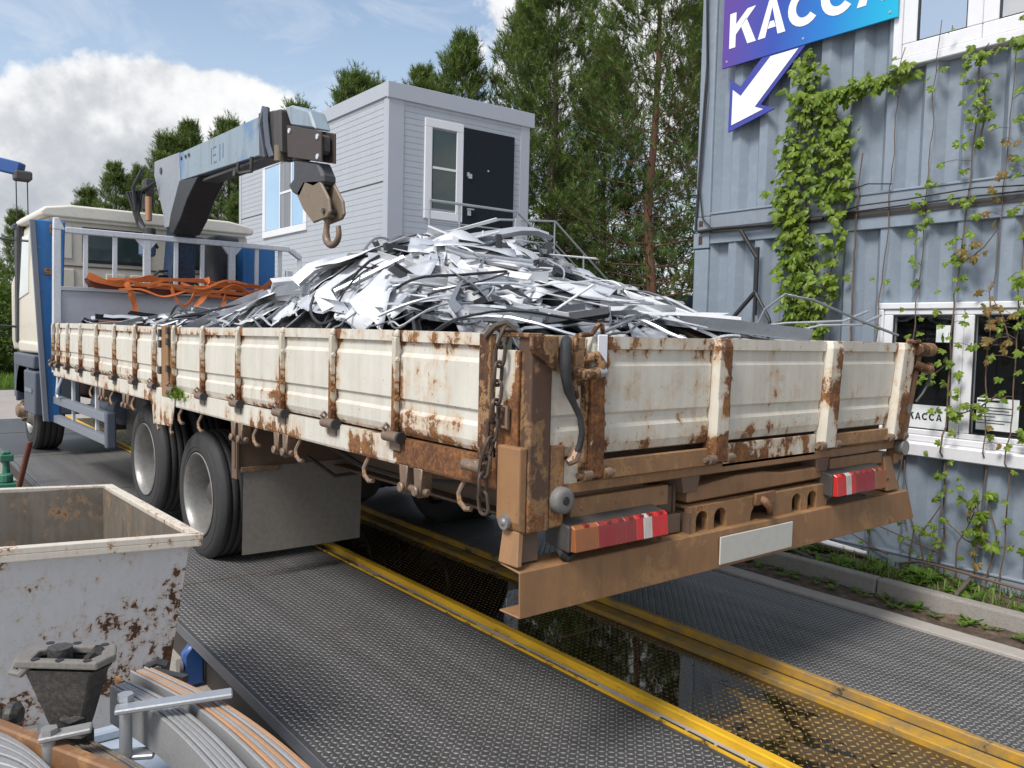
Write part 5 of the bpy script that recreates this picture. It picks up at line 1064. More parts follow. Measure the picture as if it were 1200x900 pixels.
b.tube([(7.25,v,z-.0),(8.55,v,z+.10),(10.9,v,z-1.60)],.022,8);b.tube([(7.25,v,z-.38),(8.55,v,z-.30),(10.9,v,z-1.95)],.013,6);b.tube([(8.55,v,z-.65),(10.9,v,z-2.3)],.013,6)
for uu,zz in ((8.55,z+.1),(9.3,z-.44),(10.1,z-1.02)): b.tube([(uu,v,zz-.95),(uu,v,zz)],.018,6)
build('handrail',b,M['galv'],STW,smooth=True)
b=MB()
for v in (9.15,10.0): b.hull([(7.2,v,2.62),(11.5,v,-.0),(11.5,v+.05,-.0),(7.2,v+.05,2.62),(7.2,v,2.88),(11.5,v,.25),(11.5,v+.05,.25),(7.2,v+.05,2.88)])
build('stringer',b,M['galv'],STW)
b=MB()
for k in range(13): b.box(7.32+.32*k,7.62+.32*k,9.2,10.0,2.66-.2*k,2.69-.2*k)
build('tread',b,M['galv'],STW)
b=MB();b.hull([(6.98,9.14,3.02),(7.18,9.14,2.92),(7.20,9.20,2.92),(6.98,9.20,3.02),(6.98,9.14,3.38),(7.10,9.14,3.40),(7.10,9.20,3.40),(6.98,9.20,3.38)]);build('gate_plate',b,M['galv'],STW,bevel=.01)
# ================================================================== PINES
def pine_meshes(seed,H,spread,base,ntuft,nn,nl,light=.3,top=.55):
    rng=random.Random(seed);tr=MB()
    lean=[(rng.gauss(0,.012),rng.gauss(0,.012)) for _ in range(14)]
    def axis(z): k=z/H*6;return Vector((.18*mnoise.noise((z*.35,seed,0)),.18*mnoise.noise((z*.35,seed,7)),z))
    tr.tube([axis(H*i/16) for i in range(17)],[.115*(1-i/16.6)**.9*(H/9.5)+.008 for i in range(17)],8)
    anchors=[];z=base
    while z<H-.25:
        f=(z-base)/(H-base);R=spread*((1-f)**.62)*(.55+.45*min(1,f*3.2+.25));nb=rng.randint(5,7)
        a0=rng.uniform(0,6.28)
        for k in range(nb):
            a=a0+2*PI*k/nb+rng.gauss(0,.22);L=max(.22,R*rng.uniform(.72,1.15));up=.10+.85*f**1.3+rng.gauss(0,.1)
            d=Vector((math.cos(a),math.sin(a),0));p0=axis(z+rng.gauss(0,.06));pts=[p0];n=6
            for i in range(1,n+1):
                s=i/n;pts.append(p0+d*L*s*math.cos(up*.6)+Vector((0,0,L*(up*.55*s+.30*s*s-.10*s))) +Vector((rng.gauss(0,.03),rng.gauss(0,.03),rng.gauss(0,.02)))*L*.7)
            tr.tube(pts,[.011*(1-f*.6)*(1-.85*i/n)*max(.5,L) for i in range(n+1)],5)
            for i in range(1,n):
                if i/n<.25: continue
                for sgn in (-1,1):
                    if rng.random()<.25: continue
                    t=(pts[i+1]-pts[i-1]).normalized();sd=t.cross(Vector((0,0,1))).normalized()*sgn
                    l2=L*.42*(1-.45*i/n)*rng.uniform(.6,1.2);e=pts[i]+(t*.75+sd*.75+Vector((0,0,.28+.3*f))).normalized()*l2
                    tr.tube([pts[i],(pts[i]+e)/2+Vector((0,0,-.02)),e],[.004,.003,.002],4)
                    for q in (.45,.75,1.0): anchors.append((pts[i].lerp(e,q),(e-pts[i]).normalized(),.9))
            for q in (.5,.66,.82,1.0):
                i=min(n-1,int(q*n-1e-6));anchors.append((pts[i].lerp(pts[i+1],q*n-i) ,(pts[i+1]-pts[i]).normalized(),1.0))
        z+=rng.uniform(.30,.46)*(1-.35*f)
    for q in range(5): anchors.append((axis(H-.08*q),Vector((0,0,1)),1.0))
    rng.shuffle(anchors)
    if len(anchors)>ntuft: anchors=anchors[:ntuft]
    V=[[],[]];
    for c,d,s in anchors:
        dd=(d+Vector((0,0,.55))).normalized()
        col=1 if rng.random()<light else 0
        m=2 if rng.random()<.5 else 1
        for _ in range(m):
            ax=(dd+Vector((rng.gauss(0,.3),rng.gauss(0,.3),rng.gauss(.05,.25)))).normalized();cc=c+Vector((rng.gauss(0,.05),rng.gauss(0,.05),rng.gauss(0,.04)))
            Ls=rng.uniform(.16,.30)
            for k in range(nn):
                f=rng.random();b0=cc+ax*Ls*f
                r=Vector((rng.gauss(0,1),rng.gauss(0,1),rng.gauss(0,1)));r=(r-ax*r.dot(ax)).normalized()
                nd=(ax*rng.uniform(.55,1.1)+r*rng.uniform(.5,1.0)).normalized();L=nl*rng.uniform(.7,1.2);w=nd.cross(r if abs(nd.dot(r))<.95 else ax).normalized()*nl*.062
                V[col].append((b0-w,b0+w,b0+nd*L))
    out=[]
    for t in V:
        b=MB();
        for q in t: b.v.extend([tuple(x) for x in q]);k=len(b.v);b.f.append((k-3,k-2,k-1));b.m.append(0)
        out.append(b)
    return tr,out[0],out[1]
def pine(label,loc,args,scale=1.0,rot=0,src=None,bark='bark',group=None):
    if src is None:
        t=thing('pine_tree',label,'pine tree',(0,0,0));tr,a,c=pine_meshes(*args)
        build('trunk',tr,M[bark],t,smooth='all');cr_=build('crown',a,M['needle'],t);build('young_shoots',c,M['needlelight'],cr_)
    else: t=dup(src,(0,0,0),None,label)
    t.location=loc;t.scale=(scale,)*3;t.rotation_euler=(0,0,rot)
    if group: t['group']=group
    return t
PA=(3,10.6,2.6,1.0,6800,18,.14,.35);PB=(11,10.4,2.8,1.5,6800,18,.14,.3);PC=(23,9.2,2.1,.8,4200,15,.135,.6);PD=(31,8.3,1.7,.6,2800,14,.14,.5)
pa=pine('tall pine right behind the cabin corner, its dark trunk showing through the crown',(11.37,12.62,0),PA,1.0,0,bark='barkdark')
pb=pine('tall pine with bare reddish trunk between the cabin and the container',(11.62,9.79,0),PB,1.0,0)
pc=pine('bright green bushy pine rising over the middle of the cabin roof',(11.46,16.37,0),PC,1.0,0)
pd=pine('pointed pine rising over the back edge of the cabin roof near the crane hook',(11.2,21.9,0),PD,1.16,0)
GP='pines standing behind the cabin'
for lab,x,y,h,s,r in (('pine filling the gap behind the two tall pines',13.3,12.9,8.6,pc,2.1),('pine behind the container corner, mostly hidden by it',15.2,11.2,9.6,pb,1.2),('smaller pine between the bushy pine and the tall dark pine',13.0,15.6,10.2,pc,1.0),('pine at the left end of the trees over the cabin front',11.2,18.0,8.7,pc,2.4),('second narrow pine top over the cabin roof, right of the pointed one',12.5,22.6,9.7,pd,1.1),('low pine filling in behind the reddish trunk',14.6,9.2,6.9,pc,4.0),('low pine behind the stair rails',13.6,14.6,6.2,pc,5.0)):
    b0={pa:10.6,pb:10.4,pc:9.2,pd:8.3}[s];pine(lab,(x,y,0),None,h/b0,r,s)
for lab,x,y,h,s,r in (('tallest pine above the truck cab, directly behind the crane boom',8.83,26.2,8.5,pd,.5),('pine with forked top just left of the crane boom',7.75,27.0,8.2,pc,.9),('pine behind the crane elbow',6.95,26.6,7.7,pd,2.9),('bright pine left of the crane elbow above the cab roof',6.35,30.7,7.2,pc,3.3),('pine at the left end of the row above the cab roof',6.05,33.4,6.7,pd,4.1),('pine over the middle of the cab roof',7.1,30.2,7.1,pc,5.2),('broad pine seen under the boom beside the cabin',9.6,26.5,7.0,pc,1.7),('small pine top beside the hook, just over the cabin roof',10.7,24.8,9.1,pd,2.2),('low bright pine seen under the boom, left of the cabin',8.3,24.0,5.6,pc,2.7),('distant pine at the left edge beyond the cab mirror',6.2,50.3,7.6,pd,.4),('distant smaller pine at the left edge, behind the rubble',5.2,52.0,6.2,pc,.4),('distant pine far left outside the mirror',3.6,50.0,6.8,pd,1.4)):
    b0={pc:9.2,pd:8.3}[s];pine(lab,(x,y,0),None,h/b0,r,s)
# blue sheeting and stacked timber behind the pines
b=MB()
def tarp(i,j): return (9.5+9*i,14.5-4.2*i+.15*mnoise.noise((i*9,j*3,0)),.2+2.35*j+.12*mnoise.noise((i*7,0,2)))
b.grid(tarp,40,8);tag(build('tarpaulin_fence',b,M['bluetarp'],None,(14,13,0)),'bright blue tarpaulin fence glimpsed between the pine trunks','fence')
b=MB()
for k in range(7): b.box(9.2,13.2,9.0,9.6+.05*(k%2),.02+.26*k,.23+.26*k)
tag(build('timber_stack',b,M['woodgrey'],None,(11,9.3,0),bevel=.01),'stack of dark weathered planks beside the container, below the pines','timber')
# ---------------- left background
def leafmass(name,label,cat,pos,rx,ry,rz,n,L,m,seed,kind=None):
    rng=random.Random(seed);b=MB()
    for i in range(n):
        d=Vector((rng.gauss(0,1),rng.gauss(0,1),rng.gauss(0,1))).normalized();rr=rng.uniform(.45,1.0)**.5*(1+.25*mnoise.noise(tuple(d*2.2+Vector((seed,0,0)))))
        c=Vector(pos)+Vector((d.x*rx*rr,d.y*ry*rr,max(-rz*.95,d.z*rz*rr)+rz*.9))
        t=(d+Vector((rng.gauss(0,.6),rng.gauss(0,.6),rng.gauss(.1,.6)))).normalized();s=t.cross(Vector((rng.gauss(0,1),rng.gauss(0,1),1))).normalized();l=L*rng.uniform(.6,1.2)
        b.add([c,c+t*l*.5+s*l*.28,c+t*l,c+t*l*.5-s*l*.28],[(0,1,2,3)])
    o=build(name,b,M[m],None,pos);return tag(o,label,cat,None,kind)
for i,(lab,x,y,r,h) in enumerate((('rounded green bush at the left edge, right beside the cab mirror',1.7,25,1.5,1.35),('larger green bush behind the front of the cab',2.9,24.5,1.6,1.25),('bush left of the cab, farther back',.2,27,1.9,1.5),('pale bush on the bank under the rubble',2.0,31,2.4,1.9))):
    leafmass('bush',lab,'bush',(x,y,0),r,r,h,5200,.15,'bush',60+i)
b=MB();rng=random.Random(5)
for i in range(9000):
    x=rng.uniform(-3,6);y=rng.uniform(19.2,24.5);L=rng.uniform(.08,.22);a=rng.uniform(0,6.28);s=Vector((math.cos(a),math.sin(a),0))*.02;c=Vector((x,y,-.01));t=c+Vector((rng.gauss(0,.05),rng.gauss(0,.05),L));b.add([c-s,c+s,t],[(0,1,2)])
tag(build('grass',b,M['grass'],None,(1,21,0)),kind='stuff')
b=MB();b.grid(lambda i,j:(-8+18*i,19+40*j,.01+.05*mnoise.noise((i*9,j*9,0))),20,30);struct(build('grass_bank',b,M['bush'],None,(1,30,0)))
b=MB();b.grid(lambda i,j:(-2+9*i,37+5*j,-.2+3.6*max(0,math.sin(PI*i))*max(0,math.sin(PI*j))+.45*mnoise.noise((i*8,j*6,0))+.2*mnoise.noise((i*25,j*16,0))),70,40);tag(build('rubble_heap',b,M['rubble'],None,(2,39,0)),'grey heap of rubble far off at the left edge behind the bushes','rubble')
# blue crane jib far left
JB=thing('crane_jib','blue crane arm with two hanging ropes high at the left edge of the sky','crane',(1.3,17.2,0))
b=MB();b.bar((-4.0,20.2,5.75),(1.25,16.7,4.40),.26,.25);build('jib',b,M['bluecell'],JB,bevel=.02)
b=MB();b.box(1.10,1.40,16.5,16.8,4.18,4.36);build('jib_head',b,M['darksteel'],JB,bevel=.03)
b=MB()
for x in (1.14,1.33): b.tube([(x,16.65,4.25),(x+.02,16.65,2.0)],.011,5)
build('rope',b,M['cable'],JB)
b=MB();b.box(-4.4,-3.6,19.9,20.7,-.3,5.9);build('mast',b,M['bluecell'],JB,bevel=.03)
# red bar and green jack left of the weighbridge
b=MB();b.bar((-.60,6.66,-.29),(-.47,6.52,.385),.055,.035);tag(build('pry_bar',b,M['redroll'],None,(-.6,6.6,-.3),SA,bevel=.01),'dark red flat bar leaning beside the weighbridge edge','bar')
GS=thing('screw_jack','small green screw jack standing beside the far end of the weighbridge','jack',(-.55,7.5,-.3),SA)
b=MB();b.tube([(-.55,7.5,-.3),(-.55,7.5,.08)],[.05,.03],10);b.box(-.62,-.48,7.42,7.58,-.30,-.24);build('post',b,M['green'],GS,bevel=.006)
b=MB();b.box(-.61,-.49,7.44,7.56,.08,.15);b.box(-.585,-.515,7.46,7.54,.15,.18);build('head',b,M['green'],GS,bevel=.01)
b=MB();b.box(-.70,-.50,6.98,7.15,-.30,-.06);b.tube([(-.6,7.07,-.06),(-.6,7.07,.02)],.06,12);tag(build('jack_base',b,M['green'],None,(-.6,7.06,-.3),SA,bevel=.01),'squat green block by the weighbridge edge, in front of the green jack','jack')
# ================================================================== SKIP
SK=thing('scrap_skip','white painted steel skip with rust blotches and pale rim in the left foreground','skip',(-1.55,1.15,-.3),SA)
# rim corners: near right, far right, far left, near left (rim slopes up a little to the left)
q=.051
def rz(u): return .798+q*(-.82-u)
RC=[(-.82,.62),(-.865,1.575),(-2.25,1.60),(-2.25,.62)]
BC=[(-.845,1.02),(-.88,1.42),(-2.1,1.45),(-2.1,1.02)]   # bottom corners
zb=-.22
def lerp(a,b,t): return a+(b-a)*t
def wallpt(i,j,s,t,ins=0.0): # s along edge i->j , t from rim (0) to bottom (1)
    R0,R1,B0,B1=RC[i],RC[j],BC[i],BC[j]
    ru,rv=lerp(R0[0],R1[0],s),lerp(R0[1],R1[1],s);bu,bv=lerp(B0[0],B1[0],s),lerp(B0[1],B1[1],s)
    cu,cv=-1.5,1.15
    u=lerp(ru,bu,t);v=lerp(rv,bv,t);L=math.hypot(cu-u,cv-v)
    return (u+(cu-u)/L*ins,v+(cv-v)/L*ins,lerp(rz(ru),zb,t)+.004*mnoise.noise((u*4,v*4,t*4)))
def wsk(p):
    u,v,z=p
    w=.10*max(0,mnoise.noise((u*3,v*3,z*3)))
    w+=.30*ex(-((v-.93)/.25)**2)*ex(-((u+1.02)/.18)**2)*ex(-((z-.50)/.16)**2)
    w+=.26*ex(-((z-.30)/.10)**2);w+=.22*ex(-((u+.84)/.03)**2)
    return w-.02
for i,j in ((0,1),(1,2),(2,3),(3,0)):
    b=MB();b.grid(lambda s,t:wallpt(i,j,s,t),50,26) if (i,j)!=(0,0) else None
    b.f=[f[::-1] for f in b.f];build('outer_wall',b,M['skip'],SK,wear=wsk,smooth=True)
    b=MB();b.grid(lambda s,t:wallpt(i,j,s,t*.985,.018),30,16);build('inner_wall',b,M['skipin'],SK,wear=lambda p:.06+.05*mnoise.noise((p[0]*5,p[1]*5,p[2]*5)),smooth=True)
b=MB();b.add([(a,c,zb+.02) for a,c in BC],[(0,1,2,3)]);build('floor',b,M['skipin'],SK)
b=MB()
for i,j in ((0,1),(1,2),(2,3),(3,0)):
    A=Vector((*RC[i],rz(RC[i][0])));B=Vector((*RC[j],rz(RC[j][0])));d=(B-A).normalized();n=d.cross(Vector((0,0,1)));n.normalize()
    if (Vector((-1.5,1.1,.8))-A).dot(n)>0: n=-n
    o=n*.028;ii=-n*.006;e=d*.028;z=Vector((0,0,.009))
    b.hull([A-e+o-z,B+e+o-z,B+ii*1-z,A+ii-z,A-e+o+z,B+e+o+z,B+ii+z,A+ii+z])
    z2=Vector((0,0,-.020));t=n*.024
    if i!=1: b.hull([A-e*.8+o-z+z2,B+e*.8+o-z+z2,B+e*.8+t-z+z2,A-e*.8+t-z+z2,A-e*.8+o-z,B+e*.8+o-z,B+e*.8+t-z,A-e*.8+t-z])
build('rim',b,M['skiprim'],SK,bevel=.005,seg=2,wear=lambda p:.05+.06*mnoise.noise((p[0]*9,p[1]*9,0)))
b=MB();P=[wallpt(0,3,.30,.60,-.02),wallpt(0,3,.6,.585,-.022),wallpt(0,3,1,.56,-.02)];b.tube(P,.018,8);build('stiffener',b,M['skiprim'],SK,smooth=True)
# pale-blue stillage that carries the spring packs
ST=thing('steel_stillage','pale blue steel stillage holding the leaf springs, in front of the skip','stillage',(-1.35,-.6,-.3),SA)
b=MB();b.box(-1.75,-1.16,-.85,-.36,.66,.68);b.box(-1.75,-1.16,-.385,-.36,.68,.70);build('tray',b,M['stillage'],ST,bevel=.004)
b=MB();b.box(-1.75,-1.10,-1.9,-.86,.62,.64);build('lower_tray',b,M['brown'],ST)
b=MB()
for uu in (-1.74,-1.22):
    for vv_,zt_ in ((-1.85,.619),(-.45,.659)): b.box(uu,uu+.05,vv_,vv_+.05,-.30,zt_)
build('leg',b,M['stillage'],ST)
M['springdark']=rust_paint('spring_dark',(.13,.125,.12),amt=-.01,dirt=.5,scale=3,rough=.5,metal=.3)
# leaf springs: packs lying on edge, curving away from the skip towards the weighbridge
def crom(P,s):
    k=s*(len(P)-1);i=min(len(P)-2,int(k));f=k-i;p=[Vector(P[max(0,i-1)]),Vector(P[i]),Vector(P[i+1]),Vector(P[min(len(P)-1,i+2)])]
    return .5*((2*p[1])+(p[2]-p[0])*f+(2*p[0]-5*p[1]+4*p[2]-p[3])*f*f+(3*p[1]-3*p[2]+p[3]-p[0])*f**3)
def pack(label,A,B,hgt,n,mats,stag=.012):
    """n leaves standing on edge between the near curve A and the far curve B (u,v,z of their top edges)"""
    t=thing('leaf_spring',label,'leaf spring',(A[0][0],A[0][1],A[0][2]-hgt),SA);N=30
    for L in range(n):
        b=MB();vs=[];s0=stag*((L*7)%4)*.6*(L>0);f0=L/n;f1=(L+.84)/n
        for k in range(N+1):
            s=s0+(1-s0)*k/N;a=crom(A,s);c=crom(B,s);p=a.lerp(c,f0);q=a.lerp(c,f1);dz=.0008*((L*5)%3-1);z=Vector((0,0,dz));h=Vector((0,0,-hgt))
            vs+=[p+z,q+z,q+h,p+h]
        fs=[(4*k+j,4*k+(j+1)%4,4*k+4+(j+1)%4,4*k+4+j) for k in range(N) for j in range(4)]+[(3,2,1,0),tuple(4*N+j for j in range(4))]
        b.add(vs,fs);build('leaf',b,M[mats[L%len(mats)]],t,bevel=.0015,wear=lambda p:.10*mnoise.noise((p[0]*8,p[1]*8,p[2]*20))+.03)
    return t
def zz(P,z,dz=0): return [(u,v,z-dz*i*i/max(1,(len(P)-1)**2)) for i,(u,v) in enumerate(P)]
pack('grey leaf spring pack with broad flat face towards the camera, under the clamp bar',zz([(-1.304,-.563),(-1.262,-.745),(-1.240,-1.0),(-1.235,-1.3)],.86,.04),zz([(-1.274,-.56),(-1.222,-.745),(-1.200,-1.0),(-1.195,-1.3)],.86,.04),.066,5,['springgrey'])
pack('rust orange edged leaf spring pack lying next to the grey pack, nearest the weighbridge',zz([(-1.266,-.535),(-1.213,-.745),(-1.188,-1.0),(-1.18,-1.3)],.866,.03),zz([(-1.234,-.535),(-1.170,-.755),(-1.136,-1.0),(-1.128,-1.3)],.866,.03),.06,6,['springgrey','springrust','springgrey','springrust','springgrey','springrust'])
pack('pale leaf spring pack in the bottom left corner',zz([(-1.52,-.60),(-1.445,-.70),(-1.41,-.9),(-1.4,-1.2)],.82,.02),zz([(-1.50,-.44),(-1.428,-.622),(-1.392,-.85),(-1.38,-1.2)],.82,.02),.06,4,['springgrey'])
pack('dark leaf spring pack under the small clamp plate',zz([(-1.38,-.57),(-1.345,-.70),(-1.32,-.85)],.80,.0),zz([(-1.35,-.59),(-1.30,-.73),(-1.26,-.88)],.80,.0),.06,6,['springdark'])
M['orangeplate']=paint('amber_plate',(.38,.17,.03),.5,.2,.4,(.12,.06,.03),scale=5)
# brown beam, bracket and clamps among the springs
b=MB();b.bar((-1.52,-.40,.795),(-1.33,-.79,.79),.02,.066);tag(build('steel_beam',b,M['brownrust'],None,(-1.5,-.5,.75),SA,bevel=.003),'brown steel beam running diagonally under the cast bracket','beam')
def clamp(label,a,c,rod,z0,m='galv'):
    t=thing('spring_clamp',label,'clamp',(rod[0],rod[1],z0),SA)
    b=MB();b.bar(a,c,.026,.008);build('bar',b,M[m],t,bevel=.002)
    b=MB();b.cyl((rod[0],rod[1],z0),(rod[0],rod[1],rod[2]-.004),.0095,12);build('rod',b,M[m],t,smooth=True)
    b=MB();b.cyl((rod[0],rod[1],rod[2]+.004),(rod[0],rod[1],rod[2]+.014),.012,6);build('nut',b,M[m],t)
    return t
t=clamp('grey bar clamp with upright bolt across the grey and orange spring packs',(-1.325,-.700,.874),(-1.165,-.748,.878),(-1.306,-.682,.874),.79)
b=MB();b.bar((-1.335,-.655,.787),(-1.265,-.690,.787),.03,.008);build('foot',b,M['galv'],t,bevel=.002)
t=clamp('short dark clamp plate on the brown beam, left of the upright bolt',(-1.418,-.648,.836),(-1.350,-.668,.842),(-1.405,-.652,.836),.78,'springgrey')
# cast suspension bracket: hopper shaped with an open flanged top
BK=thing('cast_bracket','dark cast iron hopper-shaped spring bracket with pale flanged top, standing in front of the skip','bracket',(-1.368,-.60,.68),SA)
KC=Vector((-1.368,-.600,.935))
e1=Vector((.80,-.60,0)).normalized();e2=Vector((.60,.80,0)).normalized()   # along the flange, across it
def kp(a,c,z): return KC+e1*a*.84+e2*c*.84+Vector((0,0,z))
top=[(-.078,-.040),(.070,-.044),(.084,.0),(.062,.050),(-.05,.056),(-.085,.02)]
bot=[(-.022,-.020),(.030,-.022),(.036,.0),(.026,.020),(-.016,.022),(-.028,.0)]
b=MB();n=6;lv=[(0,-.012),(.10,-.02),(.32,-.05),(.7,-.095),(1,-.122)];vs=[]
for f,z in lv:
    for (a,c),(a2,c2) in zip(top,bot): vs.append(kp(lerp(a,a2,f**.8)*.93,lerp(c,c2,f**.8)*.93,z))
fs=[(i*n+(j+1)%n,i*n+j,(i+1)*n+j,(i+1)*n+(j+1)%n) for i in range(len(lv)-1) for j in range(n)]+[tuple((len(lv)-1)*n+j for j in range(n))]
vi=[];
for f,z in ((0,-.010),(.6,-.07)):
    for (a,c),(a2,c2) in zip(top,bot): vi.append(kp(lerp(a,a2,f)*.72,lerp(c,c2,f)*.62,z))
b.add(vs,fs);b.add(vi,[(j,(j+1)%n,n+(j+1)%n,n+j) for j in range(n)]+[tuple(n+j for j in range(n))[::-1]])
build('body',b,M['castdark'],BK,bevel=.006,seg=2,smooth=True)
b=MB();vs=[]
for z in (-.008,.004):
    for k in (1.02,.70):
        for a,c in top: vs.append(kp(a*k,c*(k if k>1 else .60),z))
fs=[]
for j in range(n):
    j2=(j+1)%n;fs+=[(12+j,12+j2,18+j2,18+j),(j2,j,6+j,6+j2),(j,j2,12+j2,12+j),(6+j2,6+j,18+j,18+j2)]
b.add(vs,fs);build('flange',b,M['castlight'],BK,bevel=.003,seg=2)
b=MB()
for a,c in ((-.06,.045),(-.01,.047),(.045,.042),(-.045,-.034),(.0,-.036),(.05,-.036)): b.cyl(kp(a,c,.0038),kp(a,c,.0052),.0062,10)
build('bolt_hole',b,M['ink'],BK)
b=MB();b.tube([kp(-.02,.005,-.03),kp(-.02,.005,.012)],.018,12);b.tube([kp(.02,.02,-.02),kp(.05,.01,.006)],.010,8);build('boss',b,M['castdark'],BK,smooth=True)
b=MB();b.tube([kp(-.080,.014,-.004),kp(-.097,.0,-.012),kp(-.092,-.024,-.02),kp(-.070,-.036,-.018),kp(-.055,-.03,-.004)],.006,8);build('lifting_loop',b,M['castlight'],BK,smooth=True)
b=MB();b.tube([kp(.0,-.03,-.088),kp(.015,-.030,-.094),kp(.034,-.018,-.090)],.007,8);b.box(KC.x-.02,KC.x+.03,KC.y-.02,KC.y+.03,.68,KC.z-.118);build('foot',b,M['castdark'],BK,smooth=True)
b=MB();b.box(-1.475,-1.445,-.52,-.49,.80,.835);b.cyl((-1.445,-.505,.825),(-1.425,-.52,.825),.02,14);tag(build('steel_bush',b,M['castdark'],None,(-1.52,-.45,.73),SA,bevel=.008),'small dark steel bush lying on the brown beam left of the cast bracket','part')
b=MB();b.bar((-1.345,-.55,.70),(-1.29,-.66,.70),.06,.02);b.bar((-1.33,-.56,.715),(-1.31,-.58,.735),.03,.02);tag(build('casting_scrap',b,M['castlight'],None,(-1.25,-.55,.68),SA,bevel=.006),'pale dusty casting lying on the tray between bracket and upright bolt','part')
b=MB();b.bar((-1.286,-.548,.86),(-1.286,-.55,.785),.03,.006,(1,0,0));tag(build('spring_plate',b,M['orangeplate'],None,(-1.262,-.45,.775),SA),'amber plate standing at the end of the grey spring pack','plate')
b=MB();b.bar((-1.225,-.53,.85),(-1.19,-.59,.85),.014,.012);b.tube([(-1.23,-.50,.85),(-1.215,-.51,.86),(-1.20,-.52,.855)],.007,8);tag(build('shackle',b,M['hose'],None,(-1.2,-.53,.84),SA),'dark shackle at the far end of the orange edged spring pack','part')
# ================================================================== CHAIN over the sideboard
CH=thing('hanging_chain','rusty steel chain hanging over the rear end of the near sideboard','chain',(-.05,.19,.9))
path=[(.03,.09,1.455),(.0,.075,1.478),(-.024,.072,1.465),(-.032,.078,1.42),(-.034,.083,1.35),(-.036,.09,1.25),(-.042,.10,1.12),(-.062,.115,1.035),(-.064,.118,.97),(-.055,.115,.87)]
Pp=[Vector(p) for p in path];acc=[0]
for i in range(1,len(Pp)): acc.append(acc[-1]+(Pp[i]-Pp[i-1]).length)
def at(s):
    for i in range(1,len(acc)):
        if s<=acc[i]: return Pp[i-1].lerp(Pp[i],(s-acc[i-1])/(acc[i]-acc[i-1]))
    return Pp[-1]
pit=.060;k=0;s=0;lk=MB()
while s+pit*.5<acc[-1]:
    a=at(max(0,s-.008));c=at(min(acc[-1],s+pit+.008));d=(c-a);L=d.length;d.normalize()
    ref=Vector((-.25,1,0)) if k%2==0 else Vector((1,.25,0))
    ref=(ref-d*ref.dot(d)).normalized();m=(a+c)/2;w=.0185;r=w;pts=[]
    for i in range(6): an=-PI/2+PI*i/5;pts.append(m+d*(L/2-r+r*math.cos(an))+ref*(w*math.sin(an)))
    for i in range(6): an=PI/2+PI*i/5;pts.append(m-d*(L/2-r)+d*r*math.cos(an)+ref*(w*math.sin(an)))
    lk.tube(pts,.0062,7,closed=True);s+=pit;k+=1
build('links',lk,M['chain'],CH,smooth=True)
b=MB();b.tube([(.045,.10,1.46),(.02,.12,1.485),(-.01,.135,1.475),(-.03,.16,1.44)],.011,8);b.tube([(.05,.14,1.452),(.03,.17,1.47),(.0,.175,1.468)],.01,8);build('top_shackle',b,M['chain'],CH,smooth=True)
# ================================================================== ORANGE STRAPS on the headboard
def ribbon(pts,w,th=.004,tw=0.0,n=26,up=(0,0,1)):
    b=MB();P=[Vector(p) for p in pts];vs=[]
    def cr(s):
        k=s*(len(P)-1);i=min(len(P)-2,int(k));f=k-i;p=[P[max(0,i-1)],P[i],P[i+1],P[min(len(P)-1,i+2)]]
        return .5*((2*p[1])+(p[2]-p[0])*f+(2*p[0]-5*p[1]+4*p[2]-p[3])*f*f+(3*p[1]-3*p[2]+p[3]-p[0])*f**3)
    for k in range(n+1):
        s=k/n;c=cr(s);d=(cr(min(1,s+.02))-cr(max(0,s-.02))).normalized();u=Vector(up)
        u=(u-d*u.dot(d))
        if u.length<.05: u=Vector((0,1,0))-d*d.y
        u.normalize();r=d.cross(u);a=tw*s;ww=w*(1+.18*math.sin(s*17));e=(u*math.cos(a)+r*math.sin(a))*ww/2;t=(r*math.cos(a)-u*math.sin(a))*th/2
        vs+=[c-e-t,c+e-t,c+e+t,c-e+t]
    fs=[(4*k+j,4*k+(j+1)%4,4*k+4+(j+1)%4,4*k+4+j) for k in range(n) for j in range(4)]+[(3,2,1,0),tuple(4*n+j for j in range(4))]
    b.add(vs,fs);return b
Ys=7.02
def strap(label,pts,w,tw=0,m='orange'): tag(build('lashing_strap',ribbon(pts,w,.008,tw),M[m],None,pts[0]),label,'strap')
strap('longest orange strap stretched level along the headboard, uppermost of the bundle',[(.62,Ys-.05,1.90),(1.0,Ys-.06,1.925),(1.35,Ys-.06,1.935),(1.5,Ys-.05,1.915),(1.8,Ys-.06,1.915),(2.05,Ys-.06,1.90)],.042,.4)
strap('wide orange strap drooping from the left end of the bundle',[(.28,Ys-.06,1.93),(.40,Ys-.07,1.88),(.55,Ys-.08,1.86),(.72,Ys-.08,1.90),(.85,Ys-.07,1.93),(.95,Ys-.06,1.90)],.06,.3)
strap('orange strap hanging straight down at the left of the headboard sheet',[(.62,Ys-.09,1.88),(.66,Ys-.11,1.78),(.70,Ys-.10,1.64),(.73,Ys-.10,1.45)],.055,.5)
strap('orange strap crossing down from the middle of the bundle',[(1.42,Ys-.08,1.97),(1.44,Ys-.10,1.90),(1.40,Ys-.11,1.78),(1.28,Ys-.12,1.66)],.05,.6)
strap('lower orange strap sagging along the bundle to the right',[(.70,Ys-.09,1.86),(1.0,Ys-.10,1.85),(1.4,Ys-.11,1.79),(1.75,Ys-.12,1.76),(2.05,Ys-.2,1.74)],.035,.5)
strap('thin orange strap lying loose between the upper and the lower strap',[(.9,Ys-.09,1.88),(1.25,Ys-.12,1.86),(1.6,Ys-.11,1.88),(1.95,Ys-.12,1.83)],.03,.9)
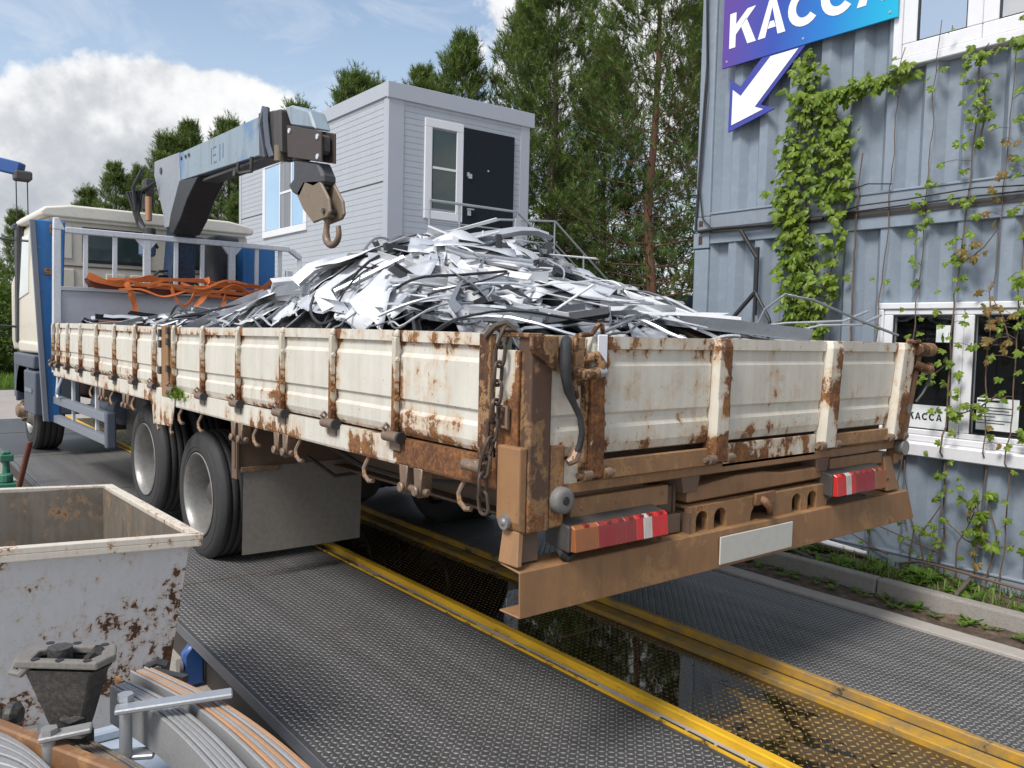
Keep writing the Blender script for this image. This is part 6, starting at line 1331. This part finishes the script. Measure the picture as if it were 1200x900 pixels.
strap('orange strap looped over the right hand end of the bundle',[(1.80,Ys-.08,1.72),(1.95,Ys-.12,1.82),(2.10,Ys-.13,1.95),(2.18,Ys-.13,1.985),(2.27,Ys-.14,1.93),(2.36,Ys-.15,1.82),(2.44,Ys-.2,1.74)],.06,.9)
strap('second orange strap curling at the right end, partly under the looped one',[(2.00,Ys-.18,1.70),(2.12,Ys-.19,1.85),(2.20,Ys-.19,1.95),(2.27,Ys-.2,1.82),(2.24,Ys-.2,1.70)],.05,-.8)
strap('short orange strap end folded in the middle right of the bundle',[(1.50,Ys-.10,1.78),(1.62,Ys-.14,1.87),(1.74,Ys-.14,1.89),(1.88,Ys-.13,1.80)],.04,1.2)
strap('dirty orange strap dangling right of the middle',[(1.62,Ys-.10,1.84),(1.60,Ys-.12,1.74),(1.58,Ys-.12,1.62),(1.62,Ys-.12,1.48)],.04,.5)
for k,(x0_,x1_,z0_,w_) in enumerate(((.45,.98,1.90,.025),(.82,1.45,1.84,.03),(1.15,1.85,1.90,.022),(1.35,2.0,1.80,.028),(.55,1.2,1.80,.02),(1.6,2.2,1.86,.03))):
    strap(('thin loose orange strap at the left part of the bundle, above the sleeve','orange strap twisted round the sleeve left of the middle','thin orange strap arching over the middle of the bundle','low loose orange strap right of the middle, below the others','lowest thin orange strap at the left of the bundle','short orange strap ending in the tangle at the right')[k],[(x0_,Ys-.10,z0_),(lerp(x0_,x1_,.3),Ys-.13,z0_+.05*math.sin(k*2.3)),(lerp(x0_,x1_,.65),Ys-.12,z0_-.05*math.sin(k*1.7+1)),(x1_,Ys-.12,z0_+.02)],w_,1.5*math.sin(k*3))
strap('frayed orange strap hanging in a short loop below the bundle',[(1.05,Ys-.10,1.86),(1.10,Ys-.12,1.72),(1.18,Ys-.12,1.66),(1.26,Ys-.12,1.74),(1.30,Ys-.10,1.86)],.03,.3)
b=ribbon([(.30,Ys+.02,1.91),(.36,Ys+.01,1.84),(.7,Ys+.03,1.825),(1.0,Ys+.01,1.80),(1.35,Ys+.03,1.825),(1.7,Ys+.01,1.80),(2.1,Ys+.02,1.80)],.06,.03,.5,40);tag(build('strap_sleeve',b,M['redroll'],None,(1.2,7.02,1.75),smooth=True),'dark red-brown rolled sleeve under the orange straps along the headboard','sleeve')
b=MB();b.bar((.32,6.95,1.47),(.80,6.9,1.50),.10,.035);tag(build('tool_case',b,M['redroll'],None,(.5,6.9,1.45),bevel=.01),'flat dark red case lying in the bed at the foot of the headboard','case')
b=MB();b.bar((1.0,6.45,1.58),(1.32,6.25,1.52),.16,.09);tag(build('tool_bag',b,M['alublack'],None,(1.1,6.4,1.5),bevel=.02),'black box-shaped offcut among the low scrap near the headboard','scrap')
# ================================================================== SCRAP ALUMINIUM
YR=[-.1,.15,.4,.7,1.07,1.6,1.97,2.77,3.6,4.1,4.6,5.5,7.1];ZR=[1.38,1.39,1.44,1.52,1.62,1.87,1.86,1.64,1.52,1.46,1.44,1.42,1.41]
def hh(x,y):
    A=float(np.interp(y,YR,ZR));f=1-(abs((x-1.05)/1.0)**2.5 if x<1.05 else ((x-1.05)/1.30)**2.0)
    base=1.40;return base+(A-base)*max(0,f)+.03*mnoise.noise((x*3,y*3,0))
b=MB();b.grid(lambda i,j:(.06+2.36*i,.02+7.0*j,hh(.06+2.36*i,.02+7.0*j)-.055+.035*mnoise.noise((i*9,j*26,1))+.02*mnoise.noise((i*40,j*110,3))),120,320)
tag(build('scrap_filling',b,M['gapfill'],None,(1.2,3.5,1.05)),kind='stuff')
rs=random.Random(99)
def surfpt(x,y,o=0): return Vector((x,y,hh(x,y)+o))
def scrap(b,name,label,m,group=None,base=None):
    if b is None: return None
    c=np.mean(np.array([tuple(p) for p in b.v]),axis=0);return tag(build(name,b,M[m],None,tuple(c),smooth=True),label,'scrap metal',group)
def strip_mb(c,ang,L,w,th,sect,bend,roll,sag,lift=.02,crump=0.0,taut=.75):
    d=Vector((math.cos(ang),math.sin(ang),0));n=14;P=[]
    for k in range(n+1):
        s=(k/n-.5)*L;p=Vector((c[0],c[1],0))+d*s+Vector((-d.y,d.x,0))*bend*((2*s/L)**2-.3);x=min(2.33,max(.12,p.x));y=min(6.9,max(.06,p.y));P.append(Vector((x,y,hh(x,y))))
    z0=hh(*P[0].xy);z1=hh(*P[-1].xy);b=MB();vs=[];m=len(sect)
    zl=max(max((P[k].z-(z0+(z1-z0)*k/n)) for k in range(n+1))*.85,0)
    for k in range(n+1):
        lin=z0+(z1-z0)*k/n+zl;P[k].z=min(lin*taut+P[k].z*(1-taut),P[k].z+.11)+lift+sag*math.sin(PI*k/n)+crump*mnoise.noise((k*.6,c[0]*9,c[1]*9))
    for k in range(n+1):
        t=(P[min(n,k+1)]-P[max(0,k-1)]).normalized();g=(hh(P[k].x+.05,P[k].y)-hh(P[k].x-.05,P[k].y))/.1;gy=(hh(P[k].x,P[k].y+.05)-hh(P[k].x,P[k].y-.05))/.1
        nn=Vector((-g,-gy,1)).normalized();nn=(nn-t*nn.dot(t)).normalized();s=t.cross(nn);r=roll+crump*6*mnoise.noise((k*.4,c[1]*7,c[0]))
        s2=s*math.cos(r)+nn*math.sin(r);n2=nn*math.cos(r)-s*math.sin(r)
        vs+=[P[k]+s2*a*w+n2*q*w for a,q in sect]
    fs=[(k*m+j,k*m+(j+1)%m,(k+1)*m+(j+1)%m,(k+1)*m+j) for k in range(n) for j in range(m)]+[tuple(range(m))[::-1],tuple(n*m+j for j in range(m))]
    b.add(vs,fs);return b
FLAT=[(-.5,0),(.5,0),(.5,.03),(-.5,.03)];ANG=[(-.5,-.02),(.5,-.02),(.5,.5),(.46,.5),(.46,.03),(-.5,.03)];CHN=[(-.5,.4),(-.5,-.02),(.5,-.02),(.5,.4),(.45,.4),(.45,.04),(-.45,.04),(-.45,.4)];BOXS=[(-.5,-.35),(.5,-.35),(.5,.35),(-.5,.35)]
def rc(ylo=.15,yhi=4.3):
    while True:
        y=rs.triangular(ylo,min(yhi,3.2),1.3);x=rs.uniform(.12,2.35)
        if not(x>1.35 and y<1.2 and rs.random()<.85): return (x,y)
ANGS=[math.radians(a) for a in (-60,-35,-50,120,35,60,15,-20,95)]
def rigid(rcf,L0,L1,w,sect,pit=.15,lift=(.02,.07),bend=.0):
    """a stiff offcut lying on the heap, perhaps kinked once, kept inside the boards"""
    for _ in range(80):
        c=rcf();L=rs.uniform(L0,L1);a=rs.uniform(0,2*PI);e=.08
        gx=(hh(c[0]+e,c[1])-hh(c[0]-e,c[1]))/(2*e);gy=(hh(c[0],c[1]+e)-hh(c[0],c[1]-e))/(2*e)
        n=Vector((-gx,-gy,1)).normalized();d=Vector((math.cos(a),math.sin(a),0));d=(d-n*d.dot(n)).normalized();s=n.cross(d)
        d=(d+n*rs.gauss(0,pit)).normalized();r=rs.gauss(0,.7);s2=s*math.cos(r)+n*math.sin(r);n2=d.cross(s2)
        C=Vector((c[0],c[1],hh(*c)+rs.uniform(*lift)));E0=C-d*L/2
        m=len(sect);k0=rs.uniform(.2,.8);kb=rs.gauss(0,bend);N=8;vs=[]
        for k in range(N+1):
            f=k/N;o=kb*max(0,f-k0)*L
            vs+=[E0+d*L*f+n2*o+s2*p*w+n2*q*w for p,q in sect]
        if all(.06<q.x<2.40 and .04<q.y<6.8 and q.z<hh(q.x,q.y)+.17 and q.z>hh(q.x,q.y)-.2 for q in vs): break
    else: return None
    b=MB();fs=[(k*m+j,k*m+(j+1)%m,(k+1)*m+(j+1)%m,(k+1)*m+j) for k in range(N) for j in range(m)]+[tuple(range(m))[::-1],tuple(N*m+j for j in range(m))]
    b.add(vs,fs);return b
gw='white aluminium strips on the scrap heap'
for i in range(104):
    c=rc();L=rs.uniform(.7,1.9);sect=rs.choice([FLAT,FLAT,ANG,CHN]);w=rs.uniform(.022,.09)
    m=rs.choice(['alu','aluwhite','aluwhite','aluwhite','alu','aludark']);b=rigid(rc,.3,1.15,w,sect,.24,(.02,.10),.4) if i%40 else strip_mb(c,rs.choice(ANGS)+rs.gauss(0,.25),L,w,.003,sect,rs.gauss(0,.02),rs.gauss(0,.45),rs.gauss(.0,.012),rs.uniform(-.02,.10),rs.choice((0,0,0,.004,.015)),.95)
    scrap(b,'scrap_strip',{'alu':'bare silver aluminium strip lying in the scrap heap','aluwhite':'white coated aluminium strip lying in the scrap heap','aludark':'dull grey aluminium strip lying in the scrap heap'}[m],m,{'alu':'silver strips on the scrap heap','aluwhite':gw,'aludark':'dull grey strips on the scrap heap'}[m])
for i in range(44):
    c=rc(.1,5.2);L=rs.uniform(.5,1.3);b=rigid(lambda:rc(.1,5.2),.3,.9,rs.uniform(.025,.055),rs.choice([ANG,CHN,BOXS]),.22,(.0,.07),.4) if i%9 else strip_mb(c,rs.choice(ANGS)+rs.gauss(0,.3),L,rs.uniform(.03,.06),.003,rs.choice([ANG,CHN,BOXS]),rs.gauss(0,.05),rs.gauss(0,.5),rs.gauss(0,.02),rs.uniform(.0,.07),.004)
    scrap(b,'scrap_profile','black window profile offcut lying in the scrap heap','alublack','black profile offcuts on the scrap heap')
def sheet_mb(c,ang,L,Wd,cr,lift,seed):
    d=Vector((math.cos(ang),math.sin(ang),0));s=Vector((-d.y,d.x,0));b=MB();nu,nv=12,9
    sk=rs.uniform(-.3,.3)
    def f(i,j):
        a=(i-.5)*L;q=(j-.5)*Wd*(1+sk*(i-.5));p=Vector((c[0],c[1],0))+d*a+s*q;x=min(2.34,max(.09,p.x));y=min(6.9,max(.05,p.y))
        hc=hh(c[0],c[1]);gx=(hh(c[0]+.12,c[1])-hh(c[0]-.12,c[1]))/.24;gy=(hh(c[0],c[1]+.12)-hh(c[0],c[1]-.12))/.24
        z=hc+gx*(x-c[0])+gy*(y-c[1]);z=.75*z+.25*hh(x,y)
        fold=abs(((i*2.3+j*1.1+seed)%1.0)-.5)
        return (x,y,max(z,hh(x,y)-.03)+lift+cr*mnoise.noise((i*2.2+seed,j*2.0,seed*.37))*1.3+cr*.8*(fold-.25))
    b.grid(f,nu,nv);return b
BIG=[(.9,2.35,.5),(1.0,1.65,1.0),(.62,1.95,.2),(.85,1.15,.8),(1.45,1.35,-.4),(.42,2.7,.6),(1.2,2.0,.3),(.5,1.35,.4),(1.15,.85,-.5)]
for i in range(44):
    c=rc(.2,4.4) if i>=len(BIG) else BIG[i][:2];b=sheet_mb(c,rs.uniform(0,3.14),rs.uniform(.3,.75),rs.uniform(.14,.30),rs.choice((.015,.03,.05,.07)),rs.uniform(.0,.09),i*1.7) if i>=len(BIG) else sheet_mb(c,BIG[i][2],rs.uniform(.6,.9),rs.uniform(.28,.40),.03,.08,i*1.7)
    m=rs.choice(['aluwhite','aluwhite','alu']);o=scrap(b,'scrap_sheet',{'alu':'crumpled bare silver sheet lying in the scrap heap','aluwhite':'crumpled white coated sheet lying in the scrap heap'}[m],m,{'alu':'silver sheets on the scrap heap','aluwhite':'white sheets on the scrap heap'}[m])
    sm=o.modifiers.new('thickness','SOLIDIFY');sm.thickness=.002
def wire_mb(c,r,n,seed,rad,z=.05):
    g=random.Random(seed);P=[];a0=g.uniform(0,6.28);ln=g.uniform(2.2,5.5);el=g.uniform(.35,1)
    for k in range(n):
        a=a0+ln*k/n;x=min(2.38,max(.06,c[0]+r*math.cos(a)+.10*r*mnoise.noise((k*.2,seed,0))));y=max(.04,c[1]+el*r*math.sin(a));P.append((x,y,hh(x,y)+z+.08*r*math.sin(a*1.5+seed)+.06*mnoise.noise((k*.15,seed,3))))
    b=MB();b.tube(P,rad,5);return b
for i in range(100):
    c=rc(.2,5.5) if i%3 else (rs.uniform(.12,.7),rs.uniform(.4,4.2));m=rs.choice(['alu','alu','aludark','alublack']);b=wire_mb(c,rs.uniform(.15,.55),26,i,rs.uniform(.004,.008),rs.uniform(.03,.11))
    scrap(b,'scrap_wire',{'alu':'bright curled wire springing from the scrap heap','aludark':'grey curled wire springing from the scrap heap','alublack':'black curled cable springing from the scrap heap'}[m],m,{'alu':'bright wires on the scrap heap','aludark':'grey wires on the scrap heap','alublack':'black cables on the scrap heap'}[m])
# bundle of thin curved strips sweeping along the near side towards the tailgate
for i in range(18):
    f=(i%9)/8;y0=rs.uniform(1.7,2.9);y1=rs.uniform(.25,.9);P=[]
    for k in range(15):
        s=k/14;y=lerp(y0,y1,s);x=.20+.12*f+.22*s*(.4+f*.6)+.03*mnoise.noise((s*3,i,0));P.append((x,y,max(hh(x,y)+.03,1.47+.16*math.sin(PI*(.12+.8*(1-s)))*(.4+.6*f))+.025*mnoise.noise((s*3,i,2))))
    m=rs.choice(['alu','aluwhite','alu','aludark']);b=ribbon(P,rs.uniform(.012,.028),.003,rs.uniform(-.6,.6),22)
    scrap(b,'scrap_ribbon','thin curved trim strip in the bundle lying behind the near sideboard',m,'thin trim strips in the bundle')
def nearside(): return (rs.uniform(.12,.8),rs.uniform(.4,4.6))
for i in range(52):
    c=(rs.uniform(.15,.75),rs.uniform(.5,4.4));m=rs.choice(['alu','aluwhite','aluwhite','aludark']);b=rigid(nearside,.3,1.1,rs.uniform(.018,.07),rs.choice([FLAT,ANG,CHN]),.2,(.02,.10),.4) if i%9 else strip_mb(c,rs.choice((1.2,1.5,1.8,-1.0,.4))+rs.gauss(0,.3),rs.uniform(.4,1.2),rs.uniform(.025,.09),.003,rs.choice([FLAT,ANG,CHN]),rs.gauss(0,.03),rs.gauss(0,.5),rs.gauss(0,.015),rs.uniform(.03,.12),0,.9)
    scrap(b,'scrap_strip',{'alu':'bare silver aluminium strip lying in the scrap heap','aluwhite':'white coated aluminium strip lying in the scrap heap','aludark':'dull grey aluminium strip lying in the scrap heap'}[m],m,{'alu':'silver strips on the scrap heap','aluwhite':gw,'aludark':'dull grey strips on the scrap heap'}[m])
# low loose pieces between heap and headboard
for i in range(40):
    c=(rs.uniform(.12,2.3),rs.uniform(3.6,6.9));m=rs.choice(['alu','aluwhite','alublack','aludark','alublack']);b=strip_mb(c,rs.uniform(0,3.14),rs.uniform(.35,1.2),rs.uniform(.025,.07),.003,rs.choice([FLAT,ANG,CHN,BOXS]),rs.gauss(0,.05),rs.gauss(0,.6),rs.gauss(.0,.03),rs.uniform(.03,.14),.01)
    scrap(b,'scrap_offcut','loose %s offcut lying low between the heap and the headboard'%{'alu':'silver','aluwhite':'white','alublack':'black','aludark':'grey'}[m],m,'%s offcuts near the headboard'%{'alu':'silver','aluwhite':'white','alublack':'black','aludark':'grey'}[m])
for i,(a,c,w_) in enumerate((((.55,2.6,1.80),(1.1,1.55,2.06),.05),((.35,1.9,1.66),(.95,1.95,1.98),.07),((.9,2.3,1.98),(1.5,1.2,1.86),.045),((.45,1.2,1.62),(1.0,.7,1.70),.06),((.25,2.9,1.56),(.65,1.7,1.86),.035),((1.2,1.9,2.0),(1.85,1.05,1.66),.05),((.7,.9,1.66),(1.35,.35,1.50),.04),((.4,3.3,1.6),(.9,2.6,1.92),.05),((.8,1.5,1.93),(.35,.9,1.56),.05))):
    b=MB();b.bar(a,c,w_,.004,(.3,-.4,1));scrap(b,'scrap_strip','white coated aluminium strip lying in the scrap heap','aluwhite',gw)
# pieces that stand out
def solo(name,label,a,c,w,h,m,up=(0,0,1),bev=.003): b=MB();b.bar(a,c,w,h,up);o=build(name,b,M[m],None,a,bevel=bev);return tag(o,label,'scrap metal')
solo('scrap_box','white square tube end sticking up at the right of the heap',(1.85,1.45,1.55),(1.93,1.30,1.72),.075,.06,'aluwhite')
solo('scrap_channel','long dark grey channel running down the right slope to the tailgate corner',(1.45,2.05,1.90),(1.95,.95,1.56),.10,.045,'aludark')
solo('scrap_channel','flat grey beam lying level across the top right of the heap',(1.05,1.35,1.83),(1.85,1.55,1.70),.11,.05,'aludark')
solo('scrap_post','short black bar standing upright near the peak of the heap',(.95,1.35,1.74),(.955,1.36,1.95),.03,.03,'alublack')
solo('scrap_channel','black channel bar sloping through the middle right of the heap',(1.15,1.3,1.82),(1.75,.75,1.54),.07,.03,'alublack')
solo('scrap_angle','bright angle bar sloping down to the tailgate at the right',(1.4,1.25,1.76),(1.62,.32,1.47),.045,.03,'aluwhite')
solo('scrap_channel','long grey bar leaning from the heap down to the left behind the sideboard',(.50,3.7,1.46),(.80,2.55,1.76),.085,.05,'aludark')
solo('scrap_angle','bright edged bar alongside the long grey leaning bar',(.44,3.72,1.47),(.74,2.52,1.77),.02,.03,'aluwhite')
solo('scrap_plank','broad white plank crossing over the middle of the heap on its edge of shadow',(.55,2.3,1.80),(.95,1.4,1.86),.12,.012,'aluwhite')
solo('scrap_plank','white plank laid against the peak, highest piece of the heap',(.82,1.7,1.90),(1.12,1.6,1.99),.16,.012,'aluwhite')
solo('scrap_plank','short white plank standing up behind the tailgate near the grab loop',(.62,.62,1.52),(.78,.50,1.66),.075,.01,'aluwhite')
for lab,cc,A,L,Wd,sd in (('large dark grey panel leaning at the right end of the heap',(1.95,.75),.55,1.0,.62,3.3),('second grey panel beyond the large dark grey one',(2.1,1.2),.8,.8,.5,7.1)):
    b=sheet_mb(cc,A,L,Wd,.015,.03,sd);o=scrap(b,'scrap_plate',lab,'aludark');o.modifiers.new('t','SOLIDIFY').thickness=.004
for i,(lab,P) in enumerate((('highest wire loop arching over the right end of the tailgate',[(1.9,.5,1.46),(1.93,.45,1.6),(2.05,.42,1.68),(2.25,.38,1.66),(2.5,.25,1.56),(2.7,.15,1.49)]),('pale wire reaching out past the right end of the heap',[(1.9,.6,1.5),(2.2,.5,1.54),(2.5,.35,1.56),(2.75,.35,1.62),(2.9,.5,1.6)]),('pale flat wire sweeping low past the right end of the heap',[(1.95,.4,1.47),(2.2,.3,1.53),(2.5,.25,1.54),(2.8,.3,1.60)]))):
    b=MB();b.tube(P,.007,6);scrap(b,'scrap_wire',lab,('aludark','alu','alu')[i])
# ================================================================== SKY, SUN, CAMERA
SUN_EL,SUN_AZ=52,-101   # azimuth measured from +Y towards +X
el,az=math.radians(SUN_EL),math.radians(SUN_AZ)
sd=Vector((math.sin(az)*math.cos(el),math.cos(az)*math.cos(el),math.sin(el)))
sl=bpy.data.lights.new('sun','SUN');sl.energy=SUN_E;sl.angle=math.radians(SUN_ANG);sl.color=(1,.97,.93);so=bpy.data.objects.new('sun',sl);COL.objects.link(so);so.location=(-10,-10,20);so.rotation_euler=(-sd).to_track_quat('-Z','Y').to_euler()
w=G('World',world=True);scene.world=w.m
sky=w.n.new('ShaderNodeTexSky');sky.sky_type='NISHITA';sky.sun_disc=False;sky.sun_elevation=el;sky.sun_rotation=az;sky.air_density=1.0;sky.dust_density=1.2;sky.ozone_density=1.5
dv=w.n.new('ShaderNodeTexCoord').outputs['Generated']
def dens(v):
    wv=w.vm('ADD',v,w.vm('SCALE',w.vm('SUBTRACT',w.noise(v,5,2,.5,col=True),(.5,.5,.5)),(0,0,0)))
    n1=w.noise(v,3.1,3,.5);n2=w.noise(v,11.5,10,.56);vo=w.ma('SUBTRACT',1,w.voro(v,13,'SMOOTH_F1'));
    return w.ma('ADD',w.ma('MULTIPLY',n1,.40),w.ma('ADD',w.ma('MULTIPLY',n2,.62),w.ma('MULTIPLY',vo,.13)))
CAMR=Matrix(((0.7748413716457254,-0.6317351275275367,0.023055963088491366),(-0.01998945937986269,-0.060938765004340256,-0.9979413251456453),(0.6318395922224814,0.7727853489601836,-0.0598459199329036)))
BLOBS=[((-.5565,.6962,.4535),.0,0)]
def pdir(x,y): return (CAMR.transposed()@Vector(((x-600)/975.6,(y-450)/975.6,1))).normalized()
# cumulus bank and clear patches, as directions on the sky
mass=[(195,125,.135,.30),(100,185,.13,.26),(290,180,.11,.20),(20,190,.10,.20),(-90,290,.2,.2),(150,250,.18,.10),(570,80,.10,.10),(720,40,.12,.10)]
clear=[(50,10,.13,-.26),(-70,60,.13,-.25),(330,20,.11,-.24),(430,80,.10,-.16),(190,-80,.14,-.28),(520,-30,.10,-.10)]
def bias(v):
    tot=None
    for x,y,r,a in mass+clear:
        d=w.vm('DISTANCE',v,tuple(pdir(x,y)));g_=w.ma('MULTIPLY',w.ramp(w.ma('DIVIDE',d,r*1.6),[(0,1),(1,0)],'EASE'),a);tot=g_ if tot is None else w.ma('ADD',tot,g_)
    return tot
nv=w.vm('NORMALIZE',dv)
d0=dens(nv);bi=bias(nv);D=w.ma('ADD',d0,bi)
off=tuple((Vector((-.55,-.1,.8))).normalized()*.035);d1=dens(w.vm('ADD',nv,off))
cover=w.ramp(D,[(.60,0),(.655,.92),(.70,1)])
thin=w.ma('MULTIPLY',w.ramp(w.noise(w.mp(nv,(1,1,2.6)),4.5,8,.6,1.5),[(.42,0),(.75,1)]),.55)
sh=w.ma('ADD',w.ma('MULTIPLY',w.ma('SUBTRACT',d0,d1),3.4),w.ma('ADD',.60,w.ma('MULTIPLY',w.ma('SUBTRACT',.86,D),.9)),clamp=True)
ccol=w.ramp(sh,[(.05,(.50,.53,.58)),(.42,(.66,.68,.71)),(.70,(.90,.905,.92)),(.95,(1.0,1.0,1.0))])
ccol=w.mix(1.0,ccol,(CLOUD,)*3,'MULTIPLY')
sc=w.mix(1.0,sky.outputs[0],(SKYMUL[0],SKYMUL[1],SKYMUL[2]),'MULTIPLY')
hz=w.ramp(w.xyz(nv)[2],[(.0,.75),(.20,.25),(.42,0)])
thincol=w.mix(1.0,(.80,.84,.90),(CLOUD,)*3,'MULTIPLY')
c=w.mix(w.ma('MAXIMUM',thin,hz),sc,thincol);c=w.mix(cover,c,ccol)
bg=w.n.new('ShaderNodeBackground');bg.inputs[1].default_value=.1;w.link(c,bg.inputs[0]);w.link(bg.outputs[0],w.out.inputs[0])
cd=bpy.data.cameras.new('camera');cam=bpy.data.objects.new('camera',cd);COL.objects.link(cam);scene.camera=cam
cd.sensor_width=36;cd.lens=29.268;cd.clip_start=.05;cd.clip_end=600
r0,r1,r2=Vector(CAMR[0]),Vector(CAMR[1]),Vector(CAMR[2])
m=Matrix((r0,-r1,-r2)).transposed().to_4x4();m.translation=Vector((-1.6605,-1.9741,1.45));cam.matrix_world=m
vs_=scene.view_settings;vs_.view_transform='Standard';vs_.look='None';vs_.gamma=1;vs_.exposure=EXPO;vs_.use_curve_mapping=False
scene.render.engine='CYCLES';scene.cycles.max_bounces=8;scene.cycles.transparent_max_bounces=12;scene.cycles.use_denoising=True
